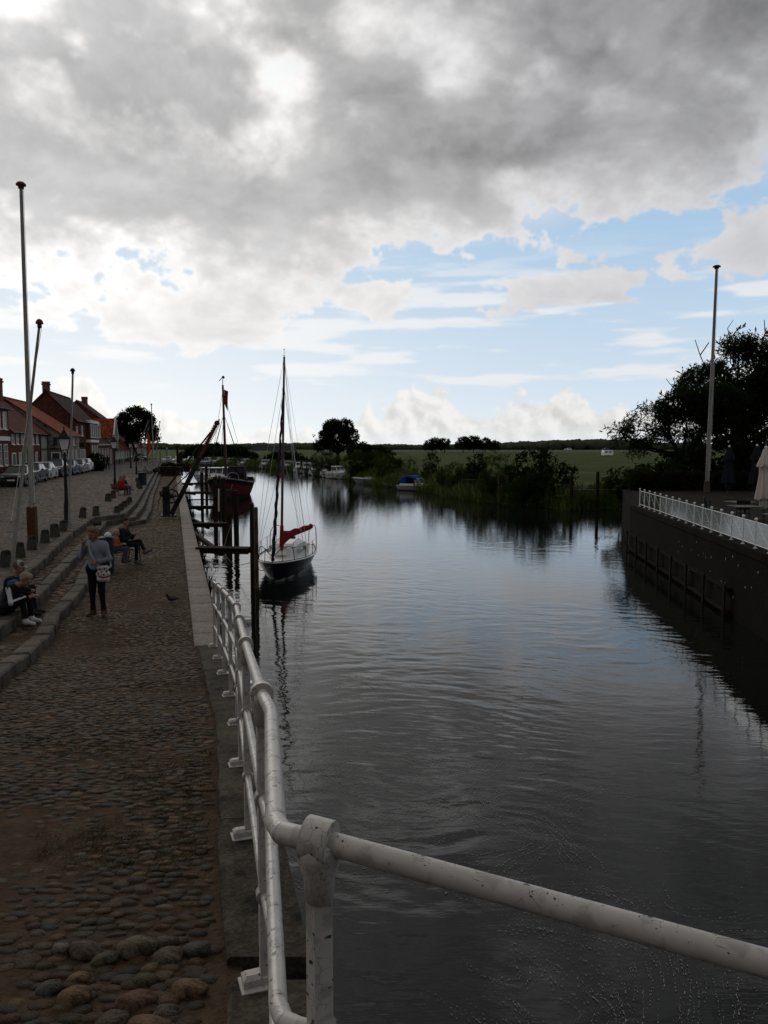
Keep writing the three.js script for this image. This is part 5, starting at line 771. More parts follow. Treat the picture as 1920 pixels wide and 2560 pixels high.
// ---------------------------------------------------------------- old hand crane
{
  const c = thing('quay_crane', 'old black hand crane with a gear wheel and a jib leaning over the water', 'crane', [-10.5, PROM - 0.02, -37.0]), dark = std(0.016, 0.014, 0.013, 0.65), rust = std(0.115, 0.038, 0.028, 0.7, { map: again(T.mottle, 1.5) });
  part('post', metres(cbox(0.34, 1.36, 0.34, 0.03, 0, 0.68, 0, 0, 0.25, 0)), dark, c); part('base_plate', cbox(0.7, 0.05, 0.6, 0.01, 0.1, 0.03, 0, 0, 0.25, 0), dark, c); part('post_cap', lathe([[0.19, 0], [0.2, 0.04], [0.12, 0.1], [0, 0.13]], 12).translate(0, 1.36, 0), dark, c);
  const wheel = (R, th, n, name, x, y, z) => { const g = [new THREE.TorusGeometry(R, th, 8, 36)]; for (let i = 0; i < n; i++) { const a = i / n * 6.2832; g.push(bar(V(0, 0, 0), V(Math.cos(a) * R, Math.sin(a) * R, 0), th * 0.85, th * 0.7, 6)); } const tn = Math.round(R * 110); for (let i = 0; i < tn; i++) { const a = i / tn * 6.2832; g.push(box(0.03, 0.018, th * 1.6, Math.cos(a) * (R + th), Math.sin(a) * (R + th), 0, 0, 0, a)); } g.push(cyl(0.06, 0.06, 0.12, 10, 0, 0, 0, Math.PI / 2)); return part(name, join(g.map((q) => put(bare(q), x, y, z))), dark, c); };
  wheel(0.31, 0.035, 6, 'gear_wheel', 0.33, 0.98, 0.22); wheel(0.12, 0.03, 4, 'pinion', -0.10, 1.10, 0.25); part('drum', put(cyl(0.1, 0.1, 0.5, 14), 0.33, 0.98, 0, Math.PI / 2), dark, c); part('crank', join([bar(V(-0.26, 0.78, 0.3), V(-0.10, 1.10, 0.3), 0.022, 0.022, 6), bar(V(-0.26, 0.78, 0.3), V(-0.26, 0.78, 0.5), 0.02, 0.02, 6), bar(V(-0.26, 0.80, 0.3), V(-0.33, 0.35, 0.32), 0.018, 0.018, 6)]), dark, c); part('axle', bar(V(0.33, 0.98, -0.3), V(0.33, 0.98, 0.3), 0.03, 0.03, 8), dark, c);
  const foot = V(0.24, 0.08, 0.0), tip = V(2.55, 4.46, 0.15); part('jib', metres(timber(foot, foot.clone().lerp(tip, 0.63), 0.16, 0.20)), dark, c); part('jib_head', metres(timber(foot.clone().lerp(tip, 0.62), tip, 0.115, 0.14)), rust, c);
  part('sheave', join([cyl(0.125, 0.125, 0.09, 20, tip.x, tip.y, tip.z, Math.PI / 2), cyl(0.03, 0.03, 0.12, 8, tip.x + 0.1, tip.y + 0.13, tip.z, 0, 0, -0.4)]), rust, c);
  const mid = foot.clone().lerp(tip, 0.9); for (const z of [-0.1, 0.12]) part('stay_rod', bar(V(0.02, 1.33, z), mid.clone().add(V(-0.08, 0.02, z * 0.5)), 0.028, 0.028, 7), dark, c); part('stay_rod', bar(V(0.30, 1.28, 0.1), foot.clone().lerp(tip, 0.52), 0.022, 0.022, 7), dark, c);
  const chain = (a, b, n, sag, name) => { const g = []; for (let i = 0; i < n; i++) { const t = (i + 0.5) / n, p = a.clone().lerp(b, t); p.y -= sag * Math.sin(t * Math.PI); const k = new THREE.TorusGeometry(0.03, 0.009, 4, 8); k.scale(1, 1.5, 1); g.push(put(bare(k), p.x, p.y, p.z, 0, i % 2 ? 1.57 : 0, -0.5)); } part(name, join(g), dark, c); };
  chain(tip.clone().add(V(-0.12, -0.05, 0.05)), foot.clone().lerp(tip, 0.5).add(V(-0.14, 0.08, 0.05)), 40, 0.03, 'chain'); chain(tip.clone().add(V(0.1, -0.1, 0.02)), V(1.55, 2.45, 0.1), 36, 0.05, 'hoist_chain'); part('hook', tube([V(1.55, 2.45, 0.1), V(1.58, 2.3, 0.1), V(1.5, 2.22, 0.1), V(1.44, 2.3, 0.1)], 0.02, 10, 6), dark, c);
}
// ---------------------------------------------------------------- jetties and piles
function pile(parent, x, d, top, r, mat = M.timber, square = false) { const p = part('pile', metres(square ? cbox(r * 2, top + 2, r * 2, 0.02, x, top / 2 - 1, -d, 0, 0.2, 0) : cyl(r * 1.05, r, top + 2, 12, x, top / 2 - 1, -d)), mat, parent); part('pile_top', metres(square ? cbox(r * 1.9, 0.02, r * 1.9, 0.006, x, top + 0.011, -d, 0, 0.2, 0) : cyl(r * 0.96, r * 0.9, 0.03, 12, x, top + 0.015, -d)), mat, p); return p; }
function jetty(label, d, y, px, pd, planks, spread) {
  const j = thing('finger_jetty', label, 'jetty', [0, 0, 0], 0, 'timber finger jetties along the left quay'), q = V(quayR(d) - 0.02, y, -d), e = V(px, y, -pd), dir = e.clone().sub(q), L = dir.length(); dir.normalize(); const nrm = V(-dir.z, 0, dir.x);
  for (const s of [-0.16, 0.16]) part('bearer', metres(timber(q.clone().addScaledVector(nrm, s).add(V(0, -0.10, 0)), e.clone().addScaledVector(nrm, s).add(V(0, -0.10, 0)), 0.10, 0.15)), M.timber, j);
  const yaw = Math.atan2(dir.x, dir.z), n = Math.round(L / 0.135), geo = metres(cbox(0.52, 0.045, 0.112, 0.006)); for (let i = 0; i < n; i++) { const p = q.clone().addScaledVector(dir, (i + 0.5) * L / n), m = part('plank', geo, M.timber, j); m.position.set(p.x, y, p.z); m.rotation.y = yaw + Math.sin(i * 7.3) * 0.015; }
  const qb = V(quayR(d + spread) - 0.02, y - 0.12, -(d + spread)); part('brace', metres(timber(qb, q.clone().addScaledVector(dir, L * 0.45).add(V(0, -0.2, 0)), 0.14, 0.16)), M.timber, j); return j;
}
{
  const a = jetty('nearest timber jetty with plank deck, ending at the sailing boat', 25.0, 1.30, -4.35, 24.75, 10, 5.2); pile(a, -4.25, 24.62, 2.76, 0.070, M.timber, true); pile(a, -4.12, 24.66, 2.62, 0.060, M.timberPale, true);
  const b = jetty('second timber jetty along the quay', 35.6, 1.02, -7.2, 35.75, 10, 4); pile(b, -7.2, 35.6, 2.55, 0.13); pile(b, -6.95, 36.0, 2.5, 0.12);
  const c = jetty('third timber jetty with a handrail, near the barge stem', 47.0, 0.92, -10.3, 47.2, 10, 3); pile(c, -10.35, 47.1, 2.70, 0.14); pile(c, -9.92, 47.45, 2.62, 0.13); for (const y of [1.35, 1.75]) part('handrail', metres(timber(V(quayR(46.6), y, -46.6), V(-10.3, y, -46.9), 0.06, 0.07)), M.timber, c); for (const t of [0.1, 0.55]) { const x = lerp(quayR(46.6), -10.3, t); part('rail_post', metres(timber(V(x, 0.8, -46.75), V(x, 1.78, -46.75), 0.07, 0.07)), M.timber, c); } part('fender_pipe', bar(V(-10.12, 0.6, -46.92), V(-10.1, 2.0, -46.92), 0.04, 0.04, 8), M.white, c);
  const d = jetty('fourth timber jetty beside the moored barge', 60.5, 1.0, -13.9, 61.0, 8, 2.5); pile(d, -14.5, 61.2, 2.5, 0.13); const e = jetty('far timber jetty beyond the barge', 75, 1.0, -17.5, 75.4, 8, 2.5); pile(e, -17.45, 75.6, 2.6, 0.14);
  // ropes from the piles to the near boat
  const rope = (label, pts) => tag(part('mooring_rope', tube(pts, 0.011, 20, 5), std(0.16, 0.14, 0.11, 0.95), scene), label, 'rope', 'mooring ropes');
  rope('slack mooring rope from the nearest jetty to the near boat bow', [V(-4.2, 1.1, -24.7), V(-4.05, 0.55, -24.9), V(-3.75, 0.62, -25.3)]); rope('long slack rope hanging under the second jetty', [V(-7.1, 1.0, -35.6), V(-6.9, 0.25, -33), V(-5.6, 0.2, -28.5), V(-4.3, 0.8, -25)]); rope('mooring rope from the third jetty pile down to the barge', [V(-10.2, 1.7, -47.3), V(-11.0, 1.0, -54), V(-12.3, 1.5, -62.4)]);
}
// planters and stacked crates further along the quay
{
  const crate = (label, x, d, w, h, dp, mat) => { const c = thing('quay_crate', label, 'crate', [x, PROM - 0.02, -d], -0.27, 'dark crates on the far quay'), n = Math.round(h / 0.17); for (let i = 0; i < n; i++) { part('board', metres(cbox(w, h / n - 0.012, 0.03, 0.004, 0, (i + 0.5) * h / n, dp / 2)), mat, c); part('board', metres(cbox(0.03, h / n - 0.012, dp - 0.07, 0.004, w / 2 - 0.02, (i + 0.5) * h / n, 0)), mat, c); part('board', metres(cbox(0.03, h / n - 0.012, dp - 0.07, 0.004, -w / 2 + 0.02, (i + 0.5) * h / n, 0)), mat, c); } part('lid', metres(cbox(w + 0.06, 0.05, dp + 0.04, 0.006, 0, h + 0.026, 0)), mat, c); for (const s of [-1, 1]) part('corner_post', metres(cbox(0.07, h, 0.05, 0.006, s * (w / 2 - 0.05), h / 2, dp / 2 + 0.04)), mat, c); return c; };
  crate('wide dark timber crate in the middle of the far promenade', -24.75, 87.6, 1.5, 1.0, 0.9, M.timber); crate('smaller dark crate right of the wide one by the coping', -23.45, 87.9, 0.75, 0.95, 0.8, M.timber); crate('dark timber crate behind the others on the far quay', -25.8, 93, 1.6, 0.9, 0.9, M.timber); crate('long low dark crate at the quay edge further off', -27.6, 104, 2.4, 1.0, 1.0, M.timber);
  bush('heap of dark trailing plants on the far crate', [-25.4, PROM + 0.9, -91], { seed: 66, size: 0.2, mat: LEAF.dark, blobs: [[0, 0.15, 0, 0.9, 0.35, 0.5], [1.3, 0.1, 0, 0.6, 0.3, 0.4]] });
  const fp = thing('flower_planter', 'planter of dark red flowers at the far quay edge', 'planter', [-25.6, PROM, -100]); part('tub', lathe([[0.35, 0], [0.42, 0.5], [0.46, 0.52], [0.4, 0.54], [0, 0.5]], 14), M.timber, fp); leaves('flowers', fp, [[0, 0.75, 0, 0.75, 0.38, 0.6]], { size: 0.14, mat: leafMat(0.22, 0.025, 0.03), seed: 5, gap: 0.3, density: 0.4 });
  const hoop = thing('mooring_hoop', 'thin metal hoop ladder standing at the far coping', 'ladder', [quayR(78) - 0.2, PROM, -78]); part('hoop', join([put(new THREE.TorusGeometry(0.34, 0.03, 6, 20), 0, 0.45, 0), put(new THREE.TorusGeometry(0.34, 0.03, 6, 20), 0.3, 0.42, -0.7)]), M.iron, hoop);
  for (const [x, d, h, l] of [[-29.5, 112, 2.6, 'tall dark mooring post at the far quay edge'], [-33.2, 124, 3.6, 'highest dark post with a knob on the far quay'], [-31.3, 118, 2.3, 'dark mooring post behind the far crates']]) { const p = thing('mooring_post', l, 'post', [x, PROM - 0.4, -d], 0, 'dark posts on the far quay'); part('shaft', metres(cyl(0.2, 0.18, h, 10, 0, h / 2, 0)), M.timber, p); part('knob', lathe([[0.2, 0], [0.3, 0.05], [0.3, 0.2], [0.15, 0.3], [0, 0.3]], 12).translate(0, h, 0), M.timber, p); }
  const pram = thing('pram', 'black pram parked beside the distant bench', 'pram', [-24.6, PROM - 0.02, -83], 0.6); part('carrycot', put(new THREE.SphereGeometry(0.36, 14, 8, 0, 6.3, 0, 2.0), 0, 0.72, 0), M.iron, pram); part('hood', put(new THREE.SphereGeometry(0.4, 14, 8, 0, 3.14, 0, 1.7), 0, 0.74, 0, 0, 1.0), M.iron, pram); part('handle', tube([V(-0.3, 0.8, 0.1), V(-0.6, 1.05, 0.1), V(-0.6, 1.05, -0.1), V(-0.3, 0.8, -0.1)], 0.015, 12, 5), M.iron, pram); part('frame', join([bar(V(-0.3, 0.15, 0.22), V(0.25, 0.65, 0.2), 0.014), bar(V(0.3, 0.15, 0.22), V(-0.25, 0.65, 0.2), 0.014), bar(V(-0.3, 0.15, -0.22), V(0.25, 0.65, -0.2), 0.014), bar(V(0.3, 0.15, -0.22), V(-0.25, 0.65, -0.2), 0.014)]), M.iron, pram); for (const x of [-0.3, 0.3]) for (const z of [-0.24, 0.24]) part('wheel', put(new THREE.TorusGeometry(0.13, 0.025, 6, 16), x, 0.15, z), M.iron, pram);
}
// ---------------------------------------------------------------- the terrace: parasols, tables
function parasol(label, pos, h, mat, capMat, lean = 0) {
  const p = thing('closed_parasol', label, 'parasol', pos, lean, 'closed parasols on the terrace'), n = 40, rings = [[h, 0.03], [h - 0.06, 0.09], [h - 0.25, 0.13], [h - 0.62, 0.26], [h - 0.66, 0.17], [h - 0.9, 0.17], [h - 1.45, 0.24], [h - 1.75, 0.28], [h - 1.77, 0.20], [h - 1.85, 0.15], [h - 2.05, 0.13], [h - 2.12, 0.04]], v = [], idx = [];
  rings.forEach(([y, r], j) => { for (let i = 0; i < n; i++) { const a = i / n * 6.2832, f = 1 + (j > 0 && j < 11 ? 0.16 : 0.02) * Math.sin(a * 8 + j * 0.25) + 0.08 * Math.sin(a * 3 + j * 0.7); v.push(Math.cos(a) * r * f, y + (j === 3 || j === 7 ? 0.05 * Math.sin(a * 4) : 0), Math.sin(a) * r * f); } }); for (let j = 0; j + 1 < rings.length; j++) for (let i = 0; i < n; i++) { const a = j * n + i, b = j * n + (i + 1) % n; idx.push(a, b, a + n, b, b + n, a + n); }
  const g = new THREE.BufferGeometry(); g.setAttribute('position', new THREE.Float32BufferAttribute(v, 3)); g.setIndex(idx); g.computeVertexNormals(); mat.side = THREE.DoubleSide; part('canopy', g, mat, p); part('pole', cyl(0.025, 0.025, h, 8, 0, h / 2 - 0.02, 0), M.timberPale, p); part('base', lathe([[0.3, 0], [0.3, 0.06], [0.06, 0.1], [0.05, 0.3], [0, 0.3]], 16), M.rampKerb, p); part('tip', ball(0.06, 0, h + 0.02, 0, 8), capMat, p); return p;
}
parasol('closed pale cloth parasol at the right picture edge', [13.22, WALLTOP - 0.03, -26.7], 2.52, std(0.46, 0.40, 0.37, 0.95), M.white);
parasol('closed dark parasol near the right flagpole', [17.0, WALLTOP - 0.03, -38], 2.55, std(0.014, 0.015, 0.02, 0.95), M.white); parasol('closed dark parasol right of the first dark one', [17.4, WALLTOP - 0.03, -36], 2.6, std(0.014, 0.015, 0.02, 0.95), M.white);
function table(label, pos, turn) { const t = thing('cafe_table', label, 'table', pos, turn, 'square terrace tables'); const top = std(0.26, 0.24, 0.22, 0.6, { map: again(T.wood, 1.5) }); for (let i = 0; i < 6; i++) part('top_slat', metres(cbox(0.78, 0.025, 0.122, 0.004, 0, 0.72, -0.325 + i * 0.13)), top, t); part('pedestal', lathe([[0.22, 0], [0.22, 0.03], [0.03, 0.06], [0.03, 0.68], [0.1, 0.705], [0, 0.705]], 12), M.iron, t); return t; }
table('slatted square table further back on the terrace', [12.0, WALLTOP - 0.03, -25.8], 0.1); table('slatted square table in front of the other near the glass', [11.25, WALLTOP - 0.03, -23.9], 0.05); table('slatted square table under the closed pale parasol', [10.9, WALLTOP - 0.03, -20.9], 0.1);
function chair(label, pos, turn) { const c = thing('cafe_chair', label, 'chair', pos, turn, 'dark terrace chairs'); part('seat', cbox(0.42, 0.03, 0.42, 0.01, 0, 0.44, 0), M.iron, c); part('backrest', cbox(0.42, 0.3, 0.025, 0.008, 0, 0.7, -0.2, -0.12), M.iron, c); for (const x of [-0.18, 0.18]) for (const z of [-0.18, 0.18]) part('leg', bar(V(x * 1.1, 0, z * 1.1), V(x, z < 0 ? 0.85 : 0.44, z), 0.014, 0.014, 6), M.iron, c); return c; }
chair('dark cafe chair left of the rear slatted table', [11.2, WALLTOP - 0.03, -26.3], 1.2); chair('dark cafe chair behind the front slatted table', [11.6, WALLTOP - 0.03, -24.9], 3.0); chair('dark cafe chair at the fence left of the front table', [10.6, WALLTOP - 0.03, -24.6], 0.9); chair('dark cafe chair beside the pale parasol', [12.3, WALLTOP - 0.03, -24.2], -1.2);
// posts and walkways at the far bank
{
  const w = thing('bank_walkway', 'timber mooring walkway with two tall posts at the far bank', 'jetty', [0, 0, 0]); pile(w, 13.5, 55.3, 2.68, 0.11); pile(w, 15.2, 54.7, 2.74, 0.12); part('walkway_plank', metres(timber(V(13.6, 1.42, -55.6), V(17.6, 1.47, -55.2), 0.5, 0.07)), M.timberPale, w); part('walkway_plank', metres(timber(V(12.5, 0.96, -56.2), V(14.3, 1.0, -55.5), 0.4, 0.06)), M.timberPale, w);
  const v = thing('bush_jetty', 'weathered white jetty posts half hidden in the bank bushes', 'jetty', [0, 0, 0]); for (const [x, d, t] of [[9.2, 61.5, 2.3], [9.5, 61.8, 2.2], [9.95, 61.2, 2.35]]) pile(v, x, d, t, 0.07, M.timberPale, true); part('jetty_board', metres(timber(V(9.6, 1.75, -60.9), V(11.4, 1.75, -60.4), 0.4, 0.06)), M.timberPale, v); part('jetty_board', metres(timber(V(7.0, 1.7, -66.5), V(8.0, 1.72, -66), 0.3, 0.06)), M.timberPale, v);
  const r = rngOf(120); [[-19.4, 141], [-13.2, 124], [-12.2, 122], [-14.0, 130], [-4.4, 101], [-3.4, 98.6], [-0.6, 91], [-26.3, 157], [-33, 171], [5.6, 74.4], [-7.0, 109], [-9.2, 114.6]].forEach(([x, d], i) => { const m = part('mooring_stake', metres(join([cyl(0.10, 0.085, 3.6, 10, 0, 0.6, 0), cyl(0.085, 0.05, 0.05, 10, 0, 2.42, 0)])), M.timber, scene); m.position.set(x, (r() - 0.5) * 0.5, -d); tag(m, `dark mooring stake at the far bank, number ${['one', 'two', 'three', 'four', 'five', 'six', 'seven', 'eight', 'nine', 'ten', 'eleven', 'twelve'][[...[0, 1, 2, 3, 4, 5, 6, 7, 8, 9, 10, 11]].sort((a, b) => [-19.4 / 141, -13.2 / 124, -12.2 / 122, -14 / 130, -4.4 / 101, -3.4 / 98.6, -0.6 / 91, -26.3 / 157, -33 / 171, 5.6 / 74.4, -7 / 109, -9.2 / 114.6][a] - [-19.4 / 141, -13.2 / 124, -12.2 / 122, -14 / 130, -4.4 / 101, -3.4 / 98.6, -0.6 / 91, -26.3 / 157, -33 / 171, 5.6 / 74.4, -7 / 109, -9.2 / 114.6][b]).indexOf(i)]} from the left`, 'stake', 'mooring stakes at the far bank'); });
}
// ---------------------------------------------------------------- far across the field
{
  structure('field_road', join([ribbon([V(-40, 1.9, -486), V(400, 1.9, -486)].reverse(), [V(-40, 1.9, -478), V(400, 1.9, -478)].reverse()), ribbon([V(-40, 1.9, -478), V(400, 1.9, -478)].reverse(), [V(-40, 0.9, -470), V(400, 0.9, -470)].reverse())]), std(0.13, 0.13, 0.12, 0.9, { map: again(T.mottle, 0.05), side: THREE.DoubleSide }));
  const c = thing('caravan', 'small white caravan parked on the far field', 'caravan', [81.1, 1.0, -280.2], 0.2); const s = new THREE.Shape(); s.moveTo(-1.75, 0.35); s.lineTo(1.75, 0.35); s.lineTo(1.8, 1.4); s.quadraticCurveTo(1.7, 2.0, 1.3, 2.0); s.lineTo(-1.5, 2.0); s.quadraticCurveTo(-1.8, 1.9, -1.8, 1.3); s.closePath(); part('body', bare(new THREE.ExtrudeGeometry(s, { depth: 1.9, bevelEnabled: true, bevelSize: 0.05, bevelThickness: 0.05 })).translate(0, 0, -0.95), std(0.62, 0.62, 0.6, 0.5), c); for (const x of [-0.9, 0.6]) part('window', box(1.0, 0.5, 0.03, x, 1.45, 1.02), HM.pane, c); for (const z of [-0.9, 0.9]) part('wheel', cyl(0.3, 0.3, 0.18, 14, 0, 0.3, z, Math.PI / 2), M.iron, c); part('tow_bar', bar(V(1.7, 0.4, 0), V(2.6, 0.4, 0), 0.05), M.iron, c);
  const hall = thing('far_hall', 'long low flat roofed building on the horizon between the two masts', 'building', [-88, 1, -620], 0.1); part('wall', box(34, 4.2, 18, 0, 2.1, 0), std(0.06, 0.06, 0.06, 0.9), hall); part('roof', box(35, 0.5, 19, 0, 4.45, 0), std(0.11, 0.11, 0.115, 0.8), hall);
}

// ---------------------------------------------------------------- boats; x towards the bow, y up from the waterline
function hull({ L, B, bow, mid, stern, draft = 0.35, transom = 0.78, rake = 0.5, full = 0.55, flare = 0.55, n = 26, m = 9 }) {
  const st = []; // stations from stern (u = 0) to stem (u = 1)
  for (let i = 0; i <= n; i++) {
    const u = i / n, b = B / 2 * (u < 0.45 ? lerp(transom, 1, Math.sin(u / 0.45 * Math.PI / 2)) : Math.pow(Math.max(0, 1 - Math.pow((u - 0.45) / 0.55, 2.1)), full)), sh = u < 0.4 ? lerp(stern, mid, u / 0.4) : lerp(mid, bow, Math.pow((u - 0.4) / 0.6, 1.7)), k = -draft * (1 - Math.pow(u, 6));
    const row = []; for (let j = 0; j <= m; j++) { const v = j / m, y = lerp(k, sh, v), w = b * Math.pow(v, flare * lerp(0.8, 1.35, u)); const x = -L / 2 + u * (L - rake) + rake * Math.pow(u, 5) * v; row.push([x, y, w]); } st.push(row);
  }
  return st;
}
function skin(st) { // both sides and transom
  const p = [], idx = [], n = st.length, m = st[0].length; for (const s of [1, -1]) { const o = p.length / 3; st.forEach((row) => row.forEach(([x, y, w]) => p.push(x, y, w * s))); for (let i = 0; i + 1 < n; i++) for (let j = 0; j + 1 < m; j++) { const a = o + i * m + j, b = a + m; s > 0 ? idx.push(a, b, a + 1, b, b + 1, a + 1) : idx.push(a, a + 1, b, b, a + 1, b + 1); } }
  const g = new THREE.BufferGeometry(); g.setAttribute('position', new THREE.Float32BufferAttribute(p, 3)); g.setIndex(idx); g.computeVertexNormals(); const h = bare(g);
  const row = st[0], t = [], r0 = row.map(([x, y, w]) => [x, y, w]), verts = [...r0, ...r0.map(([x, y, w]) => [x, y, -w])]; for (let j = 0; j + 1 < m; j++) t.push([j, j + 1, m + j + 1, m + j]); return join([h, facets(verts, t)]);
}
function deck(st, drop = 0.03, inset = 0.98) { const p = [], idx = []; st.forEach((row) => { const [x, y, w] = row[row.length - 1]; for (let k = -3; k <= 3; k++) p.push(x, y - drop + 0.03 * (1 - Math.abs(k) / 3), w * inset * k / 3); }); for (let i = 0; i + 1 < st.length; i++) for (let k = 0; k < 6; k++) { const a = i * 7 + k, b = a + 7; idx.push(a, a + 1, b, b, a + 1, b + 1); } const g = new THREE.BufferGeometry(); g.setAttribute('position', new THREE.Float32BufferAttribute(p, 3)); g.setIndex(idx); g.computeVertexNormals(); return bare(g); }
function strake(st, r, at = 1) { const j = Math.round((st[0].length - 1) * at), out = []; for (const s of [1, -1]) out.push(tube(st.map((row) => V(row[j][0], row[j][1], row[j][2] * s + 0.004 * s)), r, 50, 6)); return join(out); }
function bandPaint(g, bands) { return paint(g, (x, y) => { for (const [top, c] of bands) if (y < top) return c; return bands[bands.length - 1][1]; }); }
const glassDark = new THREE.MeshPhysicalMaterial({ color: new THREE.Color().setRGB(0.03, 0.034, 0.036), roughness: 0.06, ior: 1.5 });
const gel = std(0.60, 0.60, 0.58, 0.35), vc = (rough) => new THREE.MeshPhysicalMaterial({ vertexColors: true, roughness: rough, color: 0xffffff, specularIntensity: rough > 0.8 ? 0.1 : 0.35 });
const steelBright = std(0.45, 0.45, 0.45, 0.3, { metalness: 0.8 });
// block with sloping ends: a cabin
function cabin(x0, x1, w0, w1, y0, y1, rakeF, rakeR, tumble = 0.1) { const v = [[x0, y0, w0], [x1, y0, w1], [x1, y0, -w1], [x0, y0, -w0], [x0 + rakeR, y1, w0 - tumble], [x1 - rakeF, y1, w1 - tumble], [x1 - rakeF, y1, -w1 + tumble], [x0 + rakeR, y1, -w0 + tumble]]; return facets(v, [[0, 1, 5, 4], [1, 2, 6, 5], [2, 3, 7, 6], [3, 0, 4, 7], [4, 5, 6, 7]]); }
function mapQuad(c, u0, u1, v0, v1, out) { // a sub-rectangle of a quad face, pushed out a little
  const [a, b, d, e] = c.map((q) => V(...q)), at = (u, v) => a.clone().lerp(b, u).lerp(e.clone().lerp(d, u), v), n = b.clone().sub(a).cross(e.clone().sub(a)).normalize().multiplyScalar(out); return facets([at(u0, v0).add(n), at(u1, v0).add(n), at(u1, v1).add(n), at(u0, v1).add(n)].map((p) => p.toArray()), [[0, 1, 2, 3]]); }
// ---- the near sailing boat
{
  const b = thing('sailing_boat', 'small dark hulled sailing boat with a red sail cover, moored at the nearest jetty', 'sailing boat', [-3.64, 0, -28.25], -Math.PI / 2 - 0.02);
  const st = hull({ L: 6.1, B: 2.05, bow: 0.74, mid: 0.56, stern: 0.60, draft: 0.45, rake: 0.65, transom: 0.7, flare: 0.42 });
  const navy = [0.010, 0.012, 0.020], white = [0.55, 0.55, 0.53]; part('hull', bandPaint(skin(st), [[-0.02, [0.05, 0.05, 0.06]], [0.055, white], [9, navy]]), vc(0.25), b); part('deck', deck(st, 0.02, 0.985), gel, b); part('rubbing_strake', strake(st, 0.026), gel, b); part('toe_rail', join([1, -1].map((s) => tube(st.map((row) => { const q = row[row.length - 1]; return V(q[0], q[1] + 0.035, q[2] * s * 0.96); }), 0.014, 50, 5))), std(0.05, 0.035, 0.025, 0.6), b);
  const cb = part('cabin', join([cabin(-1.35, 1.35, 0.72, 0.42, 0.52, 0.96, 0.55, 0.12, 0.14), cabin(-1.2, 0.55, 0.50, 0.42, 0.955, 1.05, 0.2, 0.1, 0.08)]), gel, b);
  for (const s of [1, -1]) for (const [x, w] of [[-0.7, 0.5], [0.1, 0.42]]) part('cabin_window', box(w, 0.15, 0.02, x, 0.78, s * (0.655 - 0.075 * (x + 0.7)), 0.3 * s, -0.11 * s), glassDark, cb); part('fore_hatch', cbox(0.45, 0.05, 0.42, 0.015, 1.0, 0.86, 0, 0, 0, -0.62), gel, cb); part('grab_rail', join([1, -1].map((s) => tube([V(-1.1, 1.07, 0.36 * s), V(-0.4, 1.1, 0.36 * s), V(0.4, 1.06, 0.33 * s)], 0.012, 12, 5))), std(0.06, 0.04, 0.03, 0.6), cb);
  part('cockpit_well', box(1.35, 0.02, 0.9, -2.1, 0.585, 0), std(0.10, 0.10, 0.10, 0.8), b); part('coaming', join([box(1.4, 0.16, 0.05, -2.1, 0.66, 0.52), box(1.4, 0.16, 0.05, -2.1, 0.66, -0.52)]), gel, b); part('outboard', join([cbox(0.26, 0.34, 0.24, 0.05, -3.2, 0.75, 0.2), box(0.1, 0.6, 0.08, -3.2, 0.3, 0.2)]), M.iron, b);
  const spar = std(0.060, 0.028, 0.022, 0.5), mt = V(1.0, 0.9, 0), top = V(0.92, 7.72, -0.16); part('mast', bar(mt, top, 0.050, 0.036, 10), spar, b); part('mast_head', join([box(0.2, 0.02, 0.02, top.x + 0.02, top.y + 0.03, top.z), bar(top, top.clone().add(V(0, 0.28, 0)), 0.006, 0.006, 4), box(0.16, 0.012, 0.03, top.x, top.y + 0.25, top.z)]), M.iron, b);
  const stay = mt.clone().lerp(top, 0.86), bowP = V(2.92, 0.76, 0); { const g = [], n = 60; let p = null; for (let i = 0; i <= n; i++) { const t = i / n, q = bowP.clone().lerp(stay, t), a = i * 1.1; q.add(V(Math.cos(a) * 0.012, 0, Math.sin(a) * 0.012)); const r = 0.062 * (1 - 0.55 * t) * (1 + 0.13 * Math.sin(i * 2.1)) * (t < 0.03 ? 0.4 : 1); if (p) g.push(bar(p[0], q, p[1], r, 8)); p = [q, r]; } part('furled_jib', join(g), std(0.020, 0.020, 0.030, 0.9), b); part('furling_drum', cyl(0.06, 0.06, 0.09, 12, 2.90, 0.84, 0), M.iron, b); }
  const goose = V(0.95, 1.32, -0.02), end = V(-1.15, 1.50, -0.80); part('boom', bar(goose.clone().add(V(0, -0.06, 0)), end.clone().add(V(0, -0.06, 0)), 0.035, 0.03, 8), steelBright, b);
  { const red = std(0.175, 0.014, 0.020, 0.85), p = [], idx = [], n = 22, m = 10; for (let i = 0; i <= n; i++) { const t = i / n, c = goose.clone().lerp(end, t), h = (0.10 + 0.10 * Math.pow(1 - t, 2) + 0.02 * Math.sin(t * 19)) * (t > 0.96 ? 0.7 : 1), lo = 0.07 + 0.24 * Math.pow(1 - t, 5), w = 0.075 + 0.02 * Math.sin(t * 11); const side = end.clone().sub(goose).normalize(); const nx = V(-side.z, 0, side.x); for (let j = 0; j <= m; j++) { const a = j / m * 6.2832; const q = c.clone().add(V(0, Math.cos(a) > 0 ? Math.cos(a) * h + 0.03 : Math.cos(a) * lo, 0)).addScaledVector(nx, Math.sin(a) * w); p.push(q.x, q.y, q.z); } } for (let i = 0; i < n; i++) for (let j = 0; j < m; j++) { const a = i * (m + 1) + j, q = a + m + 1; idx.push(a, q, a + 1, q, q + 1, a + 1); } const g = new THREE.BufferGeometry(); g.setAttribute('position', new THREE.Float32BufferAttribute(p, 3)); g.setIndex(idx); g.computeVertexNormals(); red.side = THREE.DoubleSide; const sc = part('sail_cover', join([bare(g), ball(0.1, end.x, end.y + 0.03, end.z, 10)]), red, b); part('mast_boot', bar(V(0.99, 1.0, 0), V(0.98, 1.78, -0.02), 0.085, 0.062, 10), red, b); }
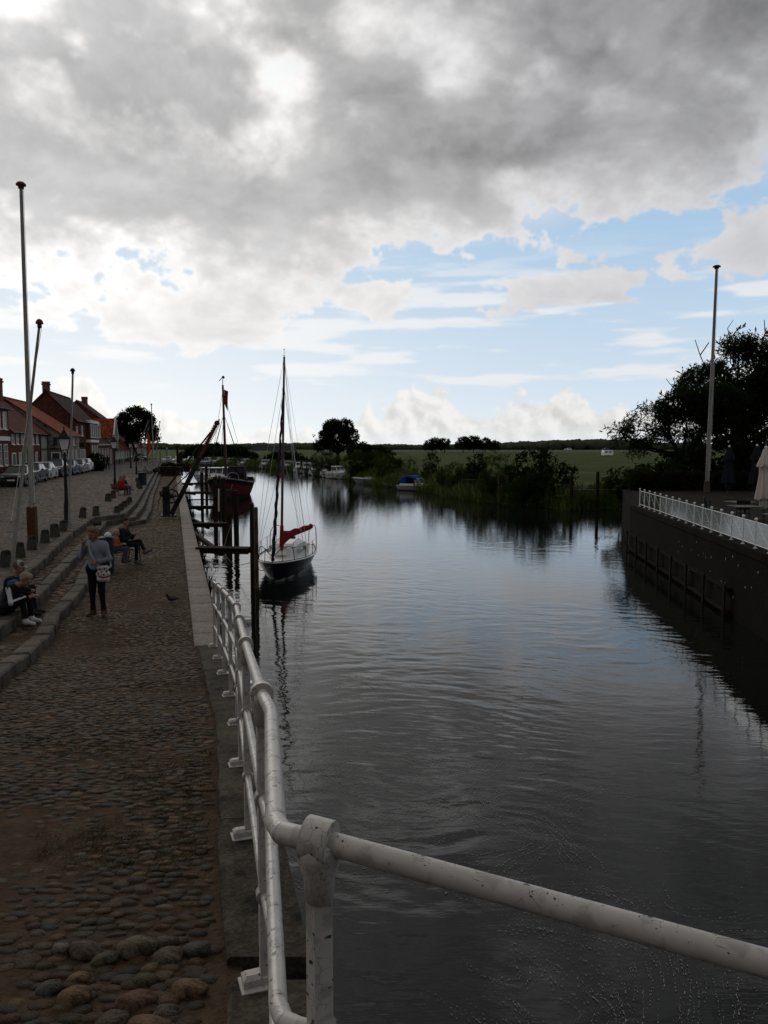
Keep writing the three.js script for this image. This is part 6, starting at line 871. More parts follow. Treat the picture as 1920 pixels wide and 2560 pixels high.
  const wire = (a, c, r = 0.006) => part('rigging_wire', bar(a, c, r, r, 4), steelBright, b); for (const s of [1, -1]) { wire(stay, V(0.75, 0.6, 0.93 * s)); wire(stay.clone().add(V(0, -0.02, 0)), V(1.15, 0.62, 0.86 * s)); wire(mt.clone().lerp(top, 0.5), V(0.95, 0.6, 0.9 * s)); wire(top, V(0.95, 4.6, 0.45 * s)); wire(V(0.95, 4.6, 0.45 * s), V(0.9, 0.6, 0.95 * s)); } wire(top, V(-3.0, 0.62, -0.1)); wire(top, end, 0.005); part('spreader', bar(V(0.95, 4.6, -0.45), V(0.95, 4.6, 0.45), 0.014, 0.014, 6), spar, b);
  // pulpit, stanchions, lifelines, stern rails
  part('pulpit', join([tube([V(2.1, 0.72, 0.62), V(2.2, 1.15, 0.55), V(2.75, 1.18, 0.28), V(2.95, 1.0, 0.06), V(2.95, 1.0, -0.06), V(2.75, 1.18, -0.28), V(2.2, 1.15, -0.55), V(2.1, 0.72, -0.62)], 0.014, 40, 6), bar(V(2.7, 0.74, 0.3), V(2.75, 1.18, 0.28), 0.012), bar(V(2.7, 0.74, -0.3), V(2.75, 1.18, -0.28), 0.012)]), M.iron, b);
  const sx = [1.0, -0.3, -1.6]; for (const s of [1, -1]) { for (const x of sx) part('stanchion', bar(V(x, 0.58, 0.96 * s * (x > 0.5 ? 0.9 : 1)), V(x, 1.08, 0.96 * s * (x > 0.5 ? 0.9 : 1)), 0.011, 0.011, 6), M.iron, b); part('lifeline', tube([V(2.2, 1.14, 0.55 * s), V(1.0, 1.07, 0.865 * s), V(-0.3, 1.07, 0.96 * s), V(-1.6, 1.07, 0.955 * s), V(-2.5, 1.1, 0.8 * s)], 0.006, 24, 4), M.iron, b); part('stern_rail', tube([V(-2.0, 0.62, 0.92 * s), V(-2.1, 1.2, 0.9 * s), V(-2.6, 1.42, 0.78 * s), V(-2.95, 1.25, 0.55 * s), V(-2.98, 0.62, 0.5 * s)], 0.015, 24, 6), M.iron, b); }
  const fl = thing('pennant', 'small red pennant on a stick at the near boat', 'pennant', [-4.25, 0, -30.2]); part('staff', bar(V(0, 0.6, 0), V(0.03, 3.75, 0), 0.008, 0.006, 4), M.iron, fl); part('flag', facets([[0.03, 3.72, 0], [0.24, 3.36, 0.03], [0.05, 3.32, 0.0], [0.03, 3.72, 0.008], [0.24, 3.36, 0.038], [0.05, 3.32, 0.008]], [[0, 2, 1], [3, 4, 5], [0, 1, 4, 3]]), std(0.30, 0.03, 0.035, 0.85), fl);
}
// ---- the barge with the red mast
{
  const b = thing('sailing_barge', 'old black and red wooden barge with a red mast and a drooping flag', 'barge', [-13.75, 0, -69.3], -Math.PI / 2 + 0.05), st = hull({ L: 13, B: 3.75, bow: 1.95, mid: 1.32, stern: 1.6, draft: 0.8, rake: 0.7, transom: 0.6, full: 0.42, flare: 0.36 });
  const blk = [0.010, 0.010, 0.011]; const g = skin(st), p = g.attributes.position, sheer = (x) => { let best = st[0]; for (const r of st) if (Math.abs(r[r.length - 1][0] - x) < Math.abs(best[best.length - 1][0] - x)) best = r; return best[best.length - 1][1]; };
  part('hull', paint(g, (x, y) => { const d = sheer(x) - y; return d < 0.34 ? blk : d < 0.41 ? [0.5, 0.48, 0.44] : d < 1.05 ? [0.10, 0.014, 0.016] : [0.014, 0.013, 0.013]; }), vc(0.9), b); part('deck', deck(st, 0.28, 0.95), M.timber, b); part('rail_cap', strake(st, 0.06), std(0.10, 0.09, 0.08, 0.6), b); part('stem', metres(timber(V(6.15, -0.5, 0), V(6.62, 2.2, 0), 0.16, 0.22)), std(0.02, 0.018, 0.018, 0.6), b);
  const red = std(0.115, 0.030, 0.020, 0.5, { map: again(T.wood, 1) }), mb = V(3.0, 1.2, 0), mt = V(3.35, 9.75, 0.1); part('mast', bar(mb, mt, 0.135, 0.085, 12), red, b); part('mast_truck', cyl(0.03, 0.03, 0.5, 6, mt.x, mt.y + 0.25, mt.z), M.iron, b); part('wind_vane', join([ball(0.13, mt.x, mt.y + 0.66, mt.z - 0.05, 8), box(0.03, 0.06, 0.42, mt.x, mt.y + 0.5, mt.z + 0.16, 0.75)]), M.iron, b);
  { const n = 10, m = 6, q = [], idx = []; for (let i = 0; i <= n; i++) for (let j = 0; j <= m; j++) { const u = i / n, v = j / m; q.push(mt.x - 0.10 - 0.1 * Math.sin(v * 5 + u * 3), mt.y - 0.35 - v * 1.15 - u * 0.55 * (0.3 + v), mt.z - 0.08 - u * (0.36 - 0.10 * v) ); } for (let i = 0; i < n; i++) for (let j = 0; j < m; j++) { const a = i * (m + 1) + j, c = a + m + 1; idx.push(a, c, a + 1, c, c + 1, a + 1); } const f = new THREE.BufferGeometry(); f.setAttribute('position', new THREE.Float32BufferAttribute(q, 3)); f.setIndex(idx); f.computeVertexNormals(); part('flag', f, std(0.17, 0.016, 0.02, 0.85, { side: THREE.DoubleSide }), b); }
  const hound = mb.clone().lerp(mt, 0.72); for (const s of [1, -1]) for (const [x, f] of [[2.3, 0.72], [2.9, 0.72], [3.4, 0.72], [1.6, 0.96]]) part('shroud', bar(mb.clone().lerp(mt, f), V(x, 1.6, 1.72 * s), 0.014, 0.014, 4), M.iron, b); part('forestay', bar(hound, V(6.4, 2.0, 0), 0.016, 0.016, 4), M.iron, b); for (const s of [1, -1]) for (const x of [2.3, 2.9, 3.4]) part('deadeye', ball(0.08, x, 1.75, 1.72 * s, 7), M.iron, b);
  part('windlass', join([cyl(0.14, 0.14, 0.9, 12, 4.6, 1.95, 0, Math.PI / 2), box(0.2, 0.5, 0.12, 4.6, 1.8, 0.5), box(0.2, 0.5, 0.12, 4.6, 1.8, -0.5)]), std(0.30, 0.29, 0.27, 0.6), b); part('bow_rail', join([tube([V(3.9, 1.6, 1.2), V(3.9, 2.15, 1.15), V(5.4, 2.3, 0.55), V(5.5, 1.8, 0.5)], 0.02, 16, 5), tube([V(3.9, 1.6, -1.2), V(3.9, 2.15, -1.15), V(5.4, 2.3, -0.55), V(5.5, 1.8, -0.5)], 0.02, 16, 5)]), std(0.30, 0.29, 0.27, 0.6), b); part('hatch', cbox(3.2, 0.45, 1.7, 0.04, 0.2, 1.35, 0), M.timber, b); part('wheelhouse', cabin(-4.6, -2.8, 0.8, 0.8, 1.3, 2.7, 0.15, 0.05, 0.08), M.timber, b); for (const z of [-0.36, 0.36]) part('wheelhouse_window', box(0.03, 0.5, 0.5, -2.86, 2.3, z), glassDark, b); part('bollard_bitt', join([-1, 1].flatMap((s) => [cyl(0.07, 0.07, 0.5, 8, 5.2, 1.95, 0.5 * s), cyl(0.07, 0.07, 0.5, 8, 1.2, 1.6, 1.6 * s)])), M.iron, b);
}
// ---- motor boats: a cabin cruiser, an open launch, a dinghy, each copied under its own label
function cruiser(L, B, { hullCol = [0.60, 0.60, 0.58], band = [0.12, 0.13, 0.16], cab = 'fore', canopy = null } = {}) {
  const b = thing('motor_boat', '', 'motor boat', [0, 0, 0], 0, 'motor boats moored along the far bank'), st = hull({ L, B, bow: 0.95, mid: 0.72, stern: 0.66, draft: 0.3, rake: 0.7, transom: 0.86, flare: 0.40 });
  part('hull', bandPaint(skin(st), [[0.08, [0.03, 0.03, 0.035]], [0.40, hullCol], [0.50, band], [9, hullCol]]), vc(0.35), b); part('deck', deck(st, 0.02, 0.98), gel, b); part('rubbing_strake', strake(st, 0.03), std(0.12, 0.12, 0.12, 0.6), b);
  const h = B / 2; const cb = part('cabin', cabin(-L * 0.06, L * 0.30, h * 0.74, h * 0.46, 0.7, 1.16, 0.5, 0.05, 0.12), gel, b);
  const wv = [[-L * 0.20, 1.0, h * 0.72], [L * 0.10, 1.1, h * 0.64], [L * 0.10, 1.1, -h * 0.64], [-L * 0.20, 1.0, -h * 0.72], [-L * 0.17, 1.72, h * 0.60], [L * 0.02, 1.74, h * 0.55], [L * 0.02, 1.74, -h * 0.55], [-L * 0.17, 1.72, -h * 0.60]], face = (a) => a.map((i) => wv[i]);
  const wh = part('wheelhouse', facets(wv, [[0, 1, 5, 4], [1, 2, 6, 5], [2, 3, 7, 6], [3, 0, 4, 7], [4, 5, 6, 7]]), gel, b); part('roof', cbox(L * 0.27, 0.06, h * 1.34, 0.02, -L * 0.07, 1.76, 0), canopy ? canopy : gel, wh);
  for (const [f, u] of [[[1, 2, 6, 5], [[0.05, 0.48], [0.52, 0.95]]], [[0, 1, 5, 4], [[0.06, 0.48], [0.53, 0.92]]], [[2, 3, 7, 6], [[0.08, 0.47], [0.52, 0.94]]]]) for (const [u0, u1] of u) part('window', mapQuad(face(f), u0, u1, 0.18, 0.88, 0.012), glassDark, wh);
  part('cockpit', join([box(L * 0.26, 0.34, 0.05, -L * 0.34, 0.82, h * 0.8), box(L * 0.26, 0.34, 0.05, -L * 0.34, 0.82, -h * 0.8), box(0.06, 0.34, h * 1.5, -L * 0.47, 0.82, 0)]), gel, b); part('bow_rail', tube([V(L * 0.12, 1.15, h * 0.84), V(L * 0.3, 1.25, h * 0.5), V(L * 0.46, 1.32, 0.05), V(L * 0.46, 1.32, -0.05), V(L * 0.3, 1.25, -h * 0.5), V(L * 0.12, 1.15, -h * 0.84)], 0.016, 30, 5), steelBright, b); part('rail_leg', join([[0.12, 0.84], [0.3, 0.5], [0.45, 0.06]].flatMap(([x, z]) => [1, -1].map((s) => bar(V(L * x, 0.78, h * z * s), V(L * x, 1.25, h * z * s), 0.012, 0.012, 5)))), steelBright, b); part('fender', join([put(new THREE.CapsuleGeometry(0.08, 0.28, 4, 8), -L * 0.1, 0.35, h + 0.05), put(new THREE.CapsuleGeometry(0.08, 0.28, 4, 8), L * 0.12, 0.4, h * 0.95 + 0.03)].map(bare)), M.white, b);
  return b;
}
function dinghy(label, L, B, pos, turn, col) { const b = thing('rowing_dinghy', label, 'dinghy', pos, turn, 'small open boats'), st = hull({ L, B, bow: 0.55, mid: 0.38, stern: 0.42, draft: 0.15, rake: 0.35, transom: 0.75 }), m = std(...col, 0.5, { side: THREE.DoubleSide }); part('hull', skin(st), m, b); part('gunwale', strake(st, 0.025), M.timberPale, b); part('floor', deck(st, 0.30, 0.8), M.timber, b); for (const x of [-0.25, 0.12]) part('thwart', box(0.2, 0.03, B * 0.86, L * x, 0.3, 0), M.timberPale, b); return b; }
{
  const A = cruiser(5.6, 2.1), B2 = cruiser(4.8, 1.9, { band: [0.25, 0.04, 0.04] }), C = cruiser(5.0, 2.0, { hullCol: [0.16, 0.17, 0.18], band: [0.5, 0.5, 0.5] }), place = (o, used, p, turn, l) => { if (used) return copyOf(o, p, turn, l); o.position.set(...p); o.rotation.y = turn; o.userData.label = l; return o; };
  const T0 = -Math.PI / 2; // bows towards the bridge
  place(A, 0, [-10.7, 0, -121.2], T0 - 0.15, 'largest white cabin cruiser at the far bank, left of the lone tree');
  place(A, 1, [-6.3, 0, -108.4], T0 - 0.55, 'white cabin cruiser rightmost in the row below the round tree'); place(A, 1, [-35.9, 0, -181], T0 + 0.3, 'white cabin boat seen just beside the red mast'); place(A, 1, [-24.3, 0, -157.4], T0 + 0.1, 'white cabin boat with dark screens left of the near mast'); place(A, 1, [-53, 0, -210], T0 + 1.2, 'distant white boat where the river turns, nearest the crane jib'); place(A, 1, [-60.5, 0, -215], T0 + 1.4, 'distant white boat far left at the river turn');
  place(B2, 0, [-8.4, 0, -114.8], T0 - 0.35, 'small white cabin boat with a red stripe between the two white cruisers'); place(B2, 1, [-30.2, 0, -167.5], T0 + 0.6, 'white boat with a low cabin right of the red mast'); place(B2, 1, [-56.6, 0, -211], T0 + 1.0, 'distant white boat between the two others at the river turn'); place(B2, 1, [-40.2, 0, -188], T0 + 0.9, 'distant white boat just left of the red mast');
  place(C, 0, [-14.8, 0, -135], T0 + 0.1, 'dark hulled cabin boat right of the near mast'); place(C, 1, [-18.1, 0, -146], T0 - 0.2, 'dark low boat partly hidden behind the near mast'); place(C, 1, [-42.6, 0, -188], T0 + 1.2, 'dark hulled distant boat left of the red mast'); place(C, 1, [-12.9, 0, -129], T0 - 0.1, 'dark hulled boat tucked left of the largest white cruiser');
  place(C, 1, [-15.9, 0, -79.5], T0 + 0.15, 'dark motor cruiser moored behind the barge at the left quay').scale.set(1.5, 1.35, 1.35); place(C, 1, [-19.2, 0, -88], T0 + 0.2, 'dark motor boat further along the left quay').scale.set(1.4, 1.2, 1.3); place(A, 1, [-23.4, 0, -101], T0 + 0.3, 'pale motor boat furthest along the left quay');
  dinghy('low white open boat at the far bank left of the near mast', 3.6, 1.4, [-27.4, 0, -163.5], T0 + 0.9, [0.5, 0.5, 0.48]); dinghy('small grey rowing dinghy left of the blue canopy boat', 3.2, 1.3, [1.2, 0, -86.2], 2.6, [0.32, 0.31, 0.29]);
  // flat covered boat under the willow
  const fc = thing('covered_boat', 'white boat with a flat pale cover under the dark willow', 'boat', [-1.5, 0, -94], -0.35 + Math.PI, 'small open boats'), st = hull({ L: 5, B: 1.9, bow: 0.75, mid: 0.6, stern: 0.6, draft: 0.2, rake: 0.5, transom: 0.85 }); part('hull', skin(st), std(0.34, 0.34, 0.33, 0.5), fc); part('cover', join([deck(st, 0.0, 1.0), cabin(-1.9, 1.2, 0.75, 0.6, 0.58, 0.86, 0.6, 0.3, 0.2)]), std(0.44, 0.44, 0.43, 0.8), fc); part('gunwale', strake(st, 0.03), M.white, fc);
  // blue canopy boat
  const bc = thing('canopy_boat', 'small white motor boat with a bright blue canopy by the far bank bushes', 'motor boat', [3.5, 0, -79.2], -0.62), s2 = hull({ L: 4.4, B: 1.8, bow: 0.72, mid: 0.56, stern: 0.54, draft: 0.22, rake: 0.6, transom: 0.88 }); part('hull', bandPaint(skin(s2), [[0.06, [0.03, 0.03, 0.03]], [9, [0.42, 0.40, 0.39]]]), vc(0.4), bc); part('deck', deck(s2, 0.01, 0.98), gel, bc); part('gunwale', strake(s2, 0.03), M.white, bc); part('foredeck', cabin(0.0, 1.5, 0.68, 0.3, 0.55, 0.82, 0.9, 0.02, 0.12), gel, bc);
  const blue = std(0.012, 0.055, 0.27, 0.85, { side: THREE.DoubleSide }); part('canopy', (() => { const s = new THREE.Shape(); s.moveTo(-1.75, 0.62); s.lineTo(-1.5, 1.32); s.quadraticCurveTo(-1.2, 1.56, -0.6, 1.55); s.quadraticCurveTo(-0.1, 1.52, 0.12, 1.30); s.lineTo(0.0, 1.24); s.quadraticCurveTo(-0.4, 1.44, -1.1, 1.42); s.lineTo(-1.36, 1.26); s.lineTo(-1.55, 0.62); s.closePath(); return bare(new THREE.ExtrudeGeometry(s, { depth: 1.42, bevelEnabled: true, bevelSize: 0.03, bevelThickness: 0.05 })).translate(0, 0, -0.71); })(), blue, bc); part('canopy_side', join([box(0.5, 0.62, 0.02, -1.3, 0.95, 0.74), box(0.5, 0.62, 0.02, -1.3, 0.95, -0.74)]), blue, bc);
  const ws = [[0.1, 0.82, 0.66], [0.62, 0.8, 0.5], [0.62, 0.8, -0.5], [0.1, 0.82, -0.66], [-0.02, 1.28, 0.62], [0.2, 1.3, 0.46], [0.2, 1.3, -0.46], [-0.02, 1.28, -0.62]], wf = (a) => a.map((i) => ws[i]); const wsf = part('windscreen_frame', join([[0, 1], [1, 2], [2, 3], [4, 5], [5, 6], [6, 7], [0, 4], [1, 5], [2, 6], [3, 7]].map(([a, c]) => bar(V(...ws[a]), V(...ws[c]), 0.022, 0.022, 5))), M.white, bc); for (const f of [[0, 1, 5, 4], [1, 2, 6, 5], [2, 3, 7, 6]]) part('windscreen_pane', mapQuad(wf(f), 0.03, 0.97, 0.03, 0.97, 0), new THREE.MeshPhysicalMaterial({ color: new THREE.Color().setRGB(0.7, 0.75, 0.75), transmission: 0.9, thickness: 0, roughness: 0.05 }), wsf);
  part('side_coaming', join([box(1.7, 0.2, 0.04, -0.9, 0.66, 0.78), box(1.7, 0.2, 0.04, -0.9, 0.66, -0.78)]), gel, bc); part('outboard', join([cbox(0.28, 0.4, 0.26, 0.05, -2.3, 0.85, 0), box(0.1, 0.7, 0.08, -2.28, 0.3, 0)]), M.iron, bc);
}

// ---------------------------------------------------------------- parked cars; x towards the front
function car(label, pos, turn, color, { L = 4.3, W = 1.78, H = 1.5, suv = 0, rough = 0.28, group = 'cars parked along the houses' } = {}) {
  const c = thing('parked_car', label, 'car', pos, turn, group), paintM = new THREE.MeshPhysicalMaterial({ color: new THREE.Color().setRGB(...color), roughness: rough + 0.12, clearcoat: 0.0, specularIntensity: 0.35 }), h = W / 2, wr = 0.31 + 0.03 * suv, ax = L * 0.30, belt = H * 0.62, hood = H * 0.57, k = L / 4.3;
  // flank outline with wheel arches
  const s = new THREE.Shape(); s.moveTo(-2.10 * k, 0.26); s.lineTo(-ax - wr - 0.06, 0.22); s.absarc(-ax, wr, wr + 0.06, Math.PI * 1.02, -0.02, true); s.lineTo(ax - wr - 0.06, 0.22); s.absarc(ax, wr, wr + 0.06, Math.PI * 1.02, -0.02, true); s.lineTo(2.06 * k, 0.24); s.quadraticCurveTo(2.17 * k, 0.40, 2.12 * k, 0.60); s.quadraticCurveTo(2.02 * k, hood - 0.05, 1.75 * k, hood); s.lineTo(0.95 * k, belt); s.lineTo(-1.75 * k, belt + 0.04); s.quadraticCurveTo(-2.12 * k, belt - 0.02, -2.14 * k, 0.62); s.closePath();
  part('body', bare(new THREE.ExtrudeGeometry(s, { depth: W - 0.20, bevelEnabled: true, bevelThickness: 0.10, bevelSize: 0.05, bevelSegments: 3, curveSegments: 10 })).translate(0, 0, -(W - 0.20) / 2), paintM, c);
  const x0 = (-1.86 - 0.1 * suv) * k, x1 = 1.02 * k, r0 = (-1.38 - 0.25 * suv) * k, r1 = 0.28 * k, v = [[x0, belt, h - 0.12], [x1, belt - 0.02, h - 0.12], [x1, belt - 0.02, -h + 0.12], [x0, belt, -h + 0.12], [r0, H - 0.06, h - 0.30], [r1, H - 0.05, h - 0.30], [r1, H - 0.05, -h + 0.30], [r0, H - 0.06, -h + 0.30]], F = (a) => a.map((i) => v[i]);
  const gh = part('cabin', join([facets(v, [[0, 1, 5, 4], [1, 2, 6, 5], [2, 3, 7, 6], [3, 0, 4, 7], [4, 5, 6, 7]]), cbox(r1 - r0 + 0.1, 0.07, W - 0.58, 0.03, (r0 + r1) / 2, H - 0.035, 0)]), paintM, c);
  part('windscreen', mapQuad(F([1, 2, 6, 5]), 0.05, 0.95, 0.08, 0.92, 0.012), glassDark, gh); part('rear_window', mapQuad(F([3, 0, 4, 7]), 0.08, 0.92, 0.2, 0.9, 0.012), glassDark, gh); for (const f of [[0, 1, 5, 4], [2, 3, 7, 6]]) for (const [a, b] of f[0] === 0 ? [[0.06, 0.42], [0.46, 0.88]] : [[0.12, 0.54], [0.58, 0.94]]) part('side_window', mapQuad(F(f), a, b, 0.12, 0.86, 0.012), glassDark, gh);
  for (const sx of [1, -1]) for (const z of [1, -1]) { const w = part('wheel', put(new THREE.TorusGeometry(wr - 0.08, 0.085, 8, 22), sx * ax, wr, z * (h - 0.10)), std(0.012, 0.012, 0.013, 0.9), c); part('rim', join([cyl(wr - 0.13, wr - 0.13, 0.05, 18, sx * ax, wr, z * (h - 0.06), Math.PI / 2), ...[0, 1, 2, 3, 4].map((i) => box(0.05, wr * 1.1, 0.03, sx * ax, wr, z * (h - 0.025), 0, 0, i * 0.63))]), std(0.35, 0.35, 0.36, 0.35, { metalness: 0.8 }), w); }
  for (const z of [1, -1]) { part('headlight', cbox(0.26, 0.13, 0.34, 0.04, 2.0 * k, hood - 0.14, z * (h - 0.26), 0, -0.3 * z, 0.25), std(0.5, 0.52, 0.54, 0.1, { metalness: 0.3 }), c); part('wing_mirror', cbox(0.10, 0.13, 0.2, 0.03, 0.72 * k, belt + 0.08, z * (h + 0.08)), paintM, c); part('tail_light', cbox(0.08, 0.22, 0.2, 0.02, -2.1 * k, belt - 0.16, z * (h - 0.16)), std(0.2, 0.01, 0.01, 0.3), c); }
  part('grille', cbox(0.05, 0.16, W * 0.55, 0.01, 2.15 * k, hood - 0.24, 0), M.iron, c); part('lower_intake', cbox(0.05, 0.14, W * 0.7, 0.01, 2.15 * k, 0.36, 0), M.iron, c); part('number_plate', cbox(0.02, 0.11, 0.5, 0.004, 2.185 * k, 0.50, 0), std(0.6, 0.6, 0.58, 0.6), c); part('side_sill', join([box(2.0, 0.04, 0.03, 0, 0.33, h + 0.01), box(2.0, 0.04, 0.03, 0, 0.33, -h - 0.01)]), steelBright, c); return c;
}
{
  const T1 = 102.41 * D2R + Math.PI; // noses towards the bridge
  const at2 = (x, d) => [x - 0.95, SL - 0.02, -d - 2.1];
  car('dark grey hatchback parked first at the left picture edge', at2(-25.7, 54), T1, [0.028, 0.029, 0.031]); car('black estate car second in the parked row', at2(-27.4, 59.8), T1, [0.018, 0.018, 0.02], { H: 1.56 }); car('silver compact car behind the tall flagpole', at2(-28.7, 64.8), T1, [0.34, 0.34, 0.33], { L: 3.9 }); car('dark tall car with a roof box, fourth in the row', at2(-30.0, 70.5), T1, [0.022, 0.022, 0.024], { H: 1.66, suv: 1 }); car('dark blue car fifth in the parked row', at2(-30.9, 75.4), T1, [0.02, 0.03, 0.10]); car('grey car mostly hidden behind the nearest lamp post', at2(-31.8, 80.0), T1, [0.16, 0.16, 0.16]); car('white car at the far end of the parked row', at2(-33.1, 85.0), T1, [0.58, 0.58, 0.57]);
  car('dark car parked far up the street by the last house', [-47.5, SL - 0.02, -150], T1 + 0.3, [0.04, 0.04, 0.045]); car('small pale car driving along the road across the field', [115, 1.92, -482], Math.PI, [0.5, 0.5, 0.5], { group: 'cars on the far road' }); car('dark car on the far road above the white caravan', [138.5, 1.92, -482], Math.PI, [0.06, 0.06, 0.065], { group: 'cars on the far road' });
  const by = thing('bicycle', 'dark bicycle leaning by the low house near the two walkers', 'bicycle', stPos(64, 1.6), HT + 0.2), blk = M.iron; for (const x of [-0.52, 0.52]) { const w = part('wheel', put(new THREE.TorusGeometry(0.33, 0.022, 6, 24), x, 0.35, 0), blk, by); part('spokes', join([0, 1, 2, 3, 4, 5].map((i) => bar(V(x, 0.35, 0), V(x + Math.cos(i * 1.047) * 0.33, 0.35 + Math.sin(i * 1.047) * 0.33, 0), 0.004, 0.004, 3))), steelBright, w); } part('frame', join([bar(V(-0.52, 0.35, 0), V(-0.1, 0.32, 0), 0.016), bar(V(-0.1, 0.32, 0), V(-0.22, 0.82, 0), 0.018), bar(V(-0.1, 0.32, 0), V(0.40, 0.78, 0), 0.018), bar(V(-0.19, 0.74, 0), V(0.38, 0.84, 0), 0.018), bar(V(0.52, 0.35, 0), V(0.36, 0.95, 0), 0.016), bar(V(-0.52, 0.35, 0), V(-0.2, 0.76, 0), 0.012)]), blk, by); part('saddle', cbox(0.24, 0.05, 0.14, 0.02, -0.24, 0.88, 0), blk, by); part('handlebar', tube([V(0.24, 1.02, 0.26), V(0.38, 1.0, 0.2), V(0.36, 0.98, 0), V(0.38, 1.0, -0.2), V(0.24, 1.02, -0.26)], 0.012, 16, 5), blk, by);
  bush('low dark shrub by the tall house front', stPos(31, 2.2), { seed: 71, size: 0.25, mat: LEAF.dark, blobs: [[0, 0.6, 0, 1.0, 0.8, 0.8], [1.2, 0.5, 1.5, 0.9, 0.7, 0.8]], group: 'shrubs in front of the houses' }); bush('dark climbing shrub beside the brick bay', stPos(38, 1.6), { seed: 72, size: 0.25, mat: LEAF.dark, blobs: [[0, 0.9, 0, 1.1, 1.1, 0.8], [0.5, 0.5, 2.0, 1.2, 0.7, 0.9]], group: 'shrubs in front of the houses' });
}

// ---------------------------------------------------------------- people and the pigeon: distance fields of tapered bones, meshed as one skin
function boneDist(b, x, y, z) { const [ax, ay, az, bx, by, bz, ra, rb] = b, dx = bx - ax, dy = by - ay, dz = bz - az, l = dx * dx + dy * dy + dz * dz; let t = l > 0 ? ((x - ax) * dx + (y - ay) * dy + (z - az) * dz) / l : 0; t = t < 0 ? 0 : t > 1 ? 1 : t; const ex = x - ax - dx * t, ey = y - ay - dy * t, ez = z - az - dz * t; return Math.sqrt(ex * ex + ey * ey + ez * ez) - (ra + (rb - ra) * t); }
function skinOf(bones, cell, k) { // smooth union of bones meshed by surface nets; colour of the nearest bone
  let lo = [1e9, 1e9, 1e9], hi = [-1e9, -1e9, -1e9]; for (const b of bones) { const r = Math.max(b[6], b[7]) + cell * 2.5; for (let i = 0; i < 3; i++) { lo[i] = Math.min(lo[i], b[i] - r, b[i + 3] - r); hi[i] = Math.max(hi[i], b[i] + r, b[i + 3] + r); } }
  const n = lo.map((v, i) => Math.ceil((hi[i] - v) / cell) + 1), [nx, ny, nz] = n, f = new Float32Array(nx * ny * nz).fill(1), reach = k * 2 + cell * 3;
  const acc = new Float32Array(nx * ny * nz); // exponential smooth minimum, bone by bone in its own box
  for (const b of bones) { const r = Math.max(b[6], b[7]) + reach, i0 = [], i1 = []; for (let i = 0; i < 3; i++) { i0[i] = Math.max(0, Math.floor((Math.min(b[i], b[i + 3]) - r - lo[i]) / cell)); i1[i] = Math.min(n[i] - 1, Math.ceil((Math.max(b[i], b[i + 3]) + r - lo[i]) / cell)); } for (let z = i0[2]; z <= i1[2]; z++) for (let y = i0[1]; y <= i1[1]; y++) for (let x = i0[0]; x <= i1[0]; x++) { const d = boneDist(b, lo[0] + x * cell, lo[1] + y * cell, lo[2] + z * cell); if (d < reach) acc[(z * ny + y) * nx + x] += Math.exp(-d / k * 2); } }
  for (let i = 0; i < f.length; i++) f[i] = acc[i] > 0 ? -Math.log(acc[i]) * k / 2 : reach;
  const vid = new Int32Array(f.length).fill(-1), pos = [], idx = [], off = [0, 1, nx, nx + 1, nx * ny, nx * ny + 1, nx * ny + nx, nx * ny + nx + 1];
  for (let z = 0; z + 1 < nz; z++) for (let y = 0; y + 1 < ny; y++) for (let x = 0; x + 1 < nx; x++) { const c = (z * ny + y) * nx + x; let m = 0; for (let q = 0; q < 8; q++) if (f[c + off[q]] < 0) m |= 1 << q; if (m === 0 || m === 255) continue; let sx = 0, sy = 0, sz = 0, cnt = 0; for (let a = 0; a < 8; a++) for (const e of [1, 2, 4]) { if (a & e) continue; const bq = a | e, fa = f[c + off[a]], fb = f[c + off[bq]]; if ((fa < 0) === (fb < 0)) continue; const t = fa / (fa - fb); sx += (a & 1) + (e === 1 ? t : 0); sy += (a >> 1 & 1) + (e === 2 ? t : 0); sz += (a >> 2 & 1) + (e === 4 ? t : 0); cnt++; } vid[c] = pos.length / 3; pos.push(lo[0] + (x + sx / cnt) * cell, lo[1] + (y + sy / cnt) * cell, lo[2] + (z + sz / cnt) * cell); }
  const quad = (a, b, c, d, flip) => { if (a < 0 || b < 0 || c < 0 || d < 0) return; flip ? idx.push(a, c, b, a, d, c) : idx.push(a, b, c, a, c, d); };
  for (let z = 1; z + 1 < nz; z++) for (let y = 1; y + 1 < ny; y++) for (let x = 1; x + 1 < nx; x++) { const c = (z * ny + y) * nx + x, s = f[c] < 0; if (s !== f[c + 1] < 0) quad(vid[c - nx - nx * ny], vid[c - nx * ny], vid[c], vid[c - nx], !s); if (s !== f[c + nx] < 0) quad(vid[c - 1 - nx * ny], vid[c - nx * ny], vid[c], vid[c - 1], s); if (s !== f[c + nx * ny] < 0) quad(vid[c - 1 - nx], vid[c - nx], vid[c], vid[c - 1], !s); }
  const g = new THREE.BufferGeometry(); g.setAttribute('position', new THREE.Float32BufferAttribute(pos, 3)); g.setIndex(idx); g.computeVertexNormals();
  const col = new Float32Array(pos.length); for (let i = 0; i < pos.length / 3; i++) { let best = 1e9, bc = null; for (const b of bones) { const d = boneDist(b, pos[i * 3], pos[i * 3 + 1], pos[i * 3 + 2]); if (d < best) { best = d; bc = b[8]; } } col[i * 3] = bc[0]; col[i * 3 + 1] = bc[1]; col[i * 3 + 2] = bc[2]; } g.setAttribute('color', new THREE.BufferAttribute(col, 3)); return g;
}
function joined(list) { const gs = list.map((g) => { const n = g.toNonIndexed(); return n; }); return mergeGeometries(gs, false); }
const bn = (a, b, ra, rb, c) => [a.x, a.y, a.z, b.x, b.y, b.z, ra, rb, c];
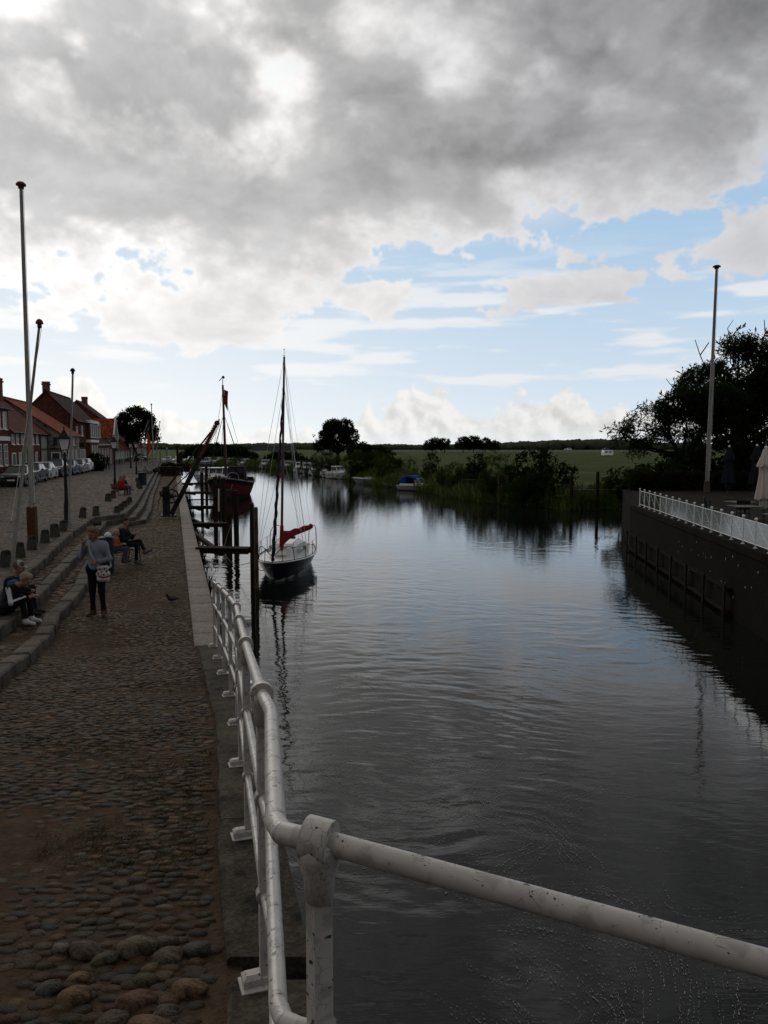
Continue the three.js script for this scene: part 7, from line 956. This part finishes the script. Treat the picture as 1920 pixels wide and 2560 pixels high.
function handBones(w, e, curl, c, side, s) { // wrist, direction from elbow; four fingers curl, thumb leaves the side of the palm
  const d = w.clone().sub(e).normalize(), up = Math.abs(d.y) > 0.9 ? V(0, 0, 1) : V(0, 1, 0), sx = d.clone().cross(up).normalize().multiplyScalar(side), pn = sx.clone().cross(d).multiplyScalar(side), out = [], at = (f, u, n) => w.clone().addScaledVector(d, f * s).addScaledVector(sx, u * s).addScaledVector(pn, n * s);
  out.push(bn(at(0, 0, 0), at(0.03, 0, 0), 0.024 * s, 0.026 * s, c)); for (const u of [-0.022, 0, 0.022]) out.push(bn(at(0.02, u * 0.6, 0), at(0.078, u, 0), 0.017 * s, 0.014 * s, c));
  [[-0.030, 0.030], [-0.010, 0.038], [0.011, 0.035], [0.030, 0.027]].forEach(([u, L]) => { const a = at(0.082, u, 0), b = at(0.082 + L * (1 - curl * 0.35), u, -L * curl * 0.8), t = at(0.082 + L * (1 - curl * 0.9), u, -L * (curl * 1.7)); out.push(bn(a, b, 0.0095 * s, 0.0088 * s, c), bn(b, t, 0.0088 * s, 0.0075 * s, c)); });
  const a = at(0.022, -0.026, 0), b = at(0.052, -0.050, -0.014), t = at(0.078, -0.052, -0.034); out.push(bn(a, b, 0.013 * s, 0.0115 * s, c), bn(b, t, 0.0115 * s, 0.009 * s, c)); return out;
}
function person(label, pos, turn, J, C, { cell = 0.013, s = 1, group, fat = 1, hair = 'short', cap = null, extra = [], hood } = {}) {
  const p = thing('person', label, 'person', pos, turn, group); for (const k of Object.keys(J)) if (Array.isArray(J[k])) J[k] = V(...J[k]);
  const B = [], hip = J.hipL.clone().lerp(J.hipR, 0.5), chest = J.shL.clone().lerp(J.shR, 0.5), waist = hip.clone().lerp(chest, 0.42).add(J.waist ?? V(0, 0, 0)), f = J.face.clone().normalize(), F = fat;
  B.push(bn(J.hipL, J.hipR, 0.105 * s * F, 0.105 * s * F, C.legs), bn(hip.clone().lerp(waist, 0.35), waist, 0.118 * s * F, 0.112 * s * F, C.top), bn(waist, hip.clone().lerp(chest, 0.75), 0.115 * s * F, 0.128 * s * F, C.top), bn(J.shL.clone().lerp(chest, 0.35).add(V(0, -0.05 * s, 0)), J.shR.clone().lerp(chest, 0.35).add(V(0, -0.05 * s, 0)), 0.105 * s * F, 0.105 * s * F, C.top), bn(J.shL, J.shR, 0.060 * s, 0.060 * s, C.top), bn(chest.clone().add(V(0, 0.02 * s, 0)), J.head.clone().addScaledVector(f, -0.015 * s).add(V(0, -0.06 * s, 0)), 0.054 * s, 0.050 * s, C.neck ?? C.skin));
  for (const q of ['L', 'R']) { const sh = J['sh' + q], el = J['el' + q], wr = J['wr' + q], hp = J['hip' + q], kn = J['kn' + q], an = J['an' + q], to = J['to' + q]; B.push(bn(sh, el, 0.056 * s, 0.044 * s, C.top), bn(el, el.clone().lerp(wr, 0.85), 0.043 * s, 0.033 * s, C.sleeve ?? C.top), bn(el.clone().lerp(wr, 0.85), wr, 0.030 * s, 0.027 * s, C.skin), bn(hp, kn, 0.088 * s * F, 0.060 * s, C.legs), bn(kn, kn.clone().lerp(an, 0.86), 0.058 * s, 0.044 * s, C.legs), bn(kn.clone().lerp(an, 0.84), an, 0.042 * s, 0.042 * s, C.boot ?? C.shoe), bn(an.clone().add(V(0, -0.02 * s, 0)), to, 0.044 * s, 0.034 * s, C.shoe), bn(an.clone().add(V(0, -0.035 * s, 0)), an.clone().lerp(to, -0.25).add(V(0, -0.03 * s, 0)), 0.036 * s, 0.034 * s, C.shoe)); }
  if (hood) B.push(bn(chest.clone().add(V(-0.07 * s, 0.04 * s, 0)).addScaledVector(f, -0.06 * s), chest.clone().add(V(0.07 * s, 0.04 * s, 0)).addScaledVector(f, -0.06 * s), 0.055 * s, 0.055 * s, hood)); for (const e of extra) B.push(e);
  // head
  const up = J.up ? J.up.clone().normalize() : V(0, 1, 0), sd = up.clone().cross(f).normalize(); up.copy(f.clone().cross(sd).normalize()); const h = J.head, at = (u, v, w) => h.clone().addScaledVector(sd, u * s).addScaledVector(up, v * s).addScaledVector(f, w * s), eye = [0.02, 0.018, 0.015], lip = [C.skin[0] * 0.75, C.skin[1] * 0.45, C.skin[2] * 0.45];
  const HB = [bn(at(0, 0.035, -0.015), at(0, 0.045, -0.025), 0.086 * s, 0.084 * s, C.skin), bn(at(0, 0.02, 0.03), at(0, -0.075, 0.042), 0.062 * s, 0.042 * s, C.skin), bn(at(0.02, -0.03, 0.03), at(-0.02, -0.03, 0.03), 0.05 * s, 0.05 * s, C.skin), bn(at(0, 0.012, 0.088), at(0, -0.024, 0.106), 0.010 * s, 0.014 * s, C.skin), bn(at(0.02, -0.058, 0.080), at(-0.02, -0.058, 0.080), 0.0075 * s, 0.0075 * s, lip), bn(at(0.078, 0.01, -0.01), at(0.082, -0.02, -0.005), 0.016 * s, 0.013 * s, C.skin), bn(at(-0.078, 0.01, -0.01), at(-0.082, -0.02, -0.005), 0.016 * s, 0.013 * s, C.skin), bn(at(0.031, 0.012, 0.082), at(0.029, 0.012, 0.082), 0.009 * s, 0.009 * s, eye), bn(at(-0.031, 0.012, 0.082), at(-0.029, 0.012, 0.082), 0.009 * s, 0.009 * s, eye)];
  const fine = cell < 0.02, geos = [skinOf(B, cell, 0.03 * s), skinOf(HB, fine ? 0.0075 : 0.015, 0.012 * s)];
  for (const [q, sg] of [['L', 1], ['R', -1]]) geos.push(skinOf(handBones(J['wr' + q], J['el' + q], J['curl' + q] ?? 0.5, C.skin, sg, s), fine ? 0.0052 : 0.0075, 0.006 * s));
  part('body', joined(geos), skinMat, p);
  const hb = []; if (cap) { hb.push(bn(at(0, 0.055, -0.02), at(0, 0.06, -0.02), 0.093 * s, 0.09 * s, cap), bn(at(0.03, 0.05, 0.08), at(0.03, 0.045, 0.13), 0.02 * s, 0.014 * s, cap), bn(at(-0.03, 0.05, 0.08), at(-0.03, 0.045, 0.13), 0.02 * s, 0.014 * s, cap), bn(at(0, 0.05, 0.08), at(0, 0.045, 0.14), 0.02 * s, 0.014 * s, cap)); part('cap', skinOf(hb, fine ? 0.009 : 0.016, 0.02), skinMat, p); }
  const hr = [bn(at(0, 0.055, -0.035), at(0, 0.04, -0.045), 0.086 * s, 0.085 * s, C.hair), bn(at(0.03, 0.085, 0.02), at(-0.03, 0.085, 0.02), 0.052 * s, 0.052 * s, C.hair), bn(at(0.07, 0.03, -0.02), at(0.066, -0.02, -0.04), 0.026 * s, 0.022 * s, C.hair), bn(at(-0.07, 0.03, -0.02), at(-0.066, -0.02, -0.04), 0.026 * s, 0.022 * s, C.hair)];
  if (hair === 'long') hr.push(bn(at(0.06, 0, -0.03), at(0.075, -0.14, -0.02), 0.034 * s, 0.028 * s, C.hair), bn(at(-0.06, 0, -0.03), at(-0.075, -0.14, -0.02), 0.034 * s, 0.028 * s, C.hair), bn(at(0, 0.0, -0.07), at(0, -0.16, -0.07), 0.06 * s, 0.05 * s, C.hair)); if (hair === 'bun') hr.push(bn(at(0.06, 0.01, -0.02), at(0.066, -0.06, -0.01), 0.030 * s, 0.02 * s, C.hair), bn(at(-0.06, 0.01, -0.02), at(-0.066, -0.06, -0.01), 0.030 * s, 0.02 * s, C.hair), bn(at(0, 0.07, -0.11), at(0, 0.06, -0.12), 0.042 * s, 0.04 * s, C.hair));
  part('hair', skinOf(hr, fine ? 0.0085 : 0.016, 0.02 * s), skinMat, p); return p;
}
const skinMat = new THREE.MeshPhysicalMaterial({ vertexColors: true, roughness: 0.9, specularIntensity: 0.15 });
const SKIN = [0.30, 0.17, 0.12], BLK = [0.010, 0.010, 0.012];
// standing woman; she faces the camera, x to our right
{
  const J = { hipL: [0.085, 0.93, 0], hipR: [-0.085, 0.93, 0], shL: [0.165, 1.40, -0.01], shR: [-0.165, 1.40, 0.0], head: [-0.03, 1.60, 0.05], face: [-0.35, -0.12, 1], elL: [0.27, 1.13, 0.0], wrL: [0.10, 1.10, 0.20], elR: [-0.28, 1.17, 0.06], wrR: [-0.15, 1.42, 0.19], knL: [0.10, 0.50, 0.03], anL: [0.12, 0.09, 0.0], toL: [0.17, 0.035, 0.14], knR: [-0.09, 0.50, 0.03], anR: [-0.10, 0.09, 0.0], toR: [-0.14, 0.035, 0.14], curlL: 0.8, curlR: 0.8 };
  const w = person('woman in a pale blue sweater and black trousers standing on the promenade, eating', [-5.68, PROM - 0.015, -15.06], -0.12, J, { skin: [0.20, 0.105, 0.075], hair: [0.12, 0.078, 0.045], top: [0.17, 0.20, 0.23], legs: [0.011, 0.011, 0.013], shoe: [0.085, 0.038, 0.02], boot: [0.085, 0.038, 0.02] }, { hair: 'bun', fat: 1.24, cell: 0.012 }); w.scale.setScalar(1.02);
  const bag = thing('shoulder_bag', 'pale cloth shoulder bag with a red band worn by the standing woman', 'bag', [-5.68, PROM, -15.06], -0.12), B = [], q = (x, y, r, c) => [x, y, 0.15, x, y, 0.15, r, r, c]; const cloth = [0.42, 0.40, 0.37];
  const g = skinOf([[0.13, 0.98, 0.16, 0.27, 0.98, 0.13, 0.045, 0.045, cloth], [0.13, 0.86, 0.17, 0.29, 0.86, 0.14, 0.055, 0.055, cloth], [0.15, 0.76, 0.17, 0.27, 0.76, 0.15, 0.06, 0.06, cloth]], 0.012, 0.04); const pp = g.attributes.position, cc = g.attributes.color; const dots = [[0.16, 0.95], [0.25, 0.97], [0.20, 0.90], [0.29, 0.91], [0.14, 0.88], [0.24, 0.85]]; for (let i = 0; i < pp.count; i++) { const x = pp.getX(i), y = pp.getY(i), band = 0.80 + 0.35 * Math.pow((x - 0.24), 2) * 6 + (x < 0.16 ? (0.16 - x) * 1.6 : 0); if (Math.abs(y - band) < 0.017) cc.setXYZ(i, 0.20, 0.02, 0.025); else for (const [dx, dy] of dots) if (Math.hypot(x - dx, y - dy) < 0.019) cc.setXYZ(i, 0.03, 0.025, 0.03); }
  part('pouch', g, skinMat, bag); part('strap', tube([V(0.13, 1.02, 0.19), V(0.02, 1.2, 0.20), V(-0.07, 1.38, 0.15), V(-0.12, 1.47, 0.03), V(-0.06, 1.42, -0.12), V(0.12, 1.2, -0.16), V(0.27, 1.0, -0.05), V(0.29, 0.97, 0.10)], 0.018, 40, 6), std(0.28, 0.28, 0.27, 0.9), bag);
}
// seated: z is forward, the seat at y = 0
const seated = (o = {}) => ({ hipL: [0.09, 0.10, 0], hipR: [-0.09, 0.10, 0], shL: [0.18, 0.52, 0.06], shR: [-0.18, 0.52, 0.06], head: [0, 0.74, 0.12], face: [0, -0.25, 1], elL: [0.25, 0.27, 0.16], wrL: [0.08, 0.30, 0.36], elR: [-0.25, 0.27, 0.16], wrR: [-0.08, 0.30, 0.36], knL: [0.12, 0.13, 0.42], anL: [0.12, -0.36, 0.40], toL: [0.13, -0.42, 0.54], knR: [-0.12, 0.13, 0.42], anR: [-0.12, -0.36, 0.40], toR: [-0.13, -0.42, 0.54], curlL: 0.7, curlR: 0.7, ...o });
const FACE_RIVER = Math.PI / 2 + 0.0;
{
  const stripe = [0.5, 0.5, 0.5];
  const J = seated({ hipL: [0.09, 0.10, 0], shL: [0.17, 0.50, 0.20], shR: [-0.17, 0.50, 0.20], head: [0, 0.64, 0.40], face: [0, -0.75, 1], up: [0, 1, 0.6], elL: [0.24, 0.26, 0.26], wrL: [0.06, 0.34, 0.50], elR: [-0.24, 0.26, 0.28], wrR: [-0.06, 0.34, 0.52], knL: [0.12, 0.33, 0.38], anL: [0.11, -0.09, 0.42], toL: [0.12, -0.135, 0.58], knR: [-0.12, 0.33, 0.38], anR: [-0.11, -0.09, 0.44], toR: [-0.12, -0.135, 0.60] });
  const lines = []; for (const o of [-0.020, 0, 0.020]) { lines.push([-0.222, 0.52, 0.20 + o * 1.3, -0.287, 0.265, 0.275 + o * 1.3, 0.0045, 0.0045, stripe], [-0.287, 0.262 + o * 1.2, 0.28, -0.135, 0.325 + o * 1.2, 0.455, 0.0045, 0.0045, stripe]); }
  person('person in a black tracksuit with white sleeve stripes sitting hunched on the step', [-6.86, PROM + 0.31, -13.75], FACE_RIVER - 0.10, J, { skin: [0.28, 0.16, 0.115], hair: [0.23, 0.19, 0.14], top: BLK, legs: [0.011, 0.011, 0.014], shoe: [0.48, 0.47, 0.45] }, { cell: 0.012, hood: [0.05, 0.075, 0.13], extra: lines });
  person('person in a dark jacket and pale cap sitting on the step behind the tracksuit', [-7.12, PROM + 0.31, -14.42], FACE_RIVER + 0.1, seated({ shL: [0.19, 0.52, 0.08], shR: [-0.19, 0.52, 0.08], head: [0, 0.74, 0.20], face: [0.2, -0.4, 1], knL: [0.13, 0.33, 0.38], anL: [0.11, -0.09, 0.42], toL: [0.12, -0.135, 0.58], knR: [-0.13, 0.33, 0.38], anR: [-0.11, -0.09, 0.44], toR: [-0.12, -0.135, 0.60] }), { skin: [0.26, 0.15, 0.11], hair: [0.10, 0.07, 0.05], top: [0.012, 0.013, 0.018], legs: [0.012, 0.012, 0.015], shoe: [0.03, 0.03, 0.03] }, { cell: 0.013, cap: [0.30, 0.29, 0.27], fat: 1.15 });
  const B0 = PROM + 0.43;
  person('man in dark clothes on the bench with one leg crossed over', [-7.46, B0, -21.85], FACE_RIVER - 0.05, seated({ shL: [0.19, 0.53, 0.02], shR: [-0.19, 0.53, 0.02], head: [0, 0.76, 0.08], face: [-0.1, -0.15, 1], wrL: [0.05, 0.42, 0.34], wrR: [-0.05, 0.42, 0.34], knL: [0.10, 0.20, 0.44], anL: [-0.06, -0.08, 0.66], toL: [-0.10, -0.03, 0.86], knR: [-0.10, 0.12, 0.43], anR: [-0.10, -0.36, 0.40], toR: [-0.11, -0.42, 0.55] }), { skin: [0.27, 0.14, 0.10], hair: [0.04, 0.03, 0.025], top: [0.014, 0.014, 0.016], legs: [0.012, 0.012, 0.014], shoe: [0.11, 0.10, 0.095] }, { cell: 0.013 });
  person('fair haired child in a rust coloured jacket and jeans on the bench', [-7.40, B0 + 0.02, -20.95], FACE_RIVER + 0.05, seated({ hipL: [0.07, 0.08, 0.03], hipR: [-0.07, 0.08, 0.03], shL: [0.13, 0.37, 0.03], shR: [-0.13, 0.37, 0.03], head: [0, 0.53, 0.07], face: [0.1, -0.1, 1], elL: [0.18, 0.19, 0.09], wrL: [0.05, 0.22, 0.24], elR: [-0.18, 0.19, 0.09], wrR: [-0.05, 0.22, 0.24], knL: [0.09, 0.10, 0.31], anL: [0.09, -0.23, 0.27], toL: [0.09, -0.27, 0.38], knR: [-0.09, 0.10, 0.31], anR: [-0.09, -0.23, 0.25], toR: [-0.09, -0.27, 0.36] }), { skin: [0.30, 0.17, 0.125], hair: [0.34, 0.26, 0.15], top: [0.23, 0.075, 0.045], legs: [0.05, 0.065, 0.09], shoe: [0.06, 0.05, 0.05] }, { cell: 0.012, s: 0.78 });
  person('person in a bright red jacket sitting on the second bench', [-15.66, PROM + 0.75, -45.55], FACE_RIVER - 0.25, seated({ head: [0, 0.72, 0.10] }), { skin: [0.28, 0.16, 0.115], hair: [0.22, 0.14, 0.08], top: [0.30, 0.012, 0.018], legs: [0.10, 0.02, 0.022], shoe: [0.10, 0.02, 0.02] }, { cell: 0.022, hair: 'long', fat: 1.1 });
  person('person in a dark jacket and jeans sitting beside the red jacket', [-15.72, PROM + 0.75, -46.25], FACE_RIVER - 0.25, seated(), { skin: [0.28, 0.16, 0.115], hair: [0.20, 0.12, 0.07], top: [0.02, 0.02, 0.024], legs: [0.06, 0.075, 0.10], shoe: [0.05, 0.05, 0.05] }, { cell: 0.022, hair: 'long' });
  person('person in grey lounging with stretched legs on the distant bench', [-24.45, PROM + 0.43, -79.2], FACE_RIVER - 0.5, seated({ shL: [0.19, 0.46, -0.14], shR: [-0.19, 0.46, -0.14], head: [0, 0.68, -0.12], face: [0, 0, 1], knL: [0.10, 0.08, 0.46], anL: [0.09, -0.22, 0.82], toL: [0.09, -0.14, 0.95], knR: [-0.10, 0.08, 0.46], anR: [-0.09, -0.33, 0.72], toR: [-0.09, -0.36, 0.88] }), { skin: [0.26, 0.15, 0.11], hair: [0.06, 0.04, 0.03], top: [0.10, 0.11, 0.12], legs: [0.07, 0.08, 0.10], shoe: [0.03, 0.03, 0.03] }, { cell: 0.026 });
  const walk = (k) => ({ hipL: [0.09, 0.92, 0], hipR: [-0.09, 0.92, 0], shL: [0.19, 1.42, 0], shR: [-0.19, 1.42, 0], head: [0, 1.63, 0.03], face: [0, 0, 1], elL: [0.25, 1.14, -0.08 * k], wrL: [0.24, 0.92, 0.06 * k], elR: [-0.25, 1.14, 0.06 * k], wrR: [-0.24, 0.93, 0.2 * k], knL: [0.10, 0.50, 0.16 * k], anL: [0.10, 0.09, 0.16 * k], toL: [0.11, 0.04, 0.31 * k], knR: [-0.10, 0.49, -0.02 * k], anR: [-0.10, 0.12, -0.25 * k], toR: [-0.11, 0.04, -0.12 * k] });
  person('walker in dark clothes on the street, the left of two', [-36.0, SL - 0.02, -99], Math.PI - 0.2, walk(1), { skin: SKIN, hair: [0.05, 0.04, 0.03], top: [0.014, 0.015, 0.02], legs: [0.015, 0.016, 0.02], shoe: [0.02, 0.02, 0.02] }, { cell: 0.026, group: 'two walkers on the street' });
  person('walker in dark clothes on the street, the right of two', [-35.35, SL - 0.02, -98.6], Math.PI - 0.1, walk(-1), { skin: SKIN, hair: [0.12, 0.08, 0.05], top: [0.022, 0.016, 0.018], legs: [0.014, 0.015, 0.018], shoe: [0.02, 0.02, 0.02] }, { cell: 0.026, group: 'two walkers on the street', hair: 'long' });
}
{
  const p = thing('pigeon', 'dark grey pigeon walking on the cobbles near the coping', 'pigeon', [-4.55, PROM - 0.01, -16.3], 0.35), c1 = [0.035, 0.037, 0.042], c2 = [0.022, 0.028, 0.030], c3 = [0.06, 0.062, 0.07]; // x towards the beak is reversed: it looks left
  const body = skinOf([[-0.045, 0.105, 0, 0.06, 0.10, 0, 0.052, 0.042, c1], [0.06, 0.10, 0, 0.15, 0.085, 0, 0.030, 0.012, c2], [-0.06, 0.115, 0, -0.10, 0.175, 0, 0.036, 0.022, c2], [-0.10, 0.18, 0, -0.105, 0.185, 0, 0.024, 0.022, c2], [-0.122, 0.182, 0, -0.148, 0.176, 0, 0.008, 0.004, [0.05, 0.045, 0.04]], [-0.02, 0.11, 0.035, 0.09, 0.095, 0.028, 0.026, 0.014, c3], [-0.02, 0.11, -0.035, 0.09, 0.095, -0.028, 0.026, 0.014, c3], [0.0, 0.07, 0.018, -0.005, 0.012, 0.02, 0.009, 0.006, [0.15, 0.04, 0.035]], [0.0, 0.07, -0.018, 0.012, 0.012, -0.02, 0.009, 0.006, [0.15, 0.04, 0.035]], [-0.005, 0.008, 0.02, -0.035, 0.007, 0.02, 0.006, 0.005, [0.15, 0.04, 0.035]], [0.012, 0.008, -0.02, -0.018, 0.007, -0.02, 0.006, 0.005, [0.15, 0.04, 0.035]]], 0.006, 0.012); part('body', body, skinMat, p); part('wing', skinOf([[-0.03, 0.112, 0.046, 0.10, 0.095, 0.036, 0.022, 0.008, c3]], 0.005, 0.006), skinMat, p); part('wing', skinOf([[-0.03, 0.112, -0.046, 0.10, 0.095, -0.036, 0.022, 0.008, c3]], 0.005, 0.006), skinMat, p);
}
scene.traverse((o) => { if (o.isMesh) { o.castShadow = true; o.receiveShadow = true; } });
renderer.render(scene, camera);
